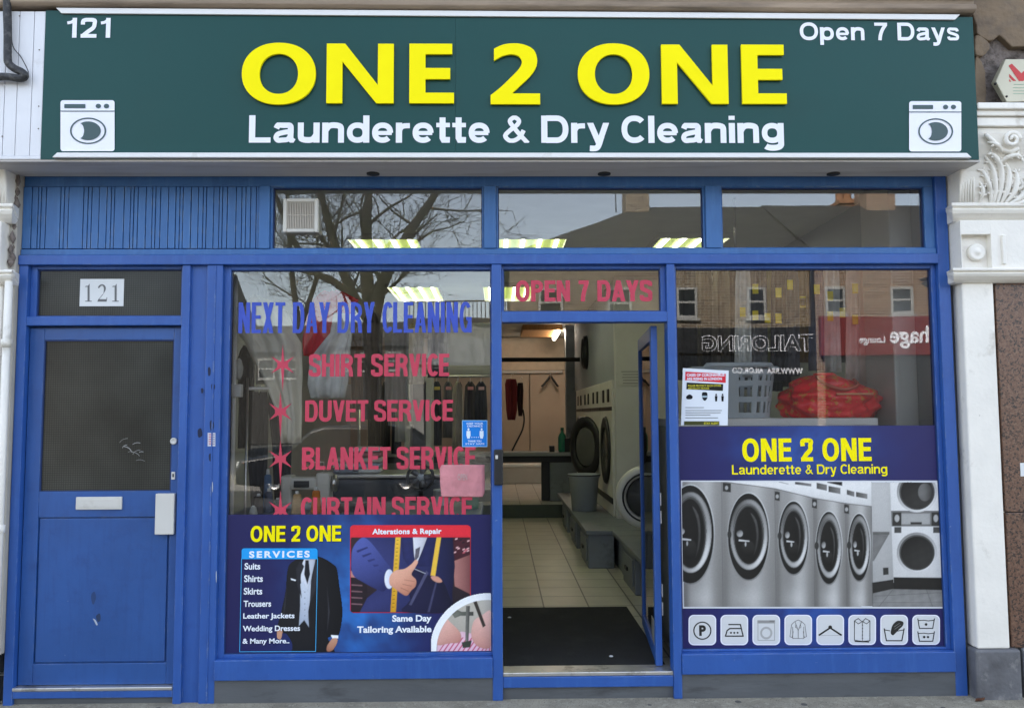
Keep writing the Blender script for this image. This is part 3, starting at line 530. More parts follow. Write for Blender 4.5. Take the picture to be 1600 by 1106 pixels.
# marks trodden into the pavement
b = MB()
for k in range(70):
    x, y = random.uniform(-2.8, 2.9), -random.random()**1.6*.9-.02; r = random.uniform(.003, .012)
    b.lathe((x, y, GZ), [(r, -.004), (r*.9, r*.25), (r*.4, r*.5)], 6, sx=random.uniform(.6, 1.5))
tag(b.build('pavement_grit', flat((.30, .27, .22), .95)), 'loose pale grit scattered on the asphalt pavement below the shop', 'grit', kind='stuff')
ZF = 0.155
sheet('floor', M['floor'], -2.75, 2.55, 0.1, 6.95, ZF)
# building shell
bld = thing('shop_building', 'building shell of the launderette with pale interior walls and ceiling behind the blue shopfront', 'building', (0, .1, 0))
box('party_wall', M['wallgrey'], bld, -2.85, -2.75, .10, 11.2, 0, 3.1, 0); box('lobby_wall', M['dark'], bld, -1.69, -1.62, .10, .42, 0, 3.02, 0); box('lobby_wall', M['dark'], bld, -2.75, -1.62, .42, .5, 0, 3.02, 0); box('room_partition', M['wallgrey'], bld, -2.75, -1.62, .502, .53, 0, 3.02, 0)
box('party_wall', M['wallgrey'], bld, 2.52, 2.70, .10, 11.2, 0, 3.1, 0)
box('ceiling_slab', M['ceil'], bld, -2.75, 2.52, .10, 11.2, 3.02, 3.1, 0)
box('back_wall', M['wallbeige'], bld, -2.75, 2.52, 11.1, 11.2, 0, 3.02, 0)
box('ceiling_beam', M['dark'], bld, -2.75, 1.25, 8.0, 8.08, 2.36, 2.42, .01)
box('upper_shield_wall', M['stone'], bld, -16, 16, .0, 10.5, 3.102, 8.8, 0); box('lintel_wall', M['stone'], bld, -4.5, 4.5, .0, .35, 2.93, 3.1, 0)  # upper storeys, extended out of view to block the sun from the street
box('bounce_front', M['stone'], bld, 3.61, 16, .0, .3, -.1, 3.1, 0); box('bounce_front', M['stone'], bld, -16, -3.11, .0, .3, -.1, 3.1, 0)  # plain unseen neighbour fronts, added for the light they bounce
box('pier', M['wallwhite'], bld, 2.38, 2.519, .35, .75, .1, 3.0, .01)
# long partition that holds the dryers, end towards the street
box('partition_end', M['wallwhite'], bld, 1.215, 2.5, 4.02, 4.12, .1, 3.0, .004)
box('partition_wall', M['wallgrey'], bld, 1.24, 1.34, 4.12, 8.9, 1.93, 3.0, .002)
box('partition_pier', M['greybench'], bld, 1.10, 1.26, 8.9, 9.1, .1, 3.0, .004)
box('step_riser', flat(S(70, 78, 72), .7), bld, -2.75, 1.24, 6.95, 7.0, .1, .33, .004)
sheet('back_floor', M['floorb'], -2.75, 2.5, 7.0, 11.1, .325)
# ================================================================== shopfront
sf = thing('shopfront', 'blue painted timber shopfront with two display windows, open glass door and flat door', 'shopfront', (0, 0, GZ))
def bar(name, x0, x1, z0, z1, y0=0.0, y1=.09, m='blue', bevel=.004, parent=None): return box(name, M[m], parent or sf, x0, x1, y0, y1, z0, z1, bevel)
XO0, XO1 = -2.648, 2.548
bar('outer_post', XO0, -2.598, GZ-.02, 2.398); bar('outer_post', 2.482, XO1, GZ-.02, 2.91, -.002)
bar('jamb', -1.750, -1.705, GZ-.02, 2.398); bar('post', -1.612, -1.526, GZ-.02, 2.398)
bar('recessed_panel', -1.705, -1.612, GZ-.02, 2.398, .022, .05, 'blue', 0)
bar('post', -.034, .021, GZ+.0, 2.398, -.006); bar('post', .945, .990, GZ, 2.398, -.006)
bar('transom_beam', XO0, 2.482, 2.398, 2.453, -.012, .1)
bar('transom_cap', XO0, 2.482, 2.453, 2.489, .006, .09, 'blue2', .006)
bar('header_beam', XO0, 2.482, 2.846, 2.91, .022, .09, 'blue2')
up = [fx(x, 340) for x in (404, 421, 756, 775, 1103, 1127, 1450)]
bar('mullion', up[0], up[1], 2.489, 2.846, 0, .09, 'blue2'); bar('mullion', up[2], up[3], 2.489, 2.846, 0, .09, 'blue2'); bar('mullion', up[4], up[5], 2.489, 2.846, 0, .09, 'blue2')
# door fanlight rails, door step
bar('door_rail', .021, .945, 2.073, 2.131, -.004, .085); bar('door_rail', -2.598, -1.750, 2.062, 2.112, .0, .085)
bar('door_step', .021, .945, .092, .150, .0, .12); box('threshold_strip', M['alu'], sf, .021, .945, .002, .13, .151, .172, .004)
bar('door_step', -2.598, -1.750, .062, .100, .0, .10); box('threshold_strip', M['alu'], sf, -2.598, -1.750, -.006, .07, .101, .119, .004)
box('step_riser', M['riser'], sf, .021, .945, .02, .1, -.05, .091, 0); box('step_riser', M['riser'], sf, -2.598, -1.75, .02, .1, -.05, .061, 0)
for xa, xb, za, zb in ((-1.526, -.034, .149, .257), (.990, 2.482, .157, .266)):
    bar('window_sill', xa, xb, za, zb, -.016, .09, 'blue', .005)
    box('stall_riser', M['riser'], sf, xa, xb, .0, .09, -.05, za-.001, 0)
# fluted panel above the flat door
px0, px1 = XO0+.0, up[0]-.001
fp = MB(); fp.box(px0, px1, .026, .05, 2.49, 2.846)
gx = [183, 222, 240, 270, 360, 383, 410, 503, 530, 553, 600, 648, 675, 695, 755, 795, 815, 840, 890, 930, 950, 980, 1030, 1075, 1100, 1120, 1170, 1215, 1245, 1265, 1310, 1345, 1365, 1395, 1450, 1485, 1510, 1540, 1575]
gx = [fx(g/3.95, 350) for g in gx]; pr_ = px0
st = MB()
for g in gx+[px1]:
    d = random.uniform(0, .003); st.box(pr_, g-.0022, .014+d, .027, 2.494, 2.843); pr_ = g+.0022
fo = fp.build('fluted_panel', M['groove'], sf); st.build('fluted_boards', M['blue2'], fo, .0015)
def window(name, x0, x1, z0, z1, fl, fr, ft, fb, gm, y=.03, yg=.05, m='blue'):
    b = MB(); b.box(x0, x0+fl, y, .08, z0, z1); b.box(x1-fr, x1, y, .08, z0, z1); b.box(x0+fl, x1-fr, y, .08, z1-ft, z1); b.box(x0+fl, x1-fr, y, .08, z0, z0+fb)
    o = b.build(name, M[m], sf, .003)
    s = MB()                                       # dark putty line round the pane
    for a in ((x0+fl, x0+fl+.005, z0+fb, z1-ft), (x1-fr-.005, x1-fr, z0+fb, z1-ft), (x0+fl+.005, x1-fr-.005, z1-ft-.006, z1-ft), (x0+fl+.005, x1-fr-.005, z0+fb, z0+fb+.004)): s.box(a[0], a[1], yg-.010, yg+.012, a[2], a[3])
    s.build('gasket', M['groove'], o)
    p = MB().box(x0+fl+.004, x1-fr-.004, yg, yg+.006, z0+fb+.003, z1-ft-.004).build('pane', gm, o); return o
for a, c in ((up[1], up[2]), (up[3], up[4]), (up[5], 2.482)):
    window('transom_window', a, c, 2.489, 2.846, .012, .010 if c < 2 else .055, .006, .006, M['glass'], .02, .045, 'blue2')
window('display_window', -1.526, -.034, .257, 2.398, .036, .004, .024, .018, M['glass'])
window('display_window', .990, 2.482, .266, 2.398, .013, .026, .022, .012, M['glass'])
window('fanlight', .021, .945, 2.131, 2.398, .012, .028, .022, .006, M['glass'])
window('fanlight', -2.598, -1.750, 2.112, 2.398, .036, .014, .018, .006, M['wire'])
# flat door
dr = box('street_door', M['bluedoor'], sf, -2.594, -1.7525, .052, .085, .121, 2.058, 0)
def dbar(name, x0, x1, z0, z1, y0=.036, y1=.052, m='bluedoor', bv=.003): return box(name, M[m], dr, x0, x1, y0, y1, z0, z1, bv)
L0, L1 = -2.594, -1.7525
gl = (-2.521, -1.800, 1.163, 1.992)                # glazed opening
gl = (fx(60, 640), fx(265.5, 640), fz(768, 0, 160), fz(530, 0, 160))
pl = (fx(51, 900), fx(253, 900), fz(1039, 0, 150), fz(809, 0, 150))
dbar('stile', L0, gl[0], .121, 2.05); dbar('stile', gl[1], L1, .121, 2.05)
dbar('rail', gl[0], gl[1], gl[3], 2.05); dbar('rail', gl[0], gl[1], pl[3], gl[2]); dbar('rail', gl[0], gl[1], .121, pl[2])
dbar('lower_panel', pl[0]+.006, gl[1]-.012, pl[2]+.006, pl[3]-.006, .041, .052, 'bluedoor', .004)
dbar('wired_glass', gl[0]+.001, gl[1]-.001, gl[2]+.001, gl[3]-.001, .046, .0525, 'wire', 0)
s = MB()
for a in ((gl[0], gl[0]+.006, gl[2], gl[3]), (gl[1]-.005, gl[1], gl[2], gl[3]), (gl[0]+.006, gl[1]-.005, gl[3]-.007, gl[3]), (gl[0]+.006, gl[1]-.005, gl[2], gl[2]+.004)): s.box(a[0], a[1], .037, .046, a[2], a[3])
s.build('gasket', M['groove'], dr)
# dried smear marks on the wired glass
sm = MB()
for k in range(9):
    cx, cy = 205+random.gauss(0, 11), 700+random.gauss(0, 10); a = random.uniform(-.7, .7); l = random.uniform(3, 9)
    sm.ring([W(cx+math.cos(a+t*.3)*l*t, cy+math.sin(a+t*.3)*l*t*.8, .0455) for t in (-1, -.5, 0, .5, 1)], random.uniform(.0008, .002), 5)
sm.build('smear', flat((.35, .35, .33), .8), dr)
def pxbox(name, m, parent, x0, y0, x1, y1, ya, yb, bv=.002):
    xm, ym = (x0+x1)/2, (y0+y1)/2
    return box(name, m, parent, fx(x0, ym, ya), fx(x1, ym, ya), ya, yb, fz(y1, ya, xm), fz(y0, ya, xm), bv)
lb = pxbox('letterbox', M['plate'], dr, 118, 776, 190, 796, .024, .037, .004)
pxbox('flap', M['plate'], dr, 122, 779.5, 186, 792.5, .0215, .0245, .002)
pxbox('pull_plate', M['plate'], dr, 242, 771, 271.5, 835, .004, .037, .004)
c = W(271.5, 689, .03); lk = MB().lathe((c.x, .030, c.z), [(.019, -.008), (.019, .004), (.014, .008), (.012, .006)], 20, 'y').build('lock_cylinder', M['plate'], dr)
pxbox('keyhole_plate', M['plate'], dr, 267.5, 737, 273.5, 749, .031, .037, .002); pxbox('keyhole', M['black'], dr, 269.3, 740, 271.5, 745, .030, .032, 0)
# glass door standing open into the shop
gd = box('glass_door', M['blue'], sf, .868, .904, .09, .135, .175, 2.06, .003)      # hinge stile
def gbar(name, m, y0, y1, z0, z1, xa=.870, xb=.900, bv=.003):
    b = MB().box(xa, xb, y0, y1, z0, z1); b.v = [Vector((v.x+(v.y-.1)*.085, v.y, v.z)) for v in b.v]; return b.build(name, m, gd, bv)
gbar('stile', M['blue'], .96, 1.01, .175, 2.06); gbar('rail', M['blue'], .135, .96, 1.98, 2.06); gbar('rail', M['blue'], .135, .96, .175, .25)
gbar('pane', M['glass2'], .135, .96, .25, 1.98, .882, .888, 0)
gbar('kick_plate', M['alu'], .14, .30, .27, .40, .866, .870, .002)
for z in (.45, .55, .95, 1.05): gbar('hinge', M['alu'], .075, .10, z, z+.07, .905, .912, .002)
lkb = pxbox('lock_case', M['black'], sf, 772, 702, 786, 758, -.035, -.004, .006); pxbox('lock_lever', M['plate'], lkb, 774, 711, 778, 717, -.042, -.034, .002)
pxbox('seam_trim', M['blue'], sf, 328.5, 414, 330.5, 1096, -.004, .0, 0)
# ================================================================== fascia sign
SY = -.28
ZS0, ZS1 = 2.909, 3.695
sg = thing('fascia_sign', 'long dark green fascia sign reading ONE 2 ONE in raised yellow letters', 'shop sign', (0, SY, ZS0))
for xa, xb in ((-2.398, fx(711.5, 140, SY)-.0005), (fx(711.5, 140, SY)+.0005, 2.578)):
    MB().prism([(xa, ZS0), (xb, ZS0), (xb, ZS1+.020*(2.578-xb)/5), (xa, ZS1+.020*(2.578-xa)/5)], SY, -.02).build('sign_panel', M['green'], sg)
def trim(x0, x1, z0, z1, y0, up):                 # mitred pale strip
    b = MB(); d = z1-z0
    pts = [(x0-d*(1 if not up else 0), z0 if not up else z1), (x1+d*(1 if not up else 0), z0 if not up else z1), (x1, z1 if not up else z0), (x0, z1 if not up else z0)]
    if up: pts = [(x0-d, z1+.020), (x1+d, z1), (x1, z0), (x0, z0+.020)]
    return b.prism(pts, y0, SY+.001).build('edge_trim', M['trim'], sg, .002)
trim(-2.31, 2.475, fz(29, SY-.012), fz(20.5, SY-.012), SY-.012, True); trim(-2.30, 2.50, 2.912, 2.937, SY-.025, False)
g1, g0_ = fz(29, SY-.012)-.001, fz(31.2, SY); MB().prism([(-2.30, g0_+.020), (2.47, g0_), (2.47, g1), (-2.30, g1+.020)], SY-.003, SY+.001).build('shadow_gap', M['black'], sg)
# big letters: outlines in a unit box
O_ = [oval(.5, .5, .5, .5, 56, 2.15), oval(.5, .495, .262, .325, 56, 2.1)]
N_ = [[(0, 0), (.235, 0), (.235, .70), (.745, 0), (1, 0), (1, 1), (.765, 1), (.765, .305), (.275, 1), (0, 1)]]
E_ = [[(0, 0), (1, 0), (1, .175), (.36, .175), (.36, .405), (.915, .405), (.915, .59), (.36, .59), (.36, .825), (.96, .825), (.96, 1), (0, 1)]]
T_ = [[(0, 0), (1, 0), (1, .175), (.44, .175)]+smooth_loop([(.44, .185), (.62, .32), (.80, .46), (.915, .60), (.945, .74), (.87, .90), (.66, .985), (.44, 1.0), (.24, .975), (.07, .91)], 5, False)+[(.07, .715)]+smooth_loop([(.07, .715), (.24, .79), (.42, .82), (.57, .79), (.635, .70), (.58, .585), (.40, .43), (.20, .275), (0, .145)], 5, False)]
for lp, x0, x1, y0, y1 in ((O_, 379, 494, 69, 165), (N_, 511, 615.5, 70.5, 163), (E_, 640, 709.5, 70.5, 163), (T_, 766.5, 843.5, 70, 164.5), (O_, 902.5, 1014, 70, 165), (N_, 1033, 1136.5, 72, 164), (E_, 1158, 1227, 72, 164)):
    put_px(MB(), shape_geo(lp, .1), x0, x1, y0, y1, SY-.006, .014).build('raised_letter', M['yellow'], sg)
def lett(s, x0, x1, y0, y1, m, parent, Y, bold, space=1.0, thick=.0, nm='lettering'):
    return put_px(MB(), text_geo(s, bold, space, .05 if thick else 0), x0, x1, y0, y1, Y, thick).build(nm, m, parent)
words_px('Launderette & Dry Cleaning', 389.5, 1224, 181, 223.5, SY-.003, .222, .088, .26, 'lettering', M['signwhite'], sg)
words_px('121', 105.5, 173, 28.5, 59.5, SY-.003, .215, .20, .3, 'lettering', M['signwhite'], sg)
words_px('Open 7 Days', 1249, 1498, 36, 63.5, SY-.003, .205, .10, .36, 'lettering', M['signwhite'], sg)
def emblem(x0, y0, x1, y1):
    P = lambda u, v: (x0+(x1-x0)*u, y0+(y1-y0)*v)
    def geo(loops, Y, th=.0):
        pts = [[(W(*P(u, v), Y).x, W(*P(u, v), Y).z) for u, v in lp] for lp in loops]
        vs, fs = shape_geo(pts, 0); b = MB(); b.add([(v.x, Y, v.y) for v in vs], fs); return b
    e = geo([rrect(0, 0, 1, 1, .05)], SY-.004).build('washer_emblem', M['signwhite'], sg)
    geo([rrect(.07, .075, .46, .155, .01)], SY-.006).build('display_bar', M['signdark'], e)
    for cx in (.70, .85): geo([oval(cx, .115, .05, .045, 20)], SY-.006).build('dial', M['signdark'], e)
    geo([rrect(0, .205, 1, .222, .001)], SY-.006).build('divider_line', M['signdark'], e)
    geo([oval(.51, .60, .335, .26, 48), oval(.51, .60, .305, .235, 48)], SY-.006).build('door_ring', M['signdark'], e)
    geo([[(.51+.235*math.cos(R(a)), .60+.185*math.sin(R(a))) for a in range(-128, 129, 8)]+[(.375-.01+.07*math.cos(R(a)), .60+.14*math.sin(R(a))) for a in range(75, -76, -10)]], SY-.006).build('door_opening', M['signdark'], e)
emblem(94.5, 157, 179, 236.5); emblem(1420.5, 158.5, 1502, 237)
# soffit with recessed downlights
sof = box('soffit', M['soffit'], sg, -2.9, 2.585, SY+.004, -.001, ZS0-.012, ZS0-.001, 0)
for px in (583, 944, 1302):
    c = W(px, 267.5 if px > 600 else 268, -.055); x = fx(px, 267.5, -.06)
    q = MB().lathe((x, -.06, ZS0-.012), [(.036, -.006), (.036, .001), (.027, .001), (.027, -.004)], 24).build('downlight', M['iron'], sg)
    MB().lathe((x, -.06, ZS0-.0135), [(.026, -.001), (.026, .001)], 20).build('lamp_lens', M['darkglass'], q)
# ================================================================== neighbours' masonry, pilasters
cl = thing('board_cladding', 'white painted vertical boards above the flat door, beside the green sign', 'cladding', (-2.65, SY, ZS0))
b = MB(); xs = [-2.95]+[fx(x, 150, SY) for x in (-24, 6, 25.5, 48.5)]+[-2.399]
for a, c in zip(xs[:-1], xs[1:]): b.box(a+.0015, c-.0015, SY+.004, -.05, ZS0+.02, fz(17.5, SY, 30))
b.build('boards', M['board'], cl, .0025); box('bottom_batten', M['board'], cl, -2.95, -2.399, SY, -.05, ZS0, ZS0+.019, .002); box('backing', M['groove'], cl, -2.95, -2.40, SY+.012, -.03, ZS0+.02, fz(19, SY, 30), 0)
for px, py in ((61, 78), (60, 166), (59.5, 201), (3, 213), (30, 25)):
    c = W(px, py, SY); MB().lathe((c.x, SY+.003, c.z), [(.004, 0), (.003, .002)], 8, 'y').build('nail_head', flat((.15, .13, .11), .8), cl)
co = thing('stone_cornice', 'brown stone moulding running above the top of the green sign', 'cornice', (0, -.2, 3.7))
z0 = fz(19.5, -.30, 800)
mo = MB().sweep([(-.30, z0+.005), (-.315, z0+.02), (-.315, z0+.045), (-.29, z0+.055), (-.29, z0+.075), (-.34, z0+.10), (-.36, z0+.16), (-.36, z0+.5), (0, z0+.5), (0, z0+.005)], -3.2, fx(1524, 10, -.3)); mo.v = [Vector((v.x, v.y, v.z+(2.58-v.x)*.0042)) for v in mo.v]; mo.build('moulding', M['lintel'], co, .006)
# brown rendered wall right of the sign
def cracked(name, m, x0, x1, z0, z1, y, amp, parent=None):
    b = MB(); nx, nz_ = 40, 50; vs = []
    for j in range(nz_+1):
        for i in range(nx+1):
            x, z = x0+(x1-x0)*i/nx, z0+(z1-z0)*j/nz_; vs.append((x, y-amp*noise.noise(Vector((x*7, z*7, 3)))-amp*.5*noise.noise(Vector((x*19, z*19, 9))), z))
    fs = [(j*(nx+1)+i, j*(nx+1)+i+1, (j+1)*(nx+1)+i+1, (j+1)*(nx+1)+i) for j in range(nz_) for i in range(nx)]
    b.add(vs, fs, None, True); return b.build(name, m, parent)
nb = thing('neighbour_wall', 'crumbling brown rendered wall with exposed patches beside the alarm box', 'wall', (3.0, 0, 3.1))
zc = fz(171, -.1, 1560)
cracked('mortar_face', M['stone2'], 2.582, 4.4, zc-.02, 4.2, -.015, .010, nb)
def slab(pts, y, th, name='render_slab'):
    q = smooth_loop(pts, 4); rnd = random.Random(len(pts))
    q = [(W(p[0]+rnd.uniform(-.8, .8), p[1]+rnd.uniform(-.8, .8), y).x, W(p[0], p[1], y).z) for p in q]
    return MB().prism(q, y, y+th).build(name, M['stone'], nb, .006)
slab([(1527, -40), (1740, -40), (1740, 70), (1600, 73), (1582, 73), (1572, 64), (1561, 56), (1554, 62), (1546, 64), (1538, 60), (1530, 55), (1526, 40)], -.055, .045)
slab([(1525, 57), (1533, 57), (1541, 62), (1547, 70), (1545, 78), (1537, 87), (1529, 87), (1524, 83)], -.06, .05)
slab([(1525, 91), (1532, 93), (1537, 105), (1540, 120), (1541, 150), (1538, 169), (1525, 169)], -.05, .04)
# granite pier of the next shop
gp = thing('granite_pier', 'speckled brown granite pier on a grey plinth beside the white pilaster', 'pier', (2.95, -.03, GZ))
zg0, zg1 = fz(1011, -.03, 1570), fz(436, -.03, 1570)
box('granite_slab', M['granite'], gp, 2.78, 3.6, -.035, .0, zg0, fz(800, -.03, 1590)-.002, .004); box('granite_slab', M['granite'], gp, 2.78, 3.6, -.035, .0, fz(800, -.03, 1590)+.002, zg1, .004)
box('granite_backing', M['dark'], gp, 2.80, 3.6, -.030, .01, zg0, zg1-.01, 0); box('granite_return', M['granite'], gp, 2.735, 2.779, -.015, .02, zg0, zg1, .003)
box('plinth_block', M['plinth'], gp, 2.83, 3.6, -.05, .0, -.1, zg0-.001, .008)
pxbox('tag_label', M['paper'], gp, 1594.5, 723, 1602, 744, -.037, -.034, 0)
def vcarve(b, c, r0, turns, rad, y, flip=1):       # spiral volute
    pts = []; rr = []
    for k in range(int(turns*18)+1):
        t = k/(turns*18); a = t*turns*2*math.pi; r = r0*(1-t)**.8+rad*.3
        pts.append((c[0]+flip*r*math.cos(a), y-.012*t, c[1]+r*math.sin(a))); rr.append(rad*(1-.45*t))
    b.ring(pts, rr, 8)
def leaf(b, p0, p1, wd, y, bend=.02):
    p0, p1 = Vector((p0[0], y, p0[1])), Vector((p1[0], y-bend, p1[1])); n_ = 8; vs = []; fs = []
    d = (p1-p0); s_ = Vector((-d.z, 0, d.x)).normalized()
    for i in range(n_+1):
        t = i/n_; wv = wd*math.sin(math.pi*(t*.86+.07))**.8; c = p0+d*t+Vector((0, -bend*math.sin(t*math.pi), 0))
        vs += [c-s_*wv, c+Vector((0, -wd*.5, 0)), c+s_*wv, c+Vector((0, wd*.6, 0))]
    for i in range(n_): fs += [(i*4+k, i*4+(k+1) % 4, i*4+4+(k+1) % 4, i*4+4+k) for k in range(4)]
    fs += [(3, 2, 1, 0), tuple(n_*4+k for k in range(4))]; b.add(vs, fs, None, True)
def pilaster(name, label, mir, xe0, xe1, cons_x1, soff):
    # mir: +1 right pilaster (outer edge to +x); xe0..xe1 shaft; cons_x1 far end of the console
    t = thing(name, label, 'pilaster', ((xe0+xe1)/2, -.05, GZ))
    zp = zg0
    zr = lambda py, Y=-.08: fz(py, Y, 1540)
    xa, xb = (xe0, xe1)
    if mir > 0:
        box('plinth_block', M['plinth'], t, 2.56, 2.805, -.075, .03, -.1, zp-.001, .012)
    box('shaft', M['white'], t, xa, xb, -.055, .05, zp, zr(441, -.055), .008)
    X0, X1 = min(xa, xa-.055*mir) if mir > 0 else cons_x1, cons_x1 if mir > 0 else xb+.055
    za, zb, zc_, zd, ze, zf_ = zr(441), zr(421), zr(346), zr(320), zr(206, -.16), zr(169, -.2)
    prof = lambda z0, z1, o: [(-.07-o*.3, z0), (-.095-o*.6, z0+(z1-z0)*.18), (-.115-o, z0+(z1-z0)*.40), (-.125-o, z0+(z1-z0)*.62), (-.110-o, z0+(z1-z0)*.72), (-.13-o, z0+(z1-z0)*.80), (-.13-o, z1), (.04, z1), (.04, z0)]
    def mould(z0, z1, xa_, xb_, o=0):
        pr2 = prof(z0, z1, o); b = MB(); n_ = len(pr2); cols = []
        for side in (0, 1):
            for y, z in pr2:
                d = max(0, -.055-y) if y < 0 else 0
                cols.append(((xa_-d*.6) if side == 0 else (xb_+d*.6), y, z))
        fs = [list(range(n_))[::-1], list(range(n_, 2*n_))]+[(i, (i+1) % n_, n_+(i+1) % n_, n_+i) for i in range(n_)]
        b.add(cols, fs); return b.build('moulding', M['white'], t, .004)
    mould(za, zb, X0+.01, X1-.01); mould(zc_, zd, X0+.02, X1-.02)
    # die block with square recess and round boss
    d0, d1 = X0+.028, X1-.045
    r0, r1, rz0, rz1 = (fx(1503, 390, -.11), fx(1549, 390, -.11), fz(419, -.11, 1525), fz(366, -.11, 1525)) if mir > 0 else (X1-.30, X1-.13, zb+.03, zc_-.06)
    b = MB(); b.box(d0, r0, -.11, .04, zb, zc_); b.box(r1, d1, -.11, .04, zb, zc_); b.box(r0, r1, -.11, .04, rz1, zc_); b.box(r0, r1, -.11, .04, zb, rz0); b.box(r0, r1, -.065, .04, rz0, rz1)
    b.build('die_block', M['white'], t, .006)
    cx, cz = (fx(1527, 394, -.09), fz(394, -.09, 1527)) if mir > 0 else ((r0+r1)/2, (rz0+rz1)/2)
    MB().lathe((cx, -.066, cz), [(.047, 0), (.047, .020), (.044, .027), (.036, .029), (.030, .027), (.014, .030), (.010, .036), (.003, .037)], 28, 'y').build('boss', M['white'], t)
    if mir > 0: box('side_fillet', M['white'], t, r1+.055, r1+.075, -.125, -.108, rz0+.02, rz1-.005, .004)
    # console: S profile in y-z, swept along x
    H = ze-zd
    pf = [(-.105, zd), (-.11, zd+H*.10), (-.12, zd+H*.25), (-.135, zd+H*.45), (-.165, zd+H*.62), (-.205, zd+H*.78), (-.225, zd+H*.92), (-.23, ze), (.04, ze), (.04, zd)]
    kx0, kx1 = (X0+.03, X1-.02)
    MB().sweep(pf, kx0, kx1).build('console', M['white'], t, .008)
    cb = MB(); cb.box(kx0-.005, kx1+.03, -.25, .04, ze, ze+(zf_-ze)*.42); cb.box(kx0-.015, kx1+.04, -.265, .04, ze+(zf_-ze)*.44, ze+(zf_-ze)*.70); cb.box(kx0-.025, kx1+.055, -.285 if mir > 0 else -.262, .04, ze+(zf_-ze)*.70, zf_)
    if mir > 0: cb.v = [Vector((max(v.x, 2.584), v.y, v.z)) for v in cb.v]
    cb.build('abacus', M['white'], t, .006)
    cv = MB()
    Yf = lambda z: -.105-.03*max(0, (z-zd)/H)-.10*max(0, (z-zd)/H-.45)*1.9-.002
    def P(px, py, dy=0):
        z = fz(py, -.15, 1560); y = Yf(z)-dy; p = W(px, py, y); return p
    if mir > 0:
        for (x, y, r0_, f) in ((1580, 219, .040, 1), (1588, 290, .030, -1)):
            p = P(x, y); vcarve(cv, (p.x, p.z), r0_, 1.6, .015, p.y-.004, f)
        for fr_, r_ in ((((1548, 318), (1545, 296), (1536, 274), (1530, 262)), .012), (((1552, 318), (1553, 292), (1548, 264), (1538, 244)), .014), (((1558, 318), (1562, 292), (1561, 264), (1553, 246), (1545, 238)), .015), (((1564, 318), (1572, 296), (1574, 270), (1568, 252)), .015), (((1570, 318), (1582, 302), (1587, 280), (1584, 262)), .014), (((1576, 319), (1592, 310), (1602, 294), (1604, 276)), .014), (((1582, 319), (1600, 316), (1616, 304)), .012), (((1558, 262), (1570, 248), (1588, 244), (1600, 252)), .012), (((1530, 318), (1534, 300), (1530, 284)), .009), (((1566, 240), (1556, 228), (1542, 222)), .011)):
            q_ = smooth_loop([P(x, y, .004) for x, y in fr_], 5, False); m_ = len(q_); cv.ring([Vector(v)-Vector((0, .014*math.sin(math.pi*k/(m_-1)), 0)) for k, v in enumerate(q_)], [r_*(.55+.6*math.sin(math.pi*min(1, k/(m_-1)*1.15))) if k < m_-1 else .003 for k in range(m_)], 7)
            for k in range(3, m_-2, 3):
                for sd_ in (-1, 1):
                    v = Vector(q_[k]); dv = (Vector(q_[k+1])-Vector(q_[k-1])).normalized(); nn = Vector((-dv.z, 0, dv.x))*sd_; leaf(cv, (v.x, v.z), (v.x+nn.x*.024+dv.x*.020, v.z+nn.z*.024+dv.z*.020), .007, v.y-.006, .006)
        pts = [P(x, y, .004) for x, y in ((1540, 210), (1552, 222), (1564, 234), (1578, 238), (1592, 232))]; cv.ring(pts, [.010, .014, .016, .014, .010], 8)
    for k in range(6):                             # fluted folds on the lower left side
        xk = (kx0+.006+k*.014) if mir > 0 else (kx1-.006-k*.016)
        cv.ring([(xk, -.106-.002*k, zd+.002), (xk, -.114-.002*k, zd+H*.25), (xk+.002*mir, -.125, zd+H*.5)], [.006, .0065, .004], 6)
    cv.build('carving', M['white'], t)
    return t
rp = pilaster('white_pilaster', 'white painted pilaster with carved scroll bracket beside the green sign end', 1, fx(1503, 443, -.055), fx(1552, 443, -.055), 2.98, 1)
lp = pilaster('white_pilaster', 'weathered white pilaster with mouldings at the flat door, behind the downpipe', -1, -2.95, -2.70, -3.1, 1)
ml = MB()
for k in range(14):
    z = random.uniform(2.40, 2.88); ml.lathe((-2.665+random.uniform(-.012, .012), -.03+random.uniform(-.01, .01), z), [(.002, -.03), (random.uniform(.012, .022), 0), (.002, random.uniform(.02, .05))], 7)
b = MB().box(-2.70, -2.650, -.03, .05, .3, 2.905).build('edge_strip', flat((.42, .39, .34), .9), lp, .006); ml.build('crumbling_mortar', M['stone2'], lp)
# downpipe and cable
dp = thing('downpipe', 'white painted downpipe with a collar running down left of the flat door', 'pipe', (-2.72, -.08, GZ))
a0, a1 = W(9, 445, -.09), W(-3, 1010, -.09); xx = -2.735
MB().ring([(fx(14, 440, -.09), -.09, fz(440, -.09, 14)), (fx(14, 440, -.09), -.09, .12)], .020, 16).build('pipe', M['white'], dp)
for py in (428, 536, 826): MB().lathe((fx(14, 440, -.09), -.09, fz(py, -.09, 14)), [(.021, -.022), (.027, -.020), (.028, .02), (.021, .022)], 18).build('collar', M['white'], dp)
cbm = thing('service_cable', 'thick black cable bending across the white boards at the top corner', 'cable', W(12, 60, SY-.02))
pts = [W(x, y, SY-.03) for x, y in ((11, -30), (11, 10), (12, 50), (12, 90), (14, 100), (22, 107), (34, 113), (39, 119), (32, 123), (18, 121), (5, 120), (-20, 122))]
MB().ring(smooth_loop(pts, 5, False), .020, 10).build('cable', M['cable'], cbm)
MB().ring(smooth_loop([W(x, y, SY-.012) for x, y in ((17, -20), (18, 40), (20, 72), (33, 90), (44, 112), (42, 120))], 5, False), .0025, 6).build('thin_wire', M['cable'], cbm)
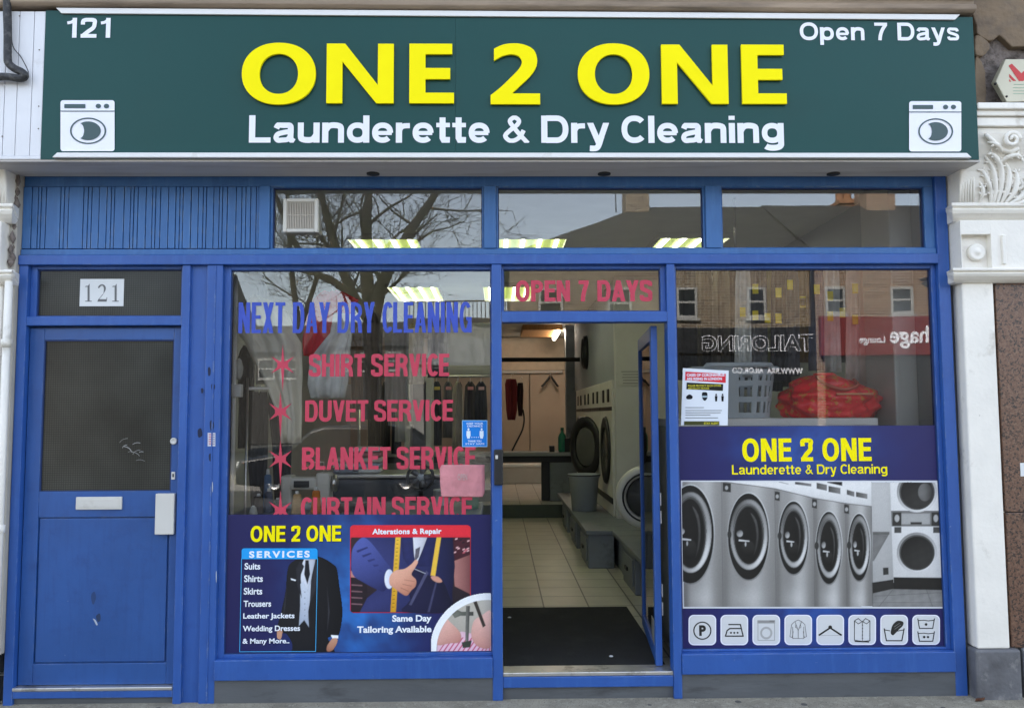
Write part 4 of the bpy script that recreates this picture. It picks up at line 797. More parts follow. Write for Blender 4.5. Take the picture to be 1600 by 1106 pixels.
for x, y in ((12, 92), (14, 120)): MB().ring([W(x-6, y-1, SY-.03), W(x+6, y+1, SY-.03)] if y < 100 else [W(x, y-6, SY-.03), W(x, y+6, SY-.03)], .0, 6) 
# alarm box
al = thing('alarm_box', 'ivory hexagonal alarm box with a red V logo on the brown wall', 'alarm box', W(1590, 130, -.05))
hx = [(1562, 92), (1625, 92), (1650, 126), (1630, 159), (1570, 159), (1556, 131)]
hx = [(1571, 93), (1633, 93), (1652, 127), (1636, 158), (1573, 160), (1556, 128)]
hb = [(1566, 95), (1636, 95), (1657, 128), (1640, 161), (1566, 161), (1548, 131)]
Yb, Ym = -.06, -.125
b = MB(); back = [W(x, y, Yb) for x, y in hb]; fr = [W(x, y, Ym) for x, y in hx]
b.add(back+fr, [tuple(range(6)), tuple(range(11, 5, -1))]+[(i, (i+1) % 6, 6+(i+1) % 6, 6+i) for i in range(6)]); b.build('cover', M['alarm'], al, .005)
box('base', M['navy'], al, fx(1572, 163, -.06), fx(1645, 163, -.06), -.115, -.03, fz(166, -.06, 1580), fz(159, -.06, 1580), .004)
lg = MB()
def logo(pts): lg.prism([(W(x, y, Ym-.001).x, W(x, y, Ym-.001).z) for x, y in pts], Ym-.0015, Ym-.0005)
logo([(1576, 103), (1581, 100), (1596, 115), (1611, 100), (1617, 103), (1599, 127), (1592, 127)]); logo([(1577, 116), (1588, 127), (1583, 127), (1577, 121)]); logo([(1577, 124), (1580, 128), (1577, 128)])
lg.build('logo', M['logored'], al)
tx = MB()
for k, (y, a, c) in enumerate(((132, 1584, 1612), (137, 1583, 1614), (142, 1583, 1610), (146.5, 1583, 1612))): tx.box(fx(a, y, Ym), fx(c, y, Ym), Ym-.0012, Ym-.0002, fz(y+.9, Ym, 1590), fz(y, Ym, 1590))
tx.build('small_print', flat((.30, .42, .30), .7), al)
q = MB()
for x, y in ((1556, 131), (1573, 151)): c = W(x, y, Ym-.002); q.lathe((c.x, Ym+.006, c.z), [(.008, 0), (.006, .01)], 8, 'y')
q.build('screw', M['iron'], al)

# scuffs and marks
def mark(parent, pts, m, y, name='scuff_mark'):
    q = smooth_loop(pts, 3); q = [(W(u, v, y).x, W(u, v, y).z) for u, v in q]; return MB().prism(q, y-.0004, y+.0002).build(name, m, parent)
pale, dim = flat((.42, .45, .50), .8, 'bare_scratch'), flat((.014, .022, .06), .8, 'dark_scuff')
dy = .0408
mark(dr, [(145, 966), (149, 968), (152.5, 975), (150.5, 976), (147.5, 970)], pale, dy); mark(dr, [(143, 928), (148, 924), (150, 934), (146, 944), (143, 938)], flat((.02, .05, .15), .8), dy); mark(dr, [(150, 962), (156, 958), (157, 968), (153, 971)], flat((.016, .035, .09), .8), dy)
rp_ = [o for o in sf.children if o.name.startswith('recessed_panel')][0]; po_ = [o for o in sf.children if o.name.startswith('post')][0]
for x, y, w_, h_ in ((327, 580, 2.2, 7), (333, 604, 3, 5), (316, 610, 2, 4), (331, 664, 3.2, 8), (329, 714, 2.8, 6), (332, 760, .8, 8), (338, 900, .7, 9)):
    mark(po_, [(x-w_, y-h_*.5), (x, y-h_), (x+w_, y-h_*.3), (x+w_*.7, y+h_*.8), (x-w_*.6, y+h_)], dim if w_ > 1 else pale, -.0006)
mark(rp_, [(309, 672), (314, 669), (316, 680), (310, 683)], dim, .0212)
lf2 = MB(); vs = []
for x, y, z in ((0, 0, 0), (.02, -.012, .012), (.045, -.004, .006), (.06, .01, .016), (.035, .016, .002), (.012, .014, .01)): vs.append((2.53+x, -.10+y, GZ+.004+z))
lf2.add(vs, [(0, 1, 2, 3, 4, 5)]); lf2.add([v+Vector((0, 0, -.0015)) for v in map(Vector, vs)], [(5, 4, 3, 2, 1, 0)]); tag(lf2.build('fallen_leaf', flat((.10, .035, .012), .8)), 'curled brown leaf on the pavement at the foot of the grey plinth', 'leaf')

gum = MB(); rg = random.Random(5)
for k in range(22):
    x, y = rg.uniform(-2.6, 2.9), -rg.random()*.5-.03; r = rg.uniform(.010, .022); gum.lathe((x, y, GZ), [(r, .0), (r*.9, .0012), (r*.3, .0018)], 9, sx=rg.uniform(.8, 1.3))
tag(gum.build('chewing_gum', flat((.10, .095, .085), .9)), 'dark trodden gum spots on the pavement in front of the shop', 'gum', kind='stuff')
# ================================================================== printed vinyls on the windows
YV = .045
def mot(px, py):                                   # mottled royal-blue ground of both prints
    n_ = noise.fractal(Vector((px*.035, py*.035, 5)), 1.0, 2.0, 5); g = 0
    return n_
def bgfun(cx, cy, rx, ry, dark, lite):
    def f(px, py):
        d = math.exp(-(((px-cx)/rx)**2+((py-cy)/ry)**2)); t = max(0, min(1, d*(.75+.55*mot(px, py))))
        return tuple(a+(b-a)*t for a, b in zip(dark, lite))
    return f
# ---- left poster: tailoring
p1 = thing('window_poster', 'navy tailoring poster with a black suit and list of services in the window', 'poster', (-.78, YV, .277), None)
q = Print(YV)
q.grid(350.5, 803.5, 768, 1023.5, 90, 50, bgfun(555, 935, 75, 120, S(33, 32, 84), S(48, 116, 196))); q.build('backing_sheet', M['pr'], p1)
Z = lambda x, y: (340+x/3.252, 700+y/3.252)
def ZP(l): return [Z(*p) for p in l]
def zt(pr, s, x0, x1, y0, y1, col, bold=.02, sp=1.0): a, b = Z(x0, y0), Z(x1, y1); pr.text(s, a[0], b[0], a[1], b[1], col, bold, sp)
YEL, WHT, CYA = S(255, 238, 0), S(240, 244, 250), S(28, 160, 236)
h = Print(YV-.0004); h.word('ONE 2 ONE', Z(169, 0)[0]+.8, Z(629, 0)[0]+.8, Z(0, 394)[1]+.7, Z(0, 474)[1]+.7, S(52, 52, 20), .215, .07, .22); h.build('headline_shadow', M['pr'], p1); words_px('ONE 2 ONE', Z(168, 0)[0], Z(628, 0)[0], Z(0, 393)[1], Z(0, 474)[1], YV-.0018, .205, .08, .23, 'headline', M['yellow'], p1)
suit = Raster(lambda y: Z(296, 0)[0], lambda y: Z(642, 0)[0], Z(0, 540)[1], Z(0, 1049)[1], YV-.0012, .8)
suit.poly(ZP(smooth_loop([(440, 548), (395, 566), (362, 592), (350, 650), (345, 720), (322, 830), (303, 905), (318, 938), (350, 945), (380, 1000), (376, 1050), (470, 1052), (588, 1050), (590, 1010), (562, 962), (612, 956), (632, 880), (634, 800), (620, 700), (608, 615), (585, 585), (520, 550)], 4)), S(30, 30, 34), S(16, 16, 20), 0)
suit.poly(ZP([(440, 562), (498, 562), (480, 640), (466, 720), (428, 720), (420, 640), (424, 600)]), S(225, 228, 235), S(170, 178, 190), 0)
suit.poly(ZP([(420, 690), (436, 672), (456, 720), (474, 680), (472, 760), (460, 830), (464, 908), (440, 872), (413, 902), (420, 800)]), S(205, 212, 222), S(160, 170, 186), 90)
suit.poly(ZP([(446, 568), (463, 568), (470, 640), (456, 690), (440, 640)]), S(24, 26, 34))
suit.poly(ZP([(440, 600), (424, 640), (420, 690), (428, 760), (405, 700), (398, 610), (420, 572)]), S(42, 42, 48)); suit.poly(ZP([(498, 566), (512, 620), (500, 720), (468, 790), (474, 690), (488, 620)]), S(44, 44, 50))
suit.poly(ZP([(372, 660), (398, 668), (396, 674), (374, 668)]), WHT)
for k in range(5): suit.poly(ZP(oval(443, 730+k*30, 3, 3, 8)), S(120, 128, 140))
suit.poly(ZP([(556, 700), (570, 830), (556, 930), (562, 830)]), S(58, 58, 64)); suit.poly(ZP([(352, 700), (338, 800), (330, 880), (345, 800)]), S(52, 52, 58))
suit.poly(ZP([(576, 948), (616, 950), (614, 966), (580, 966)]), WHT); suit.poly(ZP(smooth_loop([(580, 966), (610, 966), (604, 1000), (580, 1028), (556, 1030), (556, 1005), (568, 985)], 3)), S(200, 150, 120), S(160, 105, 80), 90)
suit.poly(ZP(smooth_loop([(305, 918), (328, 922), (328, 955), (318, 972), (302, 965), (300, 940)], 3)), S(196, 145, 116))
suit.build('suit_picture', M['pr'], p1)
sv = Print(YV-.0035)
sv.poly(ZP([(122, 563)]+[(122+14-14*math.cos(R(a)), 522-14*math.sin(R(a))) for a in range(0, 91, 15)]+[(494+14*math.sin(R(a)), 522-14*math.cos(R(a))) for a in range(0, 91, 15)]+[(508, 563)]), CYA)
zt(sv, 'SERVICES', 160, 468, 521, 556, WHT, .04, 1.35)
for a in (((122, 560), (112, 1033)), ((112, 1033), (498, 1031)), ((498, 1031), (508, 560))): sv.line(ZP(a), 1.0, S(70, 170, 225))
for s, x0, x1, y0, y1 in (('Suits', 137, 217, 582, 616), ('Shirts', 135, 230, 644, 679), ('Skirts', 133, 227, 708, 743), ('Trousers', 132, 272, 773, 805), ('Leather Jackets', 130, 391, 837, 872), ('Wedding Dresses', 128, 419, 900, 937), ('& Many More..', 127, 365, 965, 999)): zt(sv, s, x0, x1, y0, y1, WHT, .025)
sv.build('service_list', M['pr'], p1)
al_ = Raster(lambda y: Z(668, 0)[0], lambda y: Z(1292, 0)[0], Z(0, 385)[1], Z(0, 841)[1], YV-.0016, .8); cy = lambda *c: S(*c)
al_.poly(ZP(rrect(671, 388, 1289, 838, 24)), S(196, 38, 60)); al_.poly(ZP(rrect(677, 452, 1283, 832, 10)), S(62, 44, 48), S(30, 24, 34), 90)
al_.poly(ZP([(1195, 560), (1283, 540), (1283, 740), (1205, 700)]), S(176, 120, 112), S(120, 70, 70), 0); al_.poly(ZP([(1195, 452), (1283, 452), (1283, 540), (1195, 575)]), S(70, 28, 38))
for k in range(16): x = 1200+random.random()*80; y = 455+random.random()*90; al_.poly(ZP([(x, y), (x+12, y-4), (x+12, y+3), (x, y+7)]), S(*random.choice(((190, 90, 100), (30, 15, 25), (220, 170, 170)))))
al_.poly(ZP([(677, 600), (760, 640), (760, 832), (677, 832)]), S(38, 28, 34)); al_.poly(ZP([(677, 622), (740, 640), (740, 660), (677, 655)]), S(190, 130, 120))
for k in range(4): al_.poly(ZP([(680, 690+k*32), (735, 694+k*32), (735, 700+k*32), (680, 697+k*32)]), S(120, 90, 95))
al_.poly(ZP([(735, 452), (1195, 452), (1206, 600), (1192, 740), (1198, 832), (722, 832), (760, 760), (810, 720), (740, 560)]), S(58, 64, 120), S(24, 26, 62), 0)
al_.poly(ZP([(992, 452), (1066, 452), (1040, 520), (1010, 590), (996, 540)]), S(226, 226, 232), S(180, 180, 190), 0); al_.poly(ZP([(1006, 512), (1030, 500), (1022, 552), (1000, 580)]), S(96, 92, 100))
al_.poly(ZP([(930, 452), (992, 452), (1000, 560), (985, 620), (945, 560)]), S(40, 44, 92)); al_.poly(ZP([(1066, 452), (1110, 452), (1080, 600), (1010, 600)]), S(34, 38, 84))
al_.poly(ZP(smooth_loop([(690, 500), (735, 454), (780, 480), (850, 570), (884, 625), (855, 716), (822, 722), (740, 680), (686, 640), (680, 560)], 4)), S(84, 96, 168), S(34, 38, 84), 60)
for k in range(5): al_.poly(ZP([(705+k*28, 520+k*24), (760+k*18, 500+k*30), (765+k*18, 506+k*30), (712+k*28, 530+k*24)]), S(48, 54, 112))
al_.poly(ZP([(904, 452), (931, 452), (906, 832), (878, 832)]), S(238, 190, 60), S(206, 150, 30), 90); al_.poly(ZP([(1113, 452), (1136, 452), (1106, 650), (1082, 645)]), S(236, 190, 66))
for k in range(18): y = 465+k*20; x = 918-k*1.35; al_.poly(ZP([(x-8, y), (x+2, y), (x+2, y+2.5), (x-8, y+2.5)]), S(90, 60, 20))
al_.poly(ZP(smooth_loop([(1000, 606), (1080, 650), (1140, 668), (1180, 760), (1198, 832), (940, 832), (980, 770), (960, 700)], 3)), S(34, 34, 70), S(18, 18, 44), 0)
al_.poly(ZP([(1060, 620), (1072, 632), (985, 798), (972, 794)]), S(84, 84, 118)); al_.poly(ZP([(1112, 660), (1120, 664), (1078, 832), (1066, 832)]), S(70, 70, 104))
al_.poly(ZP(oval(872, 664, 24, 50, 20)), S(236, 238, 246), S(190, 200, 220), 0)
al_.poly(ZP(smooth_loop([(876, 648), (905, 620), (950, 612), (985, 588), (1006, 566), (1018, 578), (1004, 606), (985, 640), (1008, 668), (1006, 700), (984, 722), (962, 748), (935, 738), (900, 712), (874, 690)], 4)), S(236, 178, 150), S(186, 120, 96), 60)
for a in (((940, 690), (985, 700)), ((930, 708), (970, 726)), ((950, 668), (1000, 676))): al_.line(ZP(a), .6, S(150, 90, 72))
al_.poly(ZP(smooth_loop([(1085, 650), (1120, 652), (1142, 676), (1120, 682), (1092, 668)], 3)), S(206, 146, 124)); al_.line(ZP([(1000, 612), (1056, 636)]), .8, S(200, 200, 210))
al_.poly(ZP([(671, 452)]+[(671+24-24*math.cos(R(a)), 412-24*math.sin(R(a))) for a in range(0, 91, 15)]+[(1265+24*math.sin(R(a)), 412-24*math.cos(R(a))) for a in range(0, 91, 15)]+[(1289, 452)]), S(222, 42, 56))
al_.build('alterations_picture', M['pr'], p1); al_ = Print(YV-.0022)
zt(al_, 'Alterations & Repair', 786, 1138, 408, 444, WHT, .035, 1.05)
al_.build('caption', M['pr'], p1); al_ = Print(YV-.0022)
zt(al_, 'Same Day', 887, 1087, 846, 890, WHT, .035); zt(al_, 'Tailoring Available', 709, 1087, 902, 946, WHT, .035)
al_.build('caption', M['pr'], p1)
cl_ = lambda l: ZP([(min(max(x, 1084), 1391), min(max(y, 700), 1048)) for x, y in l])
ci = Raster(lambda y: Z(1082, 0)[0], lambda y: Z(1392, 0)[0], Z(0, 730)[1], Z(0, 1049)[1], YV-.0032, .8)
arc = lambda r: [(1372+r*math.cos(R(a)), 1030+r*math.sin(R(a))) for a in range(172, 281, 4)]
ci.poly(cl_(arc(296)+[(1391, 745), (1391, 1048), (1084, 1048)]), S(244, 246, 248)); inn = arc(262)+[(1391, 775), (1391, 1048), (1120, 1048)]
def cin(l):                                        # clip to the inner disc
    o = []
    for x, y in l:
        dx, dy = x-1372, y-1030; d = math.hypot(dx, dy)
        if d > 260: x, y = 1372+dx*260/d, 1030+dy*260/d
        o.append((min(x, 1391), min(y, 1047)))
    return ZP(o)
ci.poly(cin(inn), S(196, 190, 176), S(150, 140, 128), 90)
ci.poly(cin([(1100, 960), (1240, 930), (1391, 960), (1391, 1048), (1100, 1048)]), S(226, 186, 200))
for k in range(13): ci.poly(cin([(1110+k*24, 1047), (1118+k*24, 1047), (1178+k*24, 960), (1170+k*24, 960)]), S(200, 90, 120))
ci.poly(cin(smooth_loop([(1106, 900), (1150, 860), (1190, 890), (1235, 940), (1228, 985), (1180, 990), (1120, 1000), (1096, 960)], 4)), S(236, 186, 170), S(190, 130, 116), 60); ci.poly(cin(smooth_loop([(1300, 880), (1340, 850), (1391, 830), (1391, 1000), (1330, 1010), (1290, 960)], 4)), S(240, 196, 182), S(200, 140, 126), 90)
ci.poly(cin([(1180, 830), (1215, 815), (1240, 830), (1300, 830), (1300, 850), (1235, 850), (1205, 862)]), S(120, 122, 110), S(70, 72, 66), 0)
ci.poly(cin([(1262, 800), (1282, 800), (1274, 1000), (1258, 1000)]), S(130, 128, 120), S(60, 58, 54), 0); ci.poly(cin([(1296, 770), (1316, 772), (1362, 900), (1348, 910)]), S(64, 56, 50)); ci.poly(cin([(1240, 985), (1292, 975), (1284, 1010), (1246, 1014)]), S(60, 66, 56))
ci.build('sewing_picture', M['pr'], p1)
# ---- right poster: washing machines
p2 = thing('window_poster', 'navy launderette poster picturing a row of steel washing machines with eight care symbols', 'poster', (1.73, YV, .278))
q = Print(YV); YQ = lambda x, y: (1040+x/2.373, 640+y/2.373)
def QP(l): return [YQ(*p) for p in l]
def bgR(px, py): return bgfun(1265, 700 if py < 850 else 960, 95, 60, S(34, 32, 88), S(44, 84, 160))(px, py)
bw = MB(); nx, ny = 60, 50; vs = []; cs = []
for j in range(ny+1):
    for i in range(nx+1):
        x, z = 1.006+(2.456-1.006)*i/nx, .279+(1.490-.279)*j/ny; vs.append((x, YV, z)); cs.append(bgR(1064+(1476-1064)*i/nx, 1015-350*j/ny))
bw.add(vs, [(j*(nx+1)+i, j*(nx+1)+i+1, (j+1)*(nx+1)+i+1, (j+1)*(nx+1)+i) for j in range(ny) for i in range(nx)], cs).build('backing_sheet', M['pr'], p2)
words_px('ONE 2 ONE', 1159, 1361, 684.5, 720.5, YV-.001, .21, .085, .24, 'headline', M['yellow'], p2); words_px('Launderette & Dry Cleaning', 1143.5, 1386, 725.5, 740.3, YV-.001, .17, .085, .26, 'subtitle', M['yellow'], p2)
XL = lambda y: 1062.5+(y-665)*.0155; XR = lambda y: 1472+(y-665)*.034
Print(YV-.0008).poly([(XL(750), 750.5), (XR(750)+.5, 750.5), (XR(949)+1, 950), (XL(950), 950)], S(214, 216, 220)).build('picture_border', M['pr'], p2); e = 752.5
pc = Raster(lambda y: XL(y)+1, lambda y: XR(y)-1, 752.5, 947.5, YV-.0016, .95)
G = lambda v, w_=None: S(v, v-1, v-4)
pc.poly([(XL(753)+1, e), (XR(752)-1, e), (XR(948)-1, 947.5), (XL(948)+1, 947.5)], G(178), G(150), 90)
pc.poly(QP([(760, 640), (1040, 640), (1046, 730), (765, 730)]), G(108), G(140), 90)
for a in (((775, 690), (1044, 676)), ((765, 715), (1045, 712)), ((860, 645), (790, 730)), ((960, 645), (990, 730))): pc.line(QP(a), .5, G(92))
pc.poly(QP([(752, 268), (834, 268), (840, 655), (768, 672)]), G(186), G(158), 90); pc.poly(QP([(766, 640), (846, 628), (848, 662), (768, 680)]), G(40)); pc.poly(QP([(768, 452), (830, 452), (830, 462), (768, 466)]), G(96)); pc.poly(QP([(768, 466), (828, 462), (772, 560), (768, 560)]), G(120)); pc.poly(QP([(806, 585), (826, 584), (827, 610), (807, 612)]), G(48))
pc.poly(QP([(832, 268), (1028, 268), (1034, 640), (845, 640)]), G(222), G(198), 90); pc.poly(QP([(845, 620), (1034, 622), (1036, 668), (847, 664)]), G(28))
pc.poly(QP([(836, 374), (1028, 374), (1029, 432), (838, 432)]), G(118)); pc.poly(QP([(874, 384), (980, 384), (980, 424), (874, 424)]), G(160)); pc.poly(QP([(908, 416), (950, 416), (950, 424), (908, 424)]), G(40))
for x in (842, 986): pc.poly(QP([(x, 380), (x+32, 380), (x+32, 430), (x, 430)]), G(50)); pc.poly(QP(oval(x+16, 402, 9, 14, 12)), G(170))
for x in (848, 992): pc.poly(QP([(x, 434), (x+26, 434), (x+26, 456), (x, 456)]), G(70))
for cy_, cl0 in ((305, 268), (529, 0)):
    for r_, g1, g2 in ((75, 150, 235), (66, 90, 60), (60, 26, 52)):
        pc.poly(QP([(x, max(y, cl0)) for x, y in oval(932, cy_, r_, r_, 40)]), G(g1), G(g2), 60)
pc.poly(QP([(x, max(y, 268)) for x, y in oval(962, 305, 26, 34, 20)]), G(120), G(60), 0); pc.line(QP([(1022, 300), (1030, 560)]), 1.2, G(140))
xa = (XL(850)-1040)*2.373+3; bx = [xa, 208, 405, 549, 668, 763]; top = [264, 264, 290, 325, 345, 357]
for k in range(5):
    x0, x1 = bx[k], bx[k+1]
    ph = k*1.3
    def steel(u, v, ph=ph): g_ = 150+34*math.exp(-((u-.62)/.20)**2)-26*math.exp(-((u-.04)/.10)**2)-20*u*u+5*math.sin(u*7+ph)-18*v+26*math.exp(-((v-.93)/.10)**2)*math.exp(-((u-.45)/.3)**2); return S(g_, g_-2, g_-6)
    pc.quad(YQ(x0, max(top[k], 264)), YQ(x1, top[k+1]), YQ(x1+(5 if k < 4 else 2), 728 if k == 4 else 732), YQ(x0+5, 732), 24, 10, steel)
    pc.line(QP([(x1, top[k+1]), (x1+5, 731)]), .9, G(70))
pc.poly(QP([(208, 264), (763, 264), (763, 357), (668, 346), (549, 326), (405, 291)]), G(228), G(205), 90); pc.line(QP([(208, 266), (405, 292), (549, 327), (668, 347), (763, 358)]), 1.0, G(96))
for x0, y0, x1, y1 in ((420, 266, 455, 276), (480, 266, 540, 284), (560, 270, 598, 300), (604, 282, 648, 312), (672, 296, 700, 322), (706, 304, 748, 330)): pc.poly(QP([(x0, y0), (x1, y0+8), (x1, y1), (x0, y1-8)]), G(70), G(130), 0)
pc.poly(QP([(600, 266), (655, 266), (655, 282), (600, 270)]), G(30)); 
for x, y in ((212, 270), (405, 302), (543, 330), (662, 350)): pc.poly(QP([(x, y), (x+(30 if x < 300 else 18), y+3), (x+(30 if x < 300 else 18), y+36), (x, y+32)]), G(48)); pc.poly(QP(oval(x+(14 if x < 300 else 9), y+19, 6, 8, 10)), G(160))
for cx, cy_, rr, rg, ri in ((92, 462, (88, 182), (78, 150), (48, 118)), (308, 470, (76, 160), (70, 131), (46, 98)), (475, 475, (56, 135), (51, 118), (33, 86)), (606, 512, (48, 134), (45, 119), (28, 86)), (718, 510, (41, 124), (37, 109), (22, 78))):
    c_ = QP; oy = 8
    pc.poly(c_(oval(cx, cy_, rr[0]+3, rr[1]+4, 48)), G(216), G(120), 90); pc.poly(c_(oval(cx-1, cy_-1, *rr, 48)), G(34), G(22), 0)
    ro = QP(oval(cx+1, cy_-oy, *rg, 48)); rn = QP(oval(cx, cy_-oy, ri[0]*1.22, ri[1]*1.13, 48)); pc.poly(ro, G(150), None, None, 1.1, .35)
    pc.cring(ro, rn, lambda t, j: G(max(60, min(235, 150+40*math.cos(2*math.pi*t-.9)-70*(j-.45)**2*2-(46 if j > .9 else 0)-(36 if j < .08 else 0)+16*math.cos(6*math.pi*t+k)))))
    pc.poly(QP(oval(cx, cy_-oy, ri[0]*1.2, ri[1]*1.12, 40)), G(70), G(26), 90, 1.1, .0); pc.poly(QP(oval(cx-1, cy_-oy, ri[0]*1.10, ri[1]*1.05, 40)), G(26), G(18), 0, 1.1, .0)
    pc.poly(QP([(cx+ri[0]*u, cy_-oy+ri[1]*v) for u, v in smooth_loop([(.15, -.82), (.62, -.55), (.80, 0), (.66, .5), (.40, .78), (.58, .35), (.62, 0), (.50, -.42)], 3)]), G(84), G(50), 90)
    pc.poly(QP(oval(cx-ri[0]*.05, cy_-oy+ri[1]*.52, ri[0]*.55, ri[1]*.30, 24)), G(46), G(20), 90, 2.5); pc.poly(QP([(cx-ri[0]*.8, cy_+ri[1]*.10), (cx+ri[0]*.05, cy_+ri[1]*.15), (cx+ri[0]*.05, cy_+ri[1]*.19), (cx-ri[0]*.8, cy_+ri[1]*.17)]), G(196))
    pc.poly(QP(oval(cx-ri[0]*.72, cy_-12, rg[0]*.17, 13, 16)), G(60), G(190), 60); pc.poly(QP(oval(cx-ri[0]*.25, cy_+ri[1]*.28, 3, 9, 10)), G(170))
    if cx > 200: pc.poly(c_(oval(cx-rg[0]*1.02, cy_-8, 8, 15, 12)), G(50))
pc.build('machine_picture', M['pr'], p2)
K, D = G(36), G(196)
def ic(k, fn):
    x0 = 1075.8+k*49.95; x1 = x0+43.2; y0, y1 = 960, 1007.5-.1*k
    t = Print(YV-.0008, .00006); t.poly([(x, y) for x, y in rrect(x0, y0, x1, y1, 8)], S(236, 236, 246)); t.poly(rrect(x0+1.6, y0+1.6, x1-1.6, y1-1.6, 7), S(214, 215, 214)); o = t.build('care_tile', M['pr'], p2)
    s_ = Print(YV-.0016, .00006); fn(s_, lambda u, v: (x0+(x1-x0)*u, y0+(y1-y0)*v)); s_.build('symbol', M['pr'], o)
def L(s_, f, pts, w_=1.3, c=K): s_.line([f(*p) for p in pts], w_, c)
def i0(s_, f): s_.ring([f(*p) for p in oval(.5, .52, .33, .30, 32)], [f(*p) for p in oval(.5, .52, .285, .26, 32)], K); a, b = f(.385, .34), f(.63, .69); s_.text('P', a[0], b[0], a[1], b[1], K, .05)
def i1(s_, f):
    L(s_, f, [(.30, .32), (.72, .32), (.82, .70), (.18, .70)], 1.9); L(s_, f, [(.18, .70), (.24, .52), (.34, .45), (.74, .45)], 1.9)
    for u in (.38, .50, .62): s_.poly([f(*p) for p in oval(u, .59, .035, .032, 12)], K)
def i2(s_, f):
    g = G(168); s_.poly([f(*p) for p in ((.18, .18), (.82, .18), (.82, .28), (.18, .28))], G(150)); L(s_, f, [(.2, .18), (.2, .84), (.8, .84), (.8, .18)], 1.0, g); s_.ring([f(*p) for p in oval(.5, .60, .22, .21, 28)], [f(*p) for p in oval(.5, .60, .15, .14, 28)], G(176)); L(s_, f, [(.62, .2), (.8, .2)], 1, G(90))
def i3(s_, f):
    g = G(110); L(s_, f, [(.38, .22), (.26, .32), (.20, .72), (.28, .75), (.32, .55)], .8, g); L(s_, f, [(.62, .22), (.74, .32), (.80, .72), (.72, .75), (.68, .55)], .8, g); L(s_, f, [(.30, .40), (.30, .78), (.70, .78), (.70, .40)], .8, g); L(s_, f, [(.38, .22), (.50, .52), (.62, .22)], .8, g); L(s_, f, [(.50, .52), (.50, .78)], .8, g); L(s_, f, [(.38, .22), (.5, .17), (.62, .22)], .8, g); L(s_, f, [(.42, .3), (.40, .42), (.47, .44)], .6, g); L(s_, f, [(.58, .3), (.60, .42), (.53, .44)], .6, g)
def i4(s_, f): L(s_, f, [(.10, .67), (.50, .43), (.90, .67)], 2.6); L(s_, f, [(.15, .68), (.85, .68)], .5, G(150)); s_.poly([f(*p) for p in oval(.5, .41, .07, .06, 14)], K)
def i5(s_, f):
    L(s_, f, [(.36, .12), (.22, .20), (.22, .84), (.50, .88), (.78, .86), (.78, .20), (.62, .12)], 1.1); L(s_, f, [(.51, .2), (.51, .86)], .7); L(s_, f, [(.36, .12), (.51, .24), (.62, .12)], 1.0); L(s_, f, [(.22, .20), (.36, .30), (.51, .22), (.66, .30), (.78, .20)], 1.0); L(s_, f, [(.24, .88), (.74, .90)], 1.6)
    for k in range(5): s_.poly([f(*p) for p in oval(.51, .34+k*.11, .022, .018, 8)], K)
def i6(s_, f):
    L(s_, f, [(.14, .46), (.22, .86), (.78, .86), (.86, .46)], 1.7); L(s_, f, [(.16, .50), (.34, .53)], 1.3); L(s_, f, [(.62, .54), (.85, .50)], 1.3)
    s_.poly([f(*p) for p in smooth_loop([(.38, .62), (.40, .46), (.46, .32), (.62, .20), (.80, .22), (.84, .30), (.78, .40), (.68, .48), (.56, .60), (.46, .68)], 4)], G(40)); L(s_, f, [(.5, .40), (.7, .28)], .5, G(150)); L(s_, f, [(.52, .48), (.74, .34)], .5, G(150))
def i7(s_, f):
    for v in (.13, .56): L(s_, f, [(.20, v), (.26, v+.32), (.74, v+.32), (.80, v)], 1.5); L(s_, f, [(.22, v+.06), (.42, v+.05), (.58, v+.07), (.79, v+.05)], 1.2)
    s_.poly([f(*p) for p in oval(.5, .32, .05, .045, 12)], K)
    for u in (.43, .57): s_.poly([f(*p) for p in oval(u, .74, .045, .04, 12)], K)
for k, fn in enumerate((i0, i1, i2, i3, i4, i5, i6, i7)): ic(k, fn)
# ================================================================== lettering stuck on the glass from inside
YI = .064
def sticker(s, x0, x1, y0, y1, m, label, bold=.05, sp=1.0, cat='window lettering'):
    yy = YV+.004; o = thing('window_lettering', label, cat, W((x0+x1)/2, y1, yy)); words_px(s, x0, x1, y0, y1, yy, bold, .05, sp, 'word', m, o); return o
sticker('NEXT DAY DRY CLEANING', 373, 737, 472, 520, M['bluev'], 'blue vinyl words NEXT DAY DRY CLEANING across the window', .13, .15)
for s, x0, x1, y0, y1 in (('SHIRT SERVICE', 483, 702, 553, 588), ('DUVET SERVICE', 477, 708, 625, 658), ('BLANKET SERVICE', 472, 743, 698, 733), ('CURTAIN SERVICE', 470, 738, 776, 811)):
    sticker(s, x0, x1, y0, y1, M['red'], 'red vinyl words %s on the window glass' % s, .19, .18)
sticker('OPEN 7 DAYS', 805, 1019, 438, 471, M['red'], 'red vinyl words OPEN 7 DAYS above the open door', .215, .30)
near = {570: 'SHIRT SERVICE', 643: 'DUVET SERVICE', 717: 'BLANKET SERVICE', 797: 'CURTAIN SERVICE'}
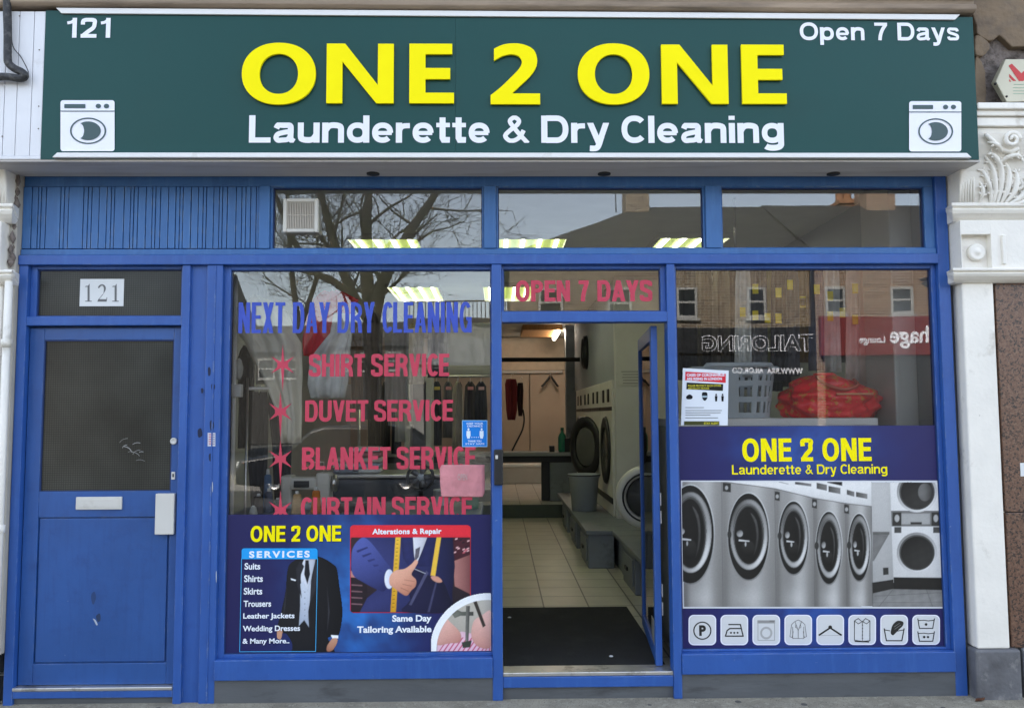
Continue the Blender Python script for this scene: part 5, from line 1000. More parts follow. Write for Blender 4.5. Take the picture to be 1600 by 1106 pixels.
for (x, y) in ((441.5, 570), (438, 643), (438, 717), (438, 797)):
    pts = []
    for k in range(16):
        a = 2*math.pi*k/16+math.pi/2; r = (31 if k == 0 else 42 if k == 8 else 24 if k in (2, 6, 10, 14) else 15 if k in (4, 12) else 7.5); r = (6.5 if k in (1, 15, 7, 9) else 9.0) if k % 2 else r
        r = 8.5 if k in (4, 12) else r
        pts.append((x+r*math.cos(a)*(1.0 if k not in (2, 6, 10, 14) else 1.05), y-r*math.sin(a)*(1 if k in (0, 8) else .78)))
    w3 = [(W(px, py, YV).x, W(px, py, YV).z) for px, py in pts]
    vs, fs = shape_geo([w3], .001); o = MB().add([(v.x, YV+.003+v.z, v.y) for v in vs], fs).build('star_sticker', M['red'])
    tag(o, 'red pointed star sticker in front of the words %s' % near[y], 'star sticker', 'red star stickers on the window')
# notices
n0 = thing('distancing_sticker', 'small square blue sticker with two white figures at the window edge', 'sticker', W(742, 677, .048))
q = Print(.0485, .0001); q.rect(722, 656.5, 761.5, 698, S(150, 200, 240)); q.rect(723, 657.5, 760.5, 697, S(38, 128, 214)); q.build('sheet', M['prp'], n0)
q = Print(.0475, .0001); wv = S(225, 238, 250)
for cx in (732, 752.5):
    q.poly(oval(cx, 670.5, 1.6, 1.9, 10), wv); q.poly([(cx-3, 673), (cx+3, 673), (cx+3.2, 680), (cx+1.8, 685), (cx-1.8, 685), (cx-3.2, 680)], wv)
for x in (736.5, 740, 743.5, 747): q.rect(x, 682.5, x+1.6, 683.6, wv)
q.text('KEEP YOUR', 729, 755, 660, 663, wv, .02); q.text('DISTANCE', 730, 754, 664, 667, wv, .02); q.text('THANK YOU', 731, 752, 687.5, 690.5, wv, .03); q.text('STAY SAFE', 727, 757, 692, 694.6, wv, .02); q.build('print', M['prp'], n0)
n1 = thing('virus_notice', 'white notice sheet with a red heading stuck at the corner of the right window', 'notice', W(1100, 620, YV))
q = Print(YV+.004, .0001); q.poly([(1067, 575), (1138.5, 579), (1137, 664.5), (1064, 664.5)], S(225, 230, 236)); q.build('sheet', M['prp'], n1)
q = Print(YV+.003, .0001); q.poly([(1071, 580.5), (1134, 584), (1134, 598), (1070.5, 594)], S(214, 52, 66)); q.text('CASES OF CORONAVIRUS', 1073, 1132, 583.5, 588, wv, .03); q.text('ARE RISING IN LONDON', 1073, 1128, 589.5, 594, wv, .03)
q.poly([(1073, 597.5), (1130, 600), (1129.5, 610.5), (1072.5, 608)], S(40, 42, 34)); q.text('PLEASE PROTECT EACH OTHER', 1075, 1127, 601, 604, S(210, 200, 60), .02); q.text('AND FOLLOW THE RULES', 1075, 1108, 605, 608, S(210, 200, 60), .02)
q.poly(smooth_loop([(1072, 620), (1077, 616), (1082, 619), (1081, 623), (1074, 623.5)], 3), S(30, 32, 36)); q.poly(smooth_loop([(1097, 614), (1101, 612.5), (1105, 614), (1105, 622), (1101, 626), (1097.5, 622)], 3), S(36, 38, 42)); q.rect(1097, 618, 1105.3, 621, S(160, 180, 190))
for x in (1119, 1129): q.poly(oval(x, 616.5, 1.3, 1.6, 8), S(20, 20, 24)); q.poly([(x-2, 618.5), (x+2, 618.5), (x+1.4, 627), (x-1.4, 627)], S(20, 20, 24))
for y, x1 in ((636, 1100), (640.5, 1128), (644, 1126), (647.5, 1110), (652, 1122)): q.rect(1071, y, x1, y+1.2, S(150, 154, 158))
q.rect(1069, 658, 1124, 664, S(70, 72, 40)); q.text('STAY ALERT', 1100, 1123, 659.5, 663, S(210, 200, 60), .02); q.build('print', M['prp'], n1)
n2 = thing('number_card', 'white card numbered 121 on the dark glass above the flat door', 'number card', W(159, 457, .046))
box('card', M['paper'], n2, fx(125, 457, .049), fx(193.5, 457, .049), .0475, .0495, fz(478.5, .049, 160), fz(436, .049, 160), 0)
nb_ = MB(); Yn = .0470
def seg(pts): nb_.prism([(W(x, y, Yn).x, W(x, y, Yn).z) for x, y in pts], Yn-.0004, Yn)
for x in (138.2, 180.5):
    seg([(x-1.4, 447.5), (x+1.6, 443.5), (x+1.8, 443.5), (x+1.8, 470), (x-1.4, 470)]); seg([(x-5, 470), (x+5, 470), (x+5, 471.3), (x-5, 471.3)]); seg([(x-5, 448.5), (x-4.6, 447.2), (x-1.4, 446.4), (x-1.4, 448)])
two = smooth_loop([(153, 449.5), (155, 446), (159, 444.2), (163, 445.4), (165.3, 449.5), (164, 455), (159, 461.5), (153.6, 468)], 5, False); tin = smooth_loop([(152.2, 471.3), (157, 465), (161, 459.8), (162.2, 454), (162, 449.5), (160.2, 446.6), (157.4, 447.3), (154.6, 450.6)], 5, False)
for i in range(len(two)-1): seg([two[i], two[i+1], tin[len(tin)-2-i], tin[len(tin)-1-i]])
seg([(152.2, 471.3), (153.6, 467.5), (166.2, 467.5), (166.8, 464.5), (167.6, 464.5), (166.6, 471.3)]); nb_.build('numerals', M['ink'], n2)
tape = thing('post_sticker', 'tiny white and pink sticker on the blue post beside the window', 'sticker', W(330, 687, 0))
q = Print(-.0008, .0001); q.rect(324.5, 676, 336.5, 697, S(206, 206, 214)); q.build('sheet', M['prp'], tape)
q = Print(-.0012, .0001)
for k in range(5): q.rect(326, 678+k*3.6, 331+random.uniform(-1, 3), 679.5+k*3.6, S(200, 110, 120)); q.rect(332.5, 678+k*3.6, 335.5, 680+k*3.6, S(150, 150, 170))
q.build('print', M['prp'], tape)
def cloth(rows, Y, amp=.01, th=.012, nx=16, seed=0, freq=9, sub=3):
    """rows: (py, x left, x right) in the photograph; a hanging cloth with folds, a front and a back face"""
    rnd = random.Random(seed); ph = rnd.uniform(0, 6); rr = []
    for (a, b, c), (d, e_, f) in zip(rows[:-1], rows[1:]):
        for k in range(sub): t = k/sub; rr.append((a+(d-a)*t, b+(e_-b)*t, c+(f-c)*t))
    rr.append(rows[-1]); F = []; B = []
    for j, (py, xl, xr) in enumerate(rr):
        for i in range(nx+1):
            t = i/nx; px = xl+(xr-xl)*t; p = W(px, py, Y); edge = math.sin(math.pi*t)**.5
            d = amp*(math.sin(t*freq+ph+j*.07)+.6*math.sin(t*freq*2.3+1.7*ph+j*.11)+.7*noise.noise(Vector((t*4, j*.35, seed))))
            F.append((p.x, Y+d-th*edge, p.z)); B.append((p.x, Y+d*.6+th*edge+.001, p.z))
    n_ = nx+1; m_ = len(rr); o = len(F); fs = []
    for j in range(m_-1):
        for i in range(nx): a = j*n_+i; fs += [(a, a+1, a+n_+1, a+n_), (o+a+n_, o+a+n_+1, o+a+1, o+a)]
        fs += [(j*n_, (j+1)*n_, o+(j+1)*n_, o+j*n_), (j*n_+nx, o+j*n_+nx, o+(j+1)*n_+nx, (j+1)*n_+nx)]
    fs += [(i, o+i, o+i+1, i+1) for i in range(nx)]+[((m_-1)*n_+i, (m_-1)*n_+i+1, o+(m_-1)*n_+i+1, o+(m_-1)*n_+i) for i in range(nx)]
    return MB().add(F+B, fs, None, True)
pk = tag(cloth([(726, 690, 757), (732, 687, 757), (752, 687.5, 757.5), (770, 689, 757), (776, 690, 754)], .040, .0025, .002, 14, 3, 11).build('pink_cloth', M['pink']), 'creased pink cloth taped to the window below BLANKET SERVICE', 'cloth')
mk = put_px(MB(), text_geo('OPEN', .02, 1, .02), 715, 730, 740, 750, .0345, .0008).build('faded_print', flat((.55, .38, .36), .9), pk)
# extractor fan in the transom window
ex = thing('extractor_fan', 'square off-white extractor fan grille set in the upper window', 'extractor fan', W(470, 337, .03))
x0, x1, z0, z1 = fx(443, 337, .02), fx(497.5, 337, .02), fz(363.5, .02, 470), fz(311, .02, 470)
hs = MB(); t = .020
for a in ((x0, x0+t, z0, z1), (x1-t, x1, z0, z1), (x0+t, x1-t, z1-t, z1), (x0+t, x1-t, z0, z0+t)): hs.box(a[0], a[1], .005, .044, a[2], a[3])
hs.build('housing', M['cream'], ex, .006); box('rear_duct', M['cream'], ex, x0+.01, x1-.01, .052, .16, z0+.01, z1-.01, .004); gr = MB()
gr.box(x0+t, x1-t, .030, .044, z0+t, z1-t); g0 = gr.build('grille_back', flat((.10, .08, .06), .7), ex); gr = MB(); n_ = 17
for k in range(n_): xx = x0+t+.003+(x1-x0-2*t-.006)*k/(n_-1); gr.box(xx-.0028, xx+.0028, .010, .031, z0+t, z1-t)
gr.box(x0+t, x1-t, .008, .012, (z0+z1)/2-.002, (z0+z1)/2+.002); gr.build('grille', flat((.50, .45, .38), .5), ex)
# ================================================================== inside the shop
def troffer(x, y, label):
    t = thing('ceiling_light', label, 'ceiling light', (x, y, 3.02), 'louvred ceiling lights inside the shop')
    b = MB(); 
    for a in ((-.30, -.28), (.28, .30)): b.box(x+a[0], x+a[1], y, y+1.2, 2.975, 3.019)
    for a in ((0, .02), (1.18, 1.2)): b.box(x-.28, x+.28, y+a[0], y+a[1], 2.975, 3.019)
    b.build('housing', M['cream'], t); MB().box(x-.28, x+.28, y+.02, y+1.18, 3.005, 3.018).build('louvre', M['louvre'], t)
    for k in range(4):
        xx = x-.21+.14*k; MB().ring([(xx, y+.03, 2.99), (xx, y+1.17, 2.99)], .016, 8).build('tube', M['tube'], t)
for x, y, l in ((-.93, 2.05, 'louvred ceiling light with four tubes, beside the extractor fan'), (.28, 2.05, 'louvred ceiling light with four tubes above the open doorway'), (1.60, 2.02, 'louvred ceiling light with four tubes above the washing machine poster'), (-.95, 4.6, 'louvred ceiling light deeper in the shop, behind NEXT DAY DRY CLEANING'), (.12, 4.6, 'louvred ceiling light deeper in the shop, behind OPEN 7 DAYS')): troffer(x, y, l)
t = thing('tube_light', 'warm fluorescent tube on the ceiling of the back room', 'ceiling light', (.75, 9.2, 2.95))
MB().box(.40, 1.05, 8.9, 10.2, 2.93, 3.019).build('batten', M['wood'], t, .01); MB().ring([(.98, 8.9, 2.90), (1.0, 10.2, 2.90)], .03, 10).build('tube', M['warmtube'], t)
mt_ = box('door_mat', M['rubber'], None, .025, fx(1004, 1000, .9), .135, 1.56, ZF+.002, ZF+.014, .004); tag(mt_, 'large black rubber mat on the tiles inside the open door', 'door mat')
lf_ = MB()
for x, y in ((796, 961), (955, 1035)): c = W(x, y, .3 if y > 1000 else 1.25); lf_.lathe((c.x, c.y, ZF+.015), [(.014, 0), (.010, .004), (.004, .006)], 7)
tag(lf_.build('litter_scrap', M['paper']), 'tiny pale scraps lying on the black door mat', 'litter', kind='stuff')
bn = thing('machine_bench', 'long low grey bench with pedestals running along the machines', 'bench', (.95, 3.9, ZF))
box('bench_top', M['greybench'], bn, .80, 1.6, 3.12, 6.9, .46, .50, .006); box('bench_top', M['greybench'], bn, 1.04, 1.6, .7, 3.118, .46, .50, .006)
for x_, y in ((1.06, 1.0), (1.06, 1.98), (.82, 3.14), (.82, 4.3), (.82, 5.5)):
    p = box('pedestal', M['greybench'], bn, x_, x_+.24, y, y+.62, ZF, .459, .008); box('drawer_front', M['greybench'], p, x_-.015, x_, y+.04, y+.58, ZF+.06, .42, .006); box('drawer_pull', M['black'], p, x_-.03, x_-.014, y+.25, y+.37, .30, .33, .004)
box('side_boards', M['greybench'], bn, 1.10, 1.14, .72, 6.88, ZF, .459, .004)
# dryers
def ringdisc(b, c, nrm, r0, r1, th, n=40):         # flat ring with thickness, facing nrm
    nrm = Vector(nrm).normalized(); a = nrm.cross(Vector((0, 0, 1))).normalized(); e = Vector((0, 0, 1)); c = Vector(c); vs = []
    for r, o in ((r1, 0), (r1*.96, th), ((r0+r1)/2, th*1.25), (r0*1.04, th), (r0, 0)):
        for k in range(n): q = 2*math.pi*k/n; vs.append(c+a*r*math.cos(q)+e*r*math.sin(q)+nrm*o)
    fs = [(j*n+k, j*n+(k+1) % n, ((j+1) % 5)*n+(k+1) % n, ((j+1) % 5)*n+k) for j in range(5) for k in range(n)]
    b.add(vs, fs, None, True); return b
def disc(b, c, nrm, r, th, n=32):
    nrm = Vector(nrm).normalized(); a = nrm.cross(Vector((0, 0, 1))).normalized(); c = Vector(c); vs = []
    for rr, o in ((r, 0), (r*.9, th*.6), (r*.5, th), (.001, th*1.1)):
        for k in range(n): q = 2*math.pi*k/n; vs.append(c+a*rr*math.cos(q)+Vector((0, 0, 1))*rr*math.sin(q)+nrm*o)
    fs = [(j*n+k, j*n+(k+1) % n, (j+1)*n+(k+1) % n, (j+1)*n+k) for j in range(3) for k in range(n)]+[tuple(range(n))]
    b.add(vs, fs, None, True); return b
dlab = ['cream tumble dryer nearest the doorway end of the row, door shut', 'cream tumble dryer with its black round door swung open', 'third cream tumble dryer from the notice panel in the row', 'cream tumble dryer deepest in the visible row by the counter']
for k in range(4):
    y0, y1 = 4.13+k*1.0, 5.12+k*1.0; ym = (y0+y1)/2
    d = thing('tumble_dryer', dlab[k], 'tumble dryer', (1.5, ym, .5), 'cream dryers along the shop wall')
    box('cabinet', M['cream'], d, 1.19, 1.9, y0, y1, .502, 1.92, .008); box('kick_strip', M['black'], d, 1.182, 1.19, y0, y1, .63, .69, 0); box('dark_band', M['black'], d, 1.183, 1.19, y0+.01, y1-.01, 1.60, 1.64, 0)
    for j in range(2): box('coin_slot', M['black'], d, 1.18, 1.19, y0+.2+j*.42, y0+.33+j*.42, 1.69, 1.83, .003)
    c = (1.186, ym, 1.17); nr = (-1, 0, 0)
    op = MB(); disc(op, (1.192, ym, 1.17), (1, 0, 0), .33, .05).build('drum_opening', M['black'], d)
    if k == 1: c = (1.06, y0+.45, 1.17); nr = (-.91, -.41, 0)
    dg_ = ringdisc(MB(), c, nr, .245, .37, .022).build('door', M['black'], d); disc(MB(), c, nr, .25, .015).build('door_glass', flat((.10, .10, .09), .15), dg_)
wm = thing('washing_machine', 'cream washing machine on the bench with its round door open, beyond the glass door', 'washing machine', (1.8, 2.9, .5))
box('cabinet', M['cream'], wm, 1.5, 2.15, 2.45, 3.25, .502, 1.42, .012); box('control_panel', M['black'], wm, 1.49, 1.5, 2.5, 3.2, 1.25, 1.38, .004)
c = (1.24, 2.42, .87); g = ringdisc(MB(), c, (-.15, -1, 0), .17, .265, .05).build('door', M['cream'], wm); ringdisc(MB(), (c[0], c[1]-.012, c[2]), (-.15, -1, 0), .185, .215, .05).build('rubber_seal', M['black'], g); disc(MB(), c, (-.15, -1, 0), .18, -.03).build('door_glass', flat((.16, .16, .15), .15), g)
disc(MB(), (1.495, 2.85, .87), (-1, 0, 0), .22, .03).build('drum_opening', M['black'], wm)
# bin on the bench
bi = thing('laundry_bin', 'grey tapered plastic bin standing on the bench by the dryers', 'bin', (.93, 4.75, .5))
MB().lathe((.95, 4.75, .502), [(.135, 0), (.165, .36), (.178, .365), (.178, .40), (.165, .40), (.155, .34), (.125, .02)], 28).build('tub', M['grey'], bi)
MB().ring([(.95+.18*math.cos(a), 4.75+.18*math.sin(a), .89) for a in [k*math.pi/10 for k in range(20)]], .008, 6, True).build('rim', M['black'], bi)
# counter
ct = thing('service_counter', 'grey counter across the back of the shop with an open gap beneath', 'counter', (0, 7.7, .33))
box('counter_top', M['wallgrey'], ct, -1.58, 1.10, 7.4, 8.0, .97, 1.02, .006); box('apron', M['black'], ct, -1.58, 1.05, 7.45, 7.5, .88, .969, .003); box('side_panel', M['greybench'], ct, .74, 1.08, 7.46, 7.95, .33, .88, .004); box('support', M['black'], ct, .62, .739, 7.5, 7.6, .33, .88, .004)
box('front_panel', M['greybench'], ct, -1.58, -.1, 7.46, 7.5, .33, .88, .004)
ch = thing('white_chest', 'low white chest standing on the pale tiles behind the counter', 'chest', (.4, 10.7, .33))
box('chest_body', M['wallwhite'], ch, -.3, .80, 10.5, 11.0, .33, .62, .01); box('chest_lid', M['paper'], ch, -.31, .81, 10.49, 11.0, .621, .67, .01)
bo = thing('green_bottle', 'green plastic bottle on the counter beside the dryers', 'bottle', (.93, 7.6, 1.02))
MB().lathe((.93, 7.6, 1.021), [(.055, 0), (.06, .03), (.06, .20), (.045, .25), (.02, .28), (.02, .31)], 16).build('bottle', flat((.02, .20, .12), .3), bo); MB().lathe((.93, 7.6, 1.332), [(.025, 0), (.025, .04)], 12).build('cap', flat((.02, .12, .08), .4), bo)
for x, w_, h_, l in ((1.02, .13, .2, 'tall black box on the counter next to the green bottle'), (.78, .07, .09, 'small dark box on the counter left of the green bottle')):
    o = MB().box(x-w_/2, x+w_/2, 7.55, 7.7, 1.021, 1.021+h_).build('dark_box', M['black'], None, .006); tag(o, l, 'box')
ck = thing('wall_clock', 'round black wall clock above the dryers seen nearly edge on', 'clock', (1.23, 7.0, 2.4))
disc(MB(), (1.238, 7.0, 2.42), (-1, 0, 0), .20, .03).build('dial', M['paper'], ck); ringdisc(MB(), (1.238, 7.0, 2.42), (-1, 0, 0), .18, .235, .05).build('rim', M['black'], ck)
# printed notices
def notice(x0, y0, x1, y1, Y, label, lines, m='paper', col=(.12, .12, .12)):
    n_ = thing('wall_notice', label, 'notice', W((x0+x1)/2, (y0+y1)/2, Y)); pxbox('sheet', M[m], n_, x0, y0, x1, y1, Y-.006, Y-.002, 0); b = MB(); rnd = random.Random(3)
    for k in range(lines):
        y = y0+(y1-y0)*(k+.7)/(lines+.5); dx = rnd.uniform(.0, .2)*(x1-x0); b.box(fx(x0+dx+2, y, Y), fx(x1-dx*.6-2, y, Y), Y-.0075, Y-.0063, fz(y+.9, Y, x0), fz(y, Y, x0))
    b.build('print', flat(col, .8), n_)
notice(967, 577, 1001, 602, 4.015, 'notice with five dark lines on the pale end panel by the glass door', 5, 'wallwhite', (.08, .08, .07))
notice(832, 586, 859, 608, 11.09, 'beige notice sheet on the brown back wall', 4)
sh = thing('back_panelling', 'brown panelled back wall with a pale rail behind the counter', 'wall panel', (.2, 11.05, .33))
for x0, x1 in ((784, 827), (828.5, 889)): box('panel', M['wallbeige'], sh, fx(x0-120 if x0 < 800 else x0, 650, 11.04), fx(x1, 650, 11.04), 11.03, 11.08, .34, fz(580, 11.04, 830), .006)
box('pale_rail', M['wallwhite'], sh, -1.5, 1.2, 10.98, 11.09, fz(583, 11, 830), fz(579, 11, 830), .004); box('upper_panel', flat(S(196, 180, 160), .8), sh, -1.5, 1.24, 11.04, 11.08, fz(578, 11, 830), 2.99, 0)
hg = thing('coat_hanger', 'black coat hanger hanging on the brown back wall', 'hanger', W(860, 595, 10.9))
MB().ring(smooth_loop([W(x, y, 10.9) for x, y in ((846, 604), (852, 598), (858, 590), (860, 588), (863, 591), (868, 598), (872, 604))], 3, False), .022, 8).build('hanger', M['black'], hg); MB().ring([W(860, 588, 10.9), W(860, 583, 10.95), W(862, 581, 10.97)], .008, 6).build('hook', M['steel'], hg)
cd_ = MB().ring(smooth_loop([W(x, y, 7.35) for x, y in ((817, 640), (819, 655), (816, 672), (806, 692), (800, 704))], 4, False), .012, 6).build('power_flex', M['black']); tag(cd_, 'black flex hanging beside the dark red garments onto the counter', 'cord')
# ------------------------------------------------------------------ hanging clothes
plast = mat('clear_garment_bag', (.82, .82, .79), .25, .2, 9, bump=.6, bscale=25); plast.node_tree.nodes['Principled BSDF'].inputs['Alpha'].default_value = .72
def hang(rows, Y, col, label, group=None, nm='hanging_garment', cat='garment', amp=.015, seed=0, hook=True, m=None, th=.02):
    t = thing(nm, label, cat, W((rows[0][1]+rows[0][2])/2, rows[0][0], Y), group)
    cloth(rows, Y, amp, th, 14, seed).build('cloth', m or flat(col, .85), t)
    if hook:
        xm = (rows[0][1]+rows[0][2])/2; y = rows[0][0]; MB().ring(smooth_loop([W(xm, y+2, Y), W(xm, y-5, Y), W(xm+2, y-9, Y), W(xm+4, y-7, Y)], 4, False), .004, 6).build('hanger_hook', M['steel'], t)
    return t
hang([(592, 791, 806), (600, 789, 808), (640, 791, 808), (656, 793, 805)], 7.2, (.16, .012, .018), 'dark red garment with pale edges above the counter', amp=.03, seed=1)
hang([(598, 809, 817), (610, 807, 818), (640, 809, 817), (650, 810, 816)], 7.25, (.03, .008, .01), 'narrow black garment beside the dark red one above the counter', amp=.02, seed=2)
robe = hang([(462, 398, 404), (470, 385, 425), (486, 370, 448), (520, 371, 460), (536, 384, 470), (575, 402, 471), (610, 420, 471), (650, 436, 471), (692, 440, 470)], .60, (.78, .74, .62), 'cream robe hanging wide behind the words NEXT DAY', amp=.035, seed=5)
hang([(455, 505, 535), (468, 490, 560), (500, 478, 545), (530, 474, 530), (556, 475, 512)], .62, (.66, .03, .04), 'red jacket hanging under the reflected tree trunk', amp=.03, seed=6)
hang([(490, 520, 560), (520, 515, 552), (560, 484, 548), (600, 480, 545), (622, 486, 540)], .52, (.6, .6, .58), 'white garment in a plastic bag behind SHIRT SERVICE', amp=.035, seed=7, m=plast)
hang([(520, 548, 566), (560, 546, 568), (640, 550, 568)], 1.3, (.14, .085, .04), 'tan coat hanging right of the white bagged garment', amp=.02, seed=8)
tr = hang([(612, 392, 418), (640, 390, 420), (720, 388, 418), (770, 392, 416), (790, 393, 415)], .75, (.018, .016, .016), 'pair of black trousers on the short rail near the window post', nm='hanging_trousers', cat='trousers', amp=.02, seed=9)
hang([(612, 420, 446), (640, 420, 450), (700, 426, 455), (760, 428, 452), (792, 430, 450)], .8, (.012, .012, .014), 'pair of black trousers on the short rail behind the star stickers', nm='hanging_trousers', cat='trousers', amp=.02, seed=10)
cols = [(.03, .03, .035), (.05, .045, .04), (.02, .025, .04), (.14, .13, .11), (.035, .03, .03), (.09, .08, .07), (.025, .03, .03), (.16, .15, .13), (.03, .03, .04), (.05, .04, .035), (.02, .02, .025)]
for k in range(11):
    x = 585+k*16.5+random.uniform(-2, 2); w_ = random.uniform(7, 10); b_ = random.uniform(680, 712)
    g = hang([(596, x-3, x+3), (603, x-w_*.8, x+w_*.8), (640, x-w_, x+w_), (b_, x-w_*1.05, x+w_*1.05)], 3.6+random.uniform(-.1, .1), cols[k], 'dark garment hanging on the long rail behind DUVET SERVICE', 'garments on the long rail', amp=.03, seed=20+k)
    if k > 5: pxbox('tag', flat(random.choice(((.5, .2, .2), (.55, .42, .06), (.5, .3, .3))), .7), g, x-4, 604, x+5, 609, 3.35, 3.354, 0)
rl = thing('clothes_rail', 'long chrome clothes rail holding the dark garments', 'clothes rail', (-1, 3.6, ZF))
zr_ = fz(588, 3.6, 680); MB().ring([(fx(560, 588, 3.6), 3.6, zr_), (fx(770, 588, 3.6), 3.6, zr_)], .014, 10).build('rail', M['steel'], rl)
for x in (562, 768): MB().ring([(fx(x, 588, 3.6), 3.6, ZF), (fx(x, 588, 3.6), 3.6, zr_)], .014, 10).build('upright', M['steel'], rl)
cu_ = thing('tall_cupboard', 'narrow pale cupboard with an open front among the hanging clothes', 'cupboard', (fx(652, 640, 3.2), 3.2, ZF))
x0, x1 = fx(632, 640, 3.1), fx(674, 640, 3.1); z1 = fz(588, 3.1, 650)
for nm, a in (('side_panel', (x0, x0+.05, ZF, z1)), ('side_panel', (x1-.05, x1, ZF, z1)), ('top_panel', (x0+.05, x1-.05, z1-.05, z1)), ('shelf', (x0+.05, x1-.05, 1.15, 1.18)), ('back_panel', (x0+.05, x1-.05, ZF, z1-.05))): box(nm, M['wallwhite'] if nm != 'back_panel' else M['greybench'], cu_, a[0], a[1], 3.1 if nm != 'back_panel' else 3.38, 3.4, a[2], a[3], .003)
bd = thing('bulkhead', 'pale grey boxed bulkhead on the shop wall behind NEXT DAY DRY CLEANING', 'bulkhead', (-.3, 4.9, 2.3)); box('bulkhead_face', M['wallgrey'], bd, fx(668, 540, 4.9), -.02, 4.9, 5.3, fz(572, 4.9, 700), fz(505, 4.9, 700), .01); box('ledge', M['wallwhite'], bd, fx(664, 540, 4.85), -.02, 4.82, 4.9, fz(586, 4.9, 700), fz(572, 4.9, 700), .01)
st_ = thing('display_stand', 'white upright stand with a short rail just inside the window edge', 'stand', (fx(364, 640, .25), .25, ZF))
MB().ring([(fx(365, 640, .25), .25, ZF), (fx(365, 640, .25), .25, fz(432, .25, 365))], .012, 12).build('upright', M['trim'], st_); MB().ring([(fx(386, 640, .35), .35, ZF), (fx(386, 640, .35), .35, fz(590, .35, 386))], .008, 10).build('upright', M['steel'], st_)
MB().ring([(fx(386, 607, .35), .35, fz(607, .35, 386)), (fx(440, 607, .7), .7, fz(607, .7, 440))], .009, 10).build('rail', M['trim'], st_); pxbox('bracket', M['trim'], st_, 361, 600, 376, 620, .22, .27, .004)
MB().lathe(W(373, 590, .3), [(.010, -.01), (.022, .02), (.026, .06), (.016, .10), (.004, .115)], 16).build('glass_shade', flat((.4, .4, .37), .1), st_)
# sewing table and what stands on it
TZ = .985
tb = thing('sewing_table', 'sewing table behind the tailoring poster in the window', 'table', (-.9, .6, ZF)); box('table_top', M['greybench'], tb, -1.58, -.1, .2, 1.0, TZ-.04, TZ, .005)
for x in (-1.5, -.2):
    for y in (.26, .92): box('leg', M['iron'], tb, x-.02, x+.02, y-.02, y+.02, ZF, TZ-.041, .003)
def cone(px, top, w_, Y, col, label):
    x = fx(px, 780, Y); h_ = fz(top, Y, px)-TZ; r = w_/2/1310*(Y+4.64)
    t = thing('thread_cone', label, 'thread cone', (x, Y, TZ), 'thread cones on the sewing table')
    MB().lathe((x, Y, TZ+.001), [(r*1.05, 0), (r*1.08, .01), (r, .02), (r*.72, h_*.86), (r*.45, h_*.9)], 18).build('thread', mat('thread', col, .9, .15, 90, stretch=(.2, .2, 4), bump=.4, bscale=120), t); MB().lathe((x, Y, TZ+h_*.9), [(r*.42, 0), (r*.3, h_*.14), (r*.15, h_*.14)], 12).build('spool', M['paper'], t)
for a in ((404, 772, 15, .40, (.10, .08, .07), 'brown thread cone on the table by the window post'), (420, 764, 15, .46, (.08, .10, .16), 'slate blue thread cone on the sewing table'), (434, 778, 14, .5, (.16, .19, .17), 'grey green thread cone under the lowest star'), (396, 790, 12, .32, (.6, .6, .55), 'small white thread cone in the window corner'), (464, 768, 17, .36, (.62, .42, .22), 'cream thread cone in front of the sewing machine'), (494, 762, 16, .40, (.62, .20, .03), 'orange thread cone beside the sewing machine'), (418, 735, 14, .62, (.08, .16, .3), 'light blue thread cone behind the star stickers'), (530, 785, 14, .42, (.10, .03, .03), 'dark red thread cone right of the orange one')): cone(*a)
sm_ = thing('sewing_machine', 'pale grey industrial sewing machine on the table in the window', 'sewing machine', (fx(480, 780, .66), .66, TZ))
X_ = lambda p: fx(p, 770, .66); Zm = lambda p: fz(p, .66, 480)
box('bed', M['grey'], sm_, X_(436), X_(520), .58, .76, TZ+.001, TZ+.035, .01); box('pillar', M['cream'], sm_, X_(496), X_(517), .60, .74, TZ+.036, Zm(738), .015); box('arm', M['cream'], sm_, X_(450), X_(497), .61, .73, Zm(764), Zm(745), .015); box('head', M['cream'], sm_, X_(442), X_(458), .60, .74, Zm(786), Zm(742), .012)
MB().lathe((X_(523), .67, Zm(755)), [(.05, -.012), (.055, 0), (.05, .012)], 20, 'x').build('handwheel', M['steel'], sm_); MB().ring([(X_(450), .66, TZ+.03), (X_(450), .66, Zm(786))], .004, 6).build('needle_bar', M['steel'], sm_); MB().ring([(X_(505), .67, Zm(738)), (X_(505), .67, Zm(722)), (X_(470), .67, Zm(722))], .004, 6).build('thread_stand', M['steel'], sm_)
box('control_display', M['black'], sm_, X_(462), X_(486), .603, .6095, Zm(760), Zm(750), .002)
ip = thing('ironing_press', 'dark grey ironing press with a bright metal edge behind BLANKET SERVICE', 'press', (fx(600, 770, 1.25), 1.25, ZF))
X2 = lambda p: fx(p, 770, 1.2); Z2 = lambda p: fz(p, 1.2, 600)
box('press_body', flat((.07, .075, .085), .35), ip, X2(512), X2(690), 1.2, 1.7, ZF, Z2(747), .02); box('metal_edge', M['steel'], ip, X2(508), X2(694), 1.17, 1.72, Z2(746.5), Z2(741), .006)
fn_ = thing('desk_fan', 'round black fan behind the end of BLANKET SERVICE', 'fan', (fx(657, 745, 1.0), 1.0, TZ)); cz = fz(745, 1.0, 657); cxx = fx(657, 745, 1.0)
ringdisc(MB(), (cxx, 1.0, cz), (0, -1, 0), .075, .095, .03).build('cage_ring', M['black'], fn_); disc(MB(), (cxx, 1.03, cz), (0, -1, 0), .03, .03).build('hub', M['grey'], fn_); b = MB()
for k in range(5): a = k*2*math.pi/5; b.ring([(cxx, 1.02, cz), (cxx+.07*math.cos(a), 1.02, cz+.07*math.sin(a))], [.012, .026], 6)
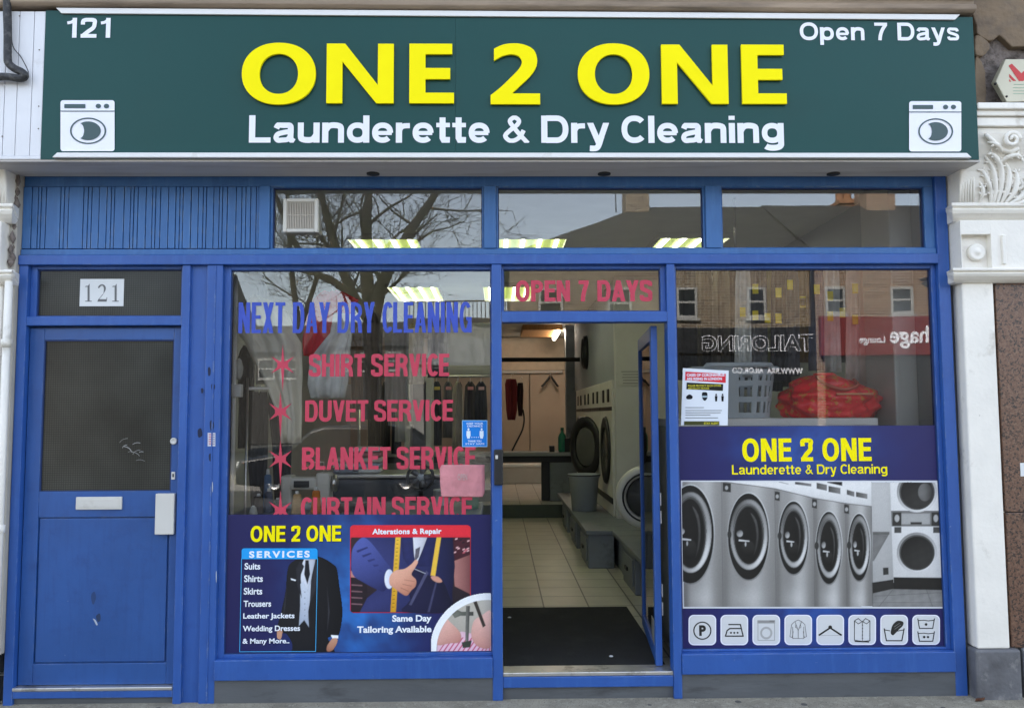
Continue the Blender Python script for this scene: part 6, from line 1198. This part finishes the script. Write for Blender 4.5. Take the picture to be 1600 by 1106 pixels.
b.build('blades', flat((.10, .10, .10), .4), fn_); MB().ring([(cxx, 1.04, TZ), (cxx, 1.04, cz)], .014, 10).build('stem', M['black'], fn_); MB().lathe((cxx, 1.04, TZ), [(.07, 0), (.06, .02), (.02, .03)], 18).build('base', M['black'], fn_)
# ------------------------------------------------------------------ right-hand window: shelf, basket, bag
shf = thing('window_shelf', 'white shelf unit behind the washing machine poster', 'shelf', (1.6, .6, ZF)); zt_ = fz(653.5, .3, 1230); sx1 = fx(1372, 655, .3)
box('shelf_board', M['trim'], shf, 1.02, sx1, .3, .95, zt_-.045, zt_, .004)
for x in (1.05, sx1-.04): box('side_panel', M['wallwhite'], shf, x-.02, x+.02, .32, .93, ZF, zt_-.046, .003)
bk = thing('laundry_basket', 'grey plastic laundry basket with slotted sides on the window shelf', 'basket', (fx(1155, 650, .6), .6, zt_))
bx0, bx1 = fx(1092, 650, .45), fx(1222, 650, .45); zb0, zb1 = zt_+.002, fz(577, .45, 1155); b = MB(); cx = (bx0+bx1)/2; hw = (bx1-bx0)/2; nR = 26; rowsN = 9
hz = zb1-zb0
for r_ in range(rowsN):                            # rows of uprights and slots
    za, zc2 = zb0+hz*r_/rowsN, zb0+hz*(r_+1)/rowsN
    for k in range(nR*2):
        t0, t1 = k/(nR*2), (k+1)/(nR*2)
        if k % 2 == 1 and r_ in (1, 2, 4, 5, 7): continue
        def pt(t, z):
            s_ = .86+.14*(z-zb0)/hz; a = 2*math.pi*t; c_, q_ = math.cos(a), math.sin(a); return Vector((cx+hw*s_*math.copysign(abs(c_)**.5, c_), .66+.20*s_*math.copysign(abs(q_)**.5, q_), z))
        ctr = Vector((cx, .66, 0)); A = [pt(t0, za), pt(t1, za), pt(t1, zc2), pt(t0, zc2)]; B = [p+(Vector((ctr.x, ctr.y, p.z))-p).normalized()*.006 for p in A]
        b.add(A+B, [(0, 1, 2, 3), (7, 6, 5, 4), (0, 4, 5, 1), (2, 6, 7, 3), (1, 5, 6, 2), (0, 3, 7, 4)])
b.build('slotted_tub', M['grey'], bk); MB().box(cx-hw*.8, cx+hw*.8, .52, .8, zb0, zb0+.01).build('bottom', M['grey'], bk)
rim = [(cx+hw*1.06*math.copysign(abs(math.cos(a))**.5, math.cos(a)), .66+.215*math.copysign(abs(math.sin(a))**.5, math.sin(a)), zb1+(.028 if abs(math.cos(a)) < .55 else .006)) for a in [2*math.pi*k/48 for k in range(48)]]
MB().ring(rim, .016, 8, True).build('rim', M['grey'], bk)
bg_ = thing('red_bag', 'big red floral laundry bag on the window shelf beside the grey basket', 'bag', (fx(1295, 650, .65), .65, zt_))
rf = mat('red_floral', (.78, .022, .03), .35, .2, 9, dirt=(.62, .22, .03), dscale=17, dlo=.55, dhi=.60, bump=.9, bscale=16, speck=(.05, .12, .03), spscale=30, spw=.64); b = MB(); vs = []; nU, nV = 96, 48; cxb, cyb = fx(1296, 650, .62), .62; hwb = (fx(1372, 650, .62)-fx(1221, 650, .62))/2; hb_ = fz(584, .62, 1280)-zt_
for j in range(nV+1):
    v = j/nV
    for i in range(nU):
        a = 2*math.pi*i/nU; c_, s_ = math.cos(a), math.sin(a); r = (1-(abs(v-.35)/.75)**2.6) if v < .95 else .3; r = max(r, .15); wob = 1+.16*noise.noise(Vector((c_*2.2, s_*2.2, v*5)))+.12*noise.noise(Vector((c_*4+9, s_*4, v*6)))-.07*abs(noise.noise(Vector((c_*7, s_*7, v*5+3))))
        top = 1-.22*max(0, c_)*(v); vs.append((cxb+hwb*r*wob*math.copysign(abs(c_)**.8, c_), cyb+.24*r*wob*s_, zt_+.003+hb_*v*top))
b.add(vs, [(j*nU+i, j*nU+(i+1) % nU, (j+1)*nU+(i+1) % nU, (j+1)*nU+i) for j in range(nV) for i in range(nU)]+[tuple(range(nU)), tuple(nV*nU+i for i in range(nU))[::-1]], None, True); b.build('body', rf, bg_)
MB().ring(smooth_loop([(cxb-.12, cyb-.12, zt_+hb_*.92), (cxb-.10, cyb-.2, zt_+hb_*.75), (cxb, cyb-.245, zt_+hb_*.62), (cxb+.10, cyb-.2, zt_+hb_*.72), (cxb+.11, cyb-.12, zt_+hb_*.85)], 5, False), .010, 8).build('handle', flat((.5, .10, .06), .6), bg_)
MB().box(cxb-.05, cxb+.17, cyb-.252, cyb-.244, zt_+hb_*.50, zt_+hb_*.54).build('strap', flat((.6, .25, .12), .6), bg_)
wp = thing('wooden_board', 'upright orange wooden board in a dark blue frame at the window side', 'board', (fx(1422, 640, .5), .5, zt_-.1))
pxbox('board', M['wood'], wp, 1409, 585, 1432, 680, .5, .53, .004); pxbox('frame_upright', M['navy'], wp, 1433, 580, 1440, 690, .49, .54, .004); pxbox('frame_top', M['navy'], wp, 1405, 577, 1433, 584, .49, .54, .004)
MB().box(fx(1340, 590, .9), fx(1412, 590, .9), .9, .94, fz(588, .9, 1380), fz(582, .9, 1380)).build('cross_rail', M['trim'], wp)
# bagged garments on the rail behind the right window
gcol = [(.52, .52, .50), (.12, .12, .125), (.36, .40, .16), (.03, .03, .035), (.09, .09, .10), (.20, .13, .05), (.09, .11, .17), (.45, .45, .43), (.03, .03, .03), (.62, .50, .45)]
gl_ = ['pale grey', 'charcoal', 'olive green', 'black', 'dark grey', 'brown', 'slate blue', 'light grey', 'plain black', 'pinkish beige']
for k, x in enumerate((1160, 1180, 1199, 1216, 1234, 1254, 1276, 1297, 1316, 1336)):
    w_ = 12+3*(k % 3); b_ = 588+random.uniform(-22, 22)
    g = hang([(402, x-3, x+3), (410, x-w_*.8, x+w_*.8), (440, x-w_, x+w_), (b_, x-w_*1.1, x+w_*1.1)], .85+.10*(k % 3), gcol[k], '%s garment hanging in a row behind the right display window' % gl_[k], 'garments behind the right window', amp=.03, seed=50+k, m=plast if k in (0, 7) else None)
    for j in range(1+(k % 2)): yy = 436+random.uniform(0, 60) if k not in (0,) else 480; pxbox('tag', flat((.85, .66, .04), .7), g, x-4, yy, x+5, yy+15, .78, .784, 0)
for k in range(13):  # added row of dark garments, darkens the view by covering the pale partition
    x = 1070+k*27+random.uniform(-4, 4); w_ = random.uniform(13, 18); b_ = random.uniform(575, 640)
    hang([(406, x-3, x+3), (414, x-w_*.8, x+w_*.8), (450, x-w_, x+w_), (b_, x-w_*1.1, x+w_*1.1)], 2.5+random.uniform(-.1, .1), random.choice(((.02, .02, .022), (.03, .03, .036), (.05, .045, .04), (.018, .022, .03), (.06, .055, .05), (.10, .09, .08))), 'dark garment added in the back row to darken the right display window', 'garments added in the back row', amp=.04, seed=120+k)
rl2 = thing('clothes_rail', 'chrome rail carrying the garments above the red bag', 'clothes rail', (1.9, .95, 2.6)); z_ = fz(394, .95, 1250)
MB().ring([(fx(1140, 424, .95), .95, z_), (fx(1370, 424, .95), .95, z_)], .013, 10).build('rail', M['steel'], rl2)
for x in (1150, 1362): MB().ring([(fx(x, 424, .95), .95, z_), (fx(x, 424, .95), .95, 3.015)], .008, 8).build('hanging_rod', M['steel'], rl2)

# more clothes and goods behind the tailoring window
for k, (x0, x1, y0, y1, Y, col, l) in enumerate(((600, 640, 492, 640, 2.2, (.30, .29, .27), 'pale grey shirt hanging between the red jacket and the bulkhead'), (566, 598, 486, 655, 2.0, (.11, .10, .10), 'charcoal jacket hanging left of the pale grey shirt'), (636, 664, 500, 600, 2.4, (.34, .28, .16), 'straw coloured blouse hanging right of the pale grey shirt'), (372, 398, 540, 700, 1.6, (.05, .05, .055), 'dark coat hanging at the window post behind the cream robe'))):
    w_ = x1-x0; m_ = (x0+x1)/2; hang([(y0, m_-4, m_+4), (y0+8, m_-w_*.35, m_+w_*.35), (y0+22, x0, x1), (y0+(y1-y0)*.6, x0+2, x1-2), (y1, x0, x1)], Y, col, l, amp=.03, seed=80+k)
for k, (x, y0, n_, cols_) in enumerate(((575, 735, 5, ((.5, .5, .48), (.25, .3, .36), (.45, .4, .34), (.3, .12, .12), (.5, .5, .5))), (545, 738, 3, ((.18, .2, .24), (.5, .48, .44), (.4, .36, .3))))):
    zt3 = Z2(741)+.002; xx = fx(x, 740, 1.4); t = thing('laundry_stack', ('tall' if k == 0 else 'short')+' stack of folded laundry on the ironing press', 'laundry stack', (xx, 1.4, zt3), 'folded laundry on the press')
    for j in range(n_): MB().box(xx-.10+random.uniform(-.01, .01), xx+.10+random.uniform(-.01, .01), 1.3, 1.5, zt3+j*.037, zt3+j*.037+.033).build('folded_cloth', flat(cols_[j], .95), t, .014, 3)
for k, (x, Y, h_, col, l) in enumerate(((690, .8, .10, (.55, .55, .52), 'white tub on the sewing table below the pink cloth'), (560, .5, .05, (.05, .05, .05), 'low black tin on the sewing table by the dark red thread cone'), (735, .6, .13, (.08, .16, .10), 'green tin on the sewing table at the right end'))):
    o = MB().lathe((fx(x, 790, Y), Y, TZ+.001), [(.05, 0), (.052, .01), (.052, h_*.9), (.054, h_*.9), (.054, h_), (.045, h_)], 18).build('tin', flat(col, .4)); tag(o, l, 'tin')

for k, (x0, x1, y0, y1, Y, col, l) in enumerate(((398, 420, 440, 600, 1.1, (.55, .55, .53), 'white shirt hanging high behind the cream robe'), (668, 700, 500, 590, 2.6, (.10, .10, .12), 'dark blouse hanging under the far ceiling light'), (540, 566, 500, 600, 1.7, (.40, .26, .12), 'tan jacket hanging behind the tree reflection'), (616, 634, 596, 690, 2.8, (.5, .5, .47), 'white garment bag hanging beside the narrow cupboard'), (706, 724, 596, 700, 2.9, (.42, .36, .26), 'beige garment hanging in front of the long rail'))):
    w_ = x1-x0; m_ = (x0+x1)/2; hang([(y0, m_-3, m_+3), (y0+7, m_-w_*.35, m_+w_*.35), (y0+20, x0, x1), (y0+(y1-y0)*.6, x0+1, x1-1), (y1, x0, x1)], Y, col, l, amp=.03, seed=180+k)
# ================================================================== the street opposite, seen mirrored in the glass
L0_ = 18.0
def rx(px, L=L0_): return RWp(px, 500, L).x
def rz(py, L=L0_): return RWp(1000, py, L).z
def sash(parent, x0, x1, z0, z1, Y, m='sashpaint'):
    b = MB(); t = .07
    for a in ((x0, x0+t, z0, z1), (x1-t, x1, z0, z1), (x0+t, x1-t, z1-t, z1), (x0+t, x1-t, z0, z0+t), (x0+t, x1-t, (z0+z1)/2-.03, (z0+z1)/2+.03)): b.box(a[0], a[1], Y-.05, Y+.035, a[2], a[3])
    o = b.build('window', M[m], parent, .006); MB().box(x0+t, x1-t, Y-.03, Y+.005, z0+t, z1-t).build('pane', M['darkglass'], o); MB().box(x0-.06, x1+.06, Y-.02, Y+.09, z0-.08, z0-.001).build('sill', M['stucco'], o, .01)
def terrace(name, label, xa, xb, zev, zr, brick, wins, hipl, hipr, depth=8.0):
    t = thing(name, label, 'building', ((xa+xb)/2, -L0_-3, GZ)); Yf = -L0_
    box('wall', brick, t, xa, xb, Yf-depth, Yf, 0, zev, 0)
    ym = Yf-depth/2; o = .25; a = xa+(hipl if hipl else -0.1); c = xb-(hipr if hipr else -0.1)
    vs = [(xa-(o if hipl else 0), Yf+o, zev), (xb+(o if hipr else 0), Yf+o, zev), (xb+(o if hipr else 0), Yf-depth-o, zev), (xa-(o if hipl else 0), Yf-depth-o, zev), (a, ym, zr), (c, ym, zr)]
    MB().add(vs, [(0, 1, 5, 4), (2, 3, 4, 5), (3, 0, 4), (1, 2, 5), (0, 3, 2, 1)]).build('roof', M['slate'], t)
    box('gutter', M['iron'], t, xa, xb, Yf+.001, Yf+.2, zev-.14, zev-.004, .02)
    for x0, x1, z0, z1 in wins: sash(t, x0, x1, z0, z1, Yf)
    return t
zW0, zW1 = rz(497), rz(450)
A0, A1, B1 = rx(797), rx(1272), rx(1640)
ta = terrace('brick_terrace', 'brown brick terrace house with hipped slate roof reflected in the shop glass', A0, A1, rz(404), 8.25, M['brick1'], [(rx(a), rx(c), zW0, zW1) for a, c in ((842, 880), (950, 988), (1058, 1090), (1168, 1198))], 4.2, 0)
tbb = terrace('brick_terrace', 'lighter brick terrace house over the red lounge front reflected in the shop glass', A1+.02, B1, rz(400), 8.3, M['brick2'], [(rx(a), rx(c), rz(492), rz(449)) for a, c in ((1290, 1322), (1392, 1426), (1500, 1535))], 0, 0)
def chimney(parent, x0, x1, Y, z0, z1, npots, m):
    c = box('chimney', m, parent, x0, x1, Y-.45, Y+.45, z0, z1, .01); MB().box(x0-.08, x1+.08, Y-.53, Y+.53, z1-.18, z1-.04).build('chimney_cap', m, c, .01)
    for k in range(npots): MB().lathe((x0+(x1-x0)*(k+.5)/npots, Y, z1), [(.16, 0), (.14, .1), (.12, .5), (.15, .52), (.15, .6)], 14).build('chimney_pot', M['pot'], c)
chimney(ta, rx(978, 22), rx(1014, 22), -22, 6.8, 9.35, 2, M['brick1']); chimney(tbb, rx(1352, 22), rx(1395, 22), -22, 6.8, 9.3, 3, M['brick2']); chimney(tbb, rx(1312, 23), rx(1338, 23), -23, 7.2, 8.7, 2, M['pot'])
aer = MB().ring([(rx(965, 22), -22, 8.1), (rx(963, 22), -22, 9.4)], .02, 6); aer.ring([(rx(955, 22), -22, 9.3), (rx(972, 22), -22, 9.3)], .012, 6); aer.build('aerial', M['iron'], ta)
def gfront(parent, x0, x1, z0, z1, m, y=.12): return box('fascia_board', M[m], parent, x0, x1, -L0_+.005, -L0_+y, z0, z1, .01)
def mtext(s, x0, x1, z0, z1, parent, m, bold=.03, y=.14): return put(MB(), text_geo(s, bold, 1.0, .05), x0, x1, z0, z1, -L0_+y, .02, None, True).build('lettering', m, parent)
def outline_text(s, x0, x1, z0, z1, parent, m):
    mtext(s, x0, x1, z0, z1, parent, m, .045, .15); put(MB(), text_geo(s, .012, 1.0, .05), x0+.012, x1-.012, z0+.02, z1-.02, -L0_+.165, .02, None, True).build('lettering', M['shopblack'], parent)
for pa, x0, x1 in ((ta, rx(1050), A1-.15), (tbb, A1+.3, B1-.2), (ta, A0+.2, rx(1030))):
    o = box('shop_window', M['darkglass'], pa, x0, x1, -L0_+.004, -L0_+.05, .5, rz(556), 0)
    for k in range(4): x = x0+(x1-x0)*k/3; box('mullion', M['iron'], o, x-.05, x+.05, -L0_+.004, -L0_+.09, .3, rz(556), .008)
    box('stall_board', M['stucco'], o, x0, x1, -L0_+.004, -L0_+.10, 0, .5, .01)
f1 = gfront(ta, rx(1046), A1-.05, rz(553), rz(512), 'shopblack'); outline_text('TAILORING', rx(1094), rx(1266), rz(550), rz(524), f1, M['signwhite'])
w1_ = put(MB(), text_geo('WWW.RRATAILOR.CO', .02, 1.05, .05), rx(1142), rx(1250), rz(584), rz(575), -L0_+.07, .01, None, True).build('window_text', M['signwhite'], ta)
f2 = gfront(tbb, A1+.1, B1-.1, rz(556), rz(497), 'shopred', .18); put(MB(), text_geo('hage', .02, 1.0, .05), rx(1384), rx(1444), rz(546), rz(512), -L0_+.2, .02, None, True).build('lettering', M['signwhite'], f2); put(MB(), text_geo('Lounge', .01, 1.0, .05), rx(1338), rx(1376), rz(541), rz(527), -L0_+.2, .02, None, True).build('lettering', M['signwhite'], f2)
gfront(ta, A0+.1, rx(1034), rz(553), rz(512), 'shopblack')
box('downpipe', M['iron'], ta, A1-.12, A1-.02, -L0_+.005, -L0_+.11, .1, rz(404)-.1, .02)
# low white shop with roof railings
lw = thing('white_shop', 'low white rendered shop with an iron roof railing reflected in the left window', 'building', (rx(715), -L0_-3, GZ)); xa, xb = rx(640), A0-.02
box('wall', M['stucco'], lw, xa, xb, -L0_-6, -L0_, 0, rz(506), 0); box('parapet', M['iron'], lw, xa-.1, xb, -L0_-6.1, -L0_+.12, rz(506)+.002, rz(497), .01); box('shop_window', M['darkglass'], lw, xa+.4, xb-.4, -L0_+.002, -L0_+.05, .6, rz(575), 0); box('fascia_band', M['wallgrey'], lw, xa+.1, xb-.1, -L0_+.003, -L0_+.09, rz(570), rz(528), .01)
rb = MB(); zb_, zt2 = rz(497)+.003, rz(471)
for k in range(26): x = xa+(xb-xa)*k/25; rb.box(x-.012, x+.012, -L0_-.01, -L0_+.02, zb_, zt2)
rb.box(xa, xb, -L0_-.015, -L0_+.025, zt2, zt2+.04); rb.build('railing', M['iron'], lw)
# distant houses and roofs beyond the trees
for k, (a, c, z1, m, L, l) in enumerate(((330, 470, 520, 'slate', 46, 'far brick house beyond the tree, leftmost of the reflected pair'), (470, 636, 512, 'slate', 50, 'far pale house beyond the tree trunk in the reflection'))):
    t = thing('far_house', l, 'building', (rx(a, L), -L, GZ)); x0, x1 = rx(a, L), rx(c, L); ze = rz(z1+28, L); zr2 = rz(z1, L); box('wall', M[m], t, x0, x1, -L-8, -L, -.1, ze, 0)
    MB().add([(x0-.2, -L+.3, ze), (x1+.2, -L+.3, ze), (x1+.2, -L-8.3, ze), (x0-.2, -L-8.3, ze), (x0-.2, -L-4, zr2+.9), (x1+.2, -L-4, zr2+.9)], [(0, 1, 5, 4), (2, 3, 4, 5), (3, 0, 4), (1, 2, 5), (0, 3, 2, 1)]).build('roof', M['slate'], t)
    for j in range(4): x = x0+(x1-x0)*(j+.5)/4; sash(t, x-.5, x+.5, ze-1.6, ze-.4, -L)
# bare street trees
def tree(label, base, limbs, L, seed, r0=.17):
    rnd = random.Random(seed); B = RWp(base[0], base[1], L); t = thing('bare_tree', label, 'tree', (B.x, -L, GZ)); tk = MB(); cr = MB(); count = [0]
    def branch(p, d, r, ln, lev):
        pts = [p]; rs = [r]; n_ = 5 if lev < 3 else 3
        for k in range(n_):
            d = (d+Vector((rnd.gauss(0, .16), rnd.gauss(0, .16), rnd.gauss(.04, .13)))).normalized(); p = p+d*ln/n_; pts.append(p); rs.append(r*(1-.75*(k+1)/n_))
        cr.ring(pts, rs, 5 if lev < 2 else 3, False, False)
        count[0] += 1
        if lev < 4:
            for k in range({0: 6, 1: 6, 2: 5, 3: 3}[lev]):
                i = rnd.randint(1, n_); dd = (pts[min(i, n_)]-pts[i-1]).normalized(); side = Vector((rnd.gauss(0, 1), rnd.gauss(0, .7), rnd.gauss(.25, .6))).normalized(); branch(pts[i], (dd*.75+side*.75).normalized(), max(rs[i]*.62, .006), ln*rnd.uniform(.45, .7), lev+1)
    tk.ring([(B.x, -L, -.1), (B.x+.02, -L, 1.4)]+[RWp(limbs[0][0][0][0], limbs[0][0][0][1], L)], [r0*1.25, r0*1.05, r0], 14, False, True); tk.build('trunk', M['bark'], t)
    lm = MB()
    for pts_, ra, rb_ in limbs:
        dy = rnd.uniform(-.6, .6); P_ = []; n_ = len(pts_)
        for k, q in enumerate(pts_): v = RWp(q[0], q[1], L); v.y += dy*k/(n_-1); P_.append(v)
        P_ = smooth_loop([tuple(v) for v in P_], 5, False); P_ = [Vector(v) for v in P_]; m_ = len(P_); lm.ring(P_, [ra+(rb_-ra)*k/(m_-1) for k in range(m_)], 10)
        for k in range(3, m_, 2):
            d = (P_[k]-P_[k-1]).normalized(); side = Vector((rnd.gauss(0, 1), rnd.gauss(0, .8), rnd.gauss(.1, .5))).normalized(); branch(P_[k], (d*.5+side*.85).normalized(), (ra+(rb_-ra)*k/(m_-1))*.36, rnd.uniform(.9, 1.9), 1)
    lm.build('limbs', M['bark'], t); cr.build('twigs', M['bark'], t)
tree('bare street tree with a thick forked trunk reflected in the left display window', (588, 700), [([(580, 505), (548, 455), (523, 388), (498, 305), (470, 190)], .13, .05), ([(580, 505), (572, 420), (573, 340), (575, 290), (560, 150)], .15, .05), ([(582, 505), (600, 440), (640, 372), (688, 300), (745, 190)], .14, .045), ([(552, 462), (515, 436), (480, 416), (440, 340), (400, 220)], .09, .03)], 12.0, 4, .19)
tree('slender bare street tree behind the forked one in the reflection', (470, 700), [([(468, 520), (455, 420), (450, 330), (440, 200)], .08, .03), ([(468, 520), (490, 440), (515, 370), (540, 250)], .07, .025)], 15.5, 11, .10)
# parked cars on the far side
def car(label, x, y, m, ln=4.2):
    t = thing('parked_car', label, 'car', (x, y, -.1), 'cars parked across the road'); h = ln/2
    prof = [(-h, .30), (-h, .62), (-h*.96, .80), (-h*.55, .92), (-h*.30, 1.36), (-h*.18, 1.44), (h*.45, 1.46), (h*.62, 1.38), (h*.88, .96), (h*.99, .88), (h, .60), (h, .32), (h*.80, .26), (-h*.8, .26)]
    MB().prism([(x+a, b_-.1) for a, b_ in prof], y-.84, y+.84).build('body', m, t, .07, 3)
    gl2 = [(-h*.47, .95), (-h*.27, 1.32), (-h*.17, 1.38), (h*.10, 1.39), (h*.10, .95)]; gr2 = [(h*.15, .95), (h*.15, 1.39), (h*.44, 1.39), (h*.58, 1.32), (h*.76, .97)]
    for g in (gl2, gr2): MB().prism([(x+a, b_-.1) for a, b_ in g], y-.846, y+.846).build('side_window', M['darkglass'], t)
    for a in (-.62, .62):
        for s_ in (-.72, .72):
            w2 = MB().lathe((x+a*h, y+s_, .22), [(.20, -.11), (.31, -.10), (.32, 0), (.31, .10), (.20, .11)], 24, 'y').build('wheel', M['tyre'], t); MB().lathe((x+a*h, y+s_, .22), [(.2, -.115), (.06, -.12), (.06, .12), (.2, .115)], 16, 'y').build('rim', M['steel'], w2)
    for z in (.62,): box('headlight', M['paper'], t, x-h-.004, x-h+.05, y+.45, y+.75, z-.1, z+.03, .01)
car('dark car parked across the road, reflected under DUVET SERVICE', rx(545, 12.9), -13.0, M['carpaint']); car('grey car parked across the road in front of the brick terrace', rx(1010, 12.9), -13.0, flat((.12, .125, .13), .25, 'grey_car_paint'))
# houses added across the road to cover the bright horizon in the flat door glass

for k, (a, c, z1, L, l) in enumerate(((40, 190, 470, 24, 'brown brick house added across the road to darken the glass of the flat door'), (200, 318, 486, 30, 'added brown brick house further off, between the flat door reflection and the trees'))):
    t = thing('added_house', l, 'building', (rx(a, L), -L, GZ)); x0, x1 = rx(a-(160 if k == 0 else 0), L), rx(c, L); ze = rz(z1, L)
    box('wall', M['brick1'], t, x0, x1, -L-7, -L, -.1, ze, 0); MB().add([(x0-.2, -L+.3, ze), (x1+.2, -L+.3, ze), (x1+.2, -L-7.3, ze), (x0-.2, -L-7.3, ze), (x0-.2, -L-3.5, ze+2.2), (x1+.2, -L-3.5, ze+2.2)], [(0, 1, 5, 4), (2, 3, 4, 5), (3, 0, 4), (1, 2, 5), (0, 3, 2, 1)]).build('roof', M['slate'], t)
    for j in range(3):
        for zz in (.9, ze-2.2): x = x0+(x1-x0)*(j+.5)/3; sash(t, x-.5, x+.5, zz, zz+1.4, -L)
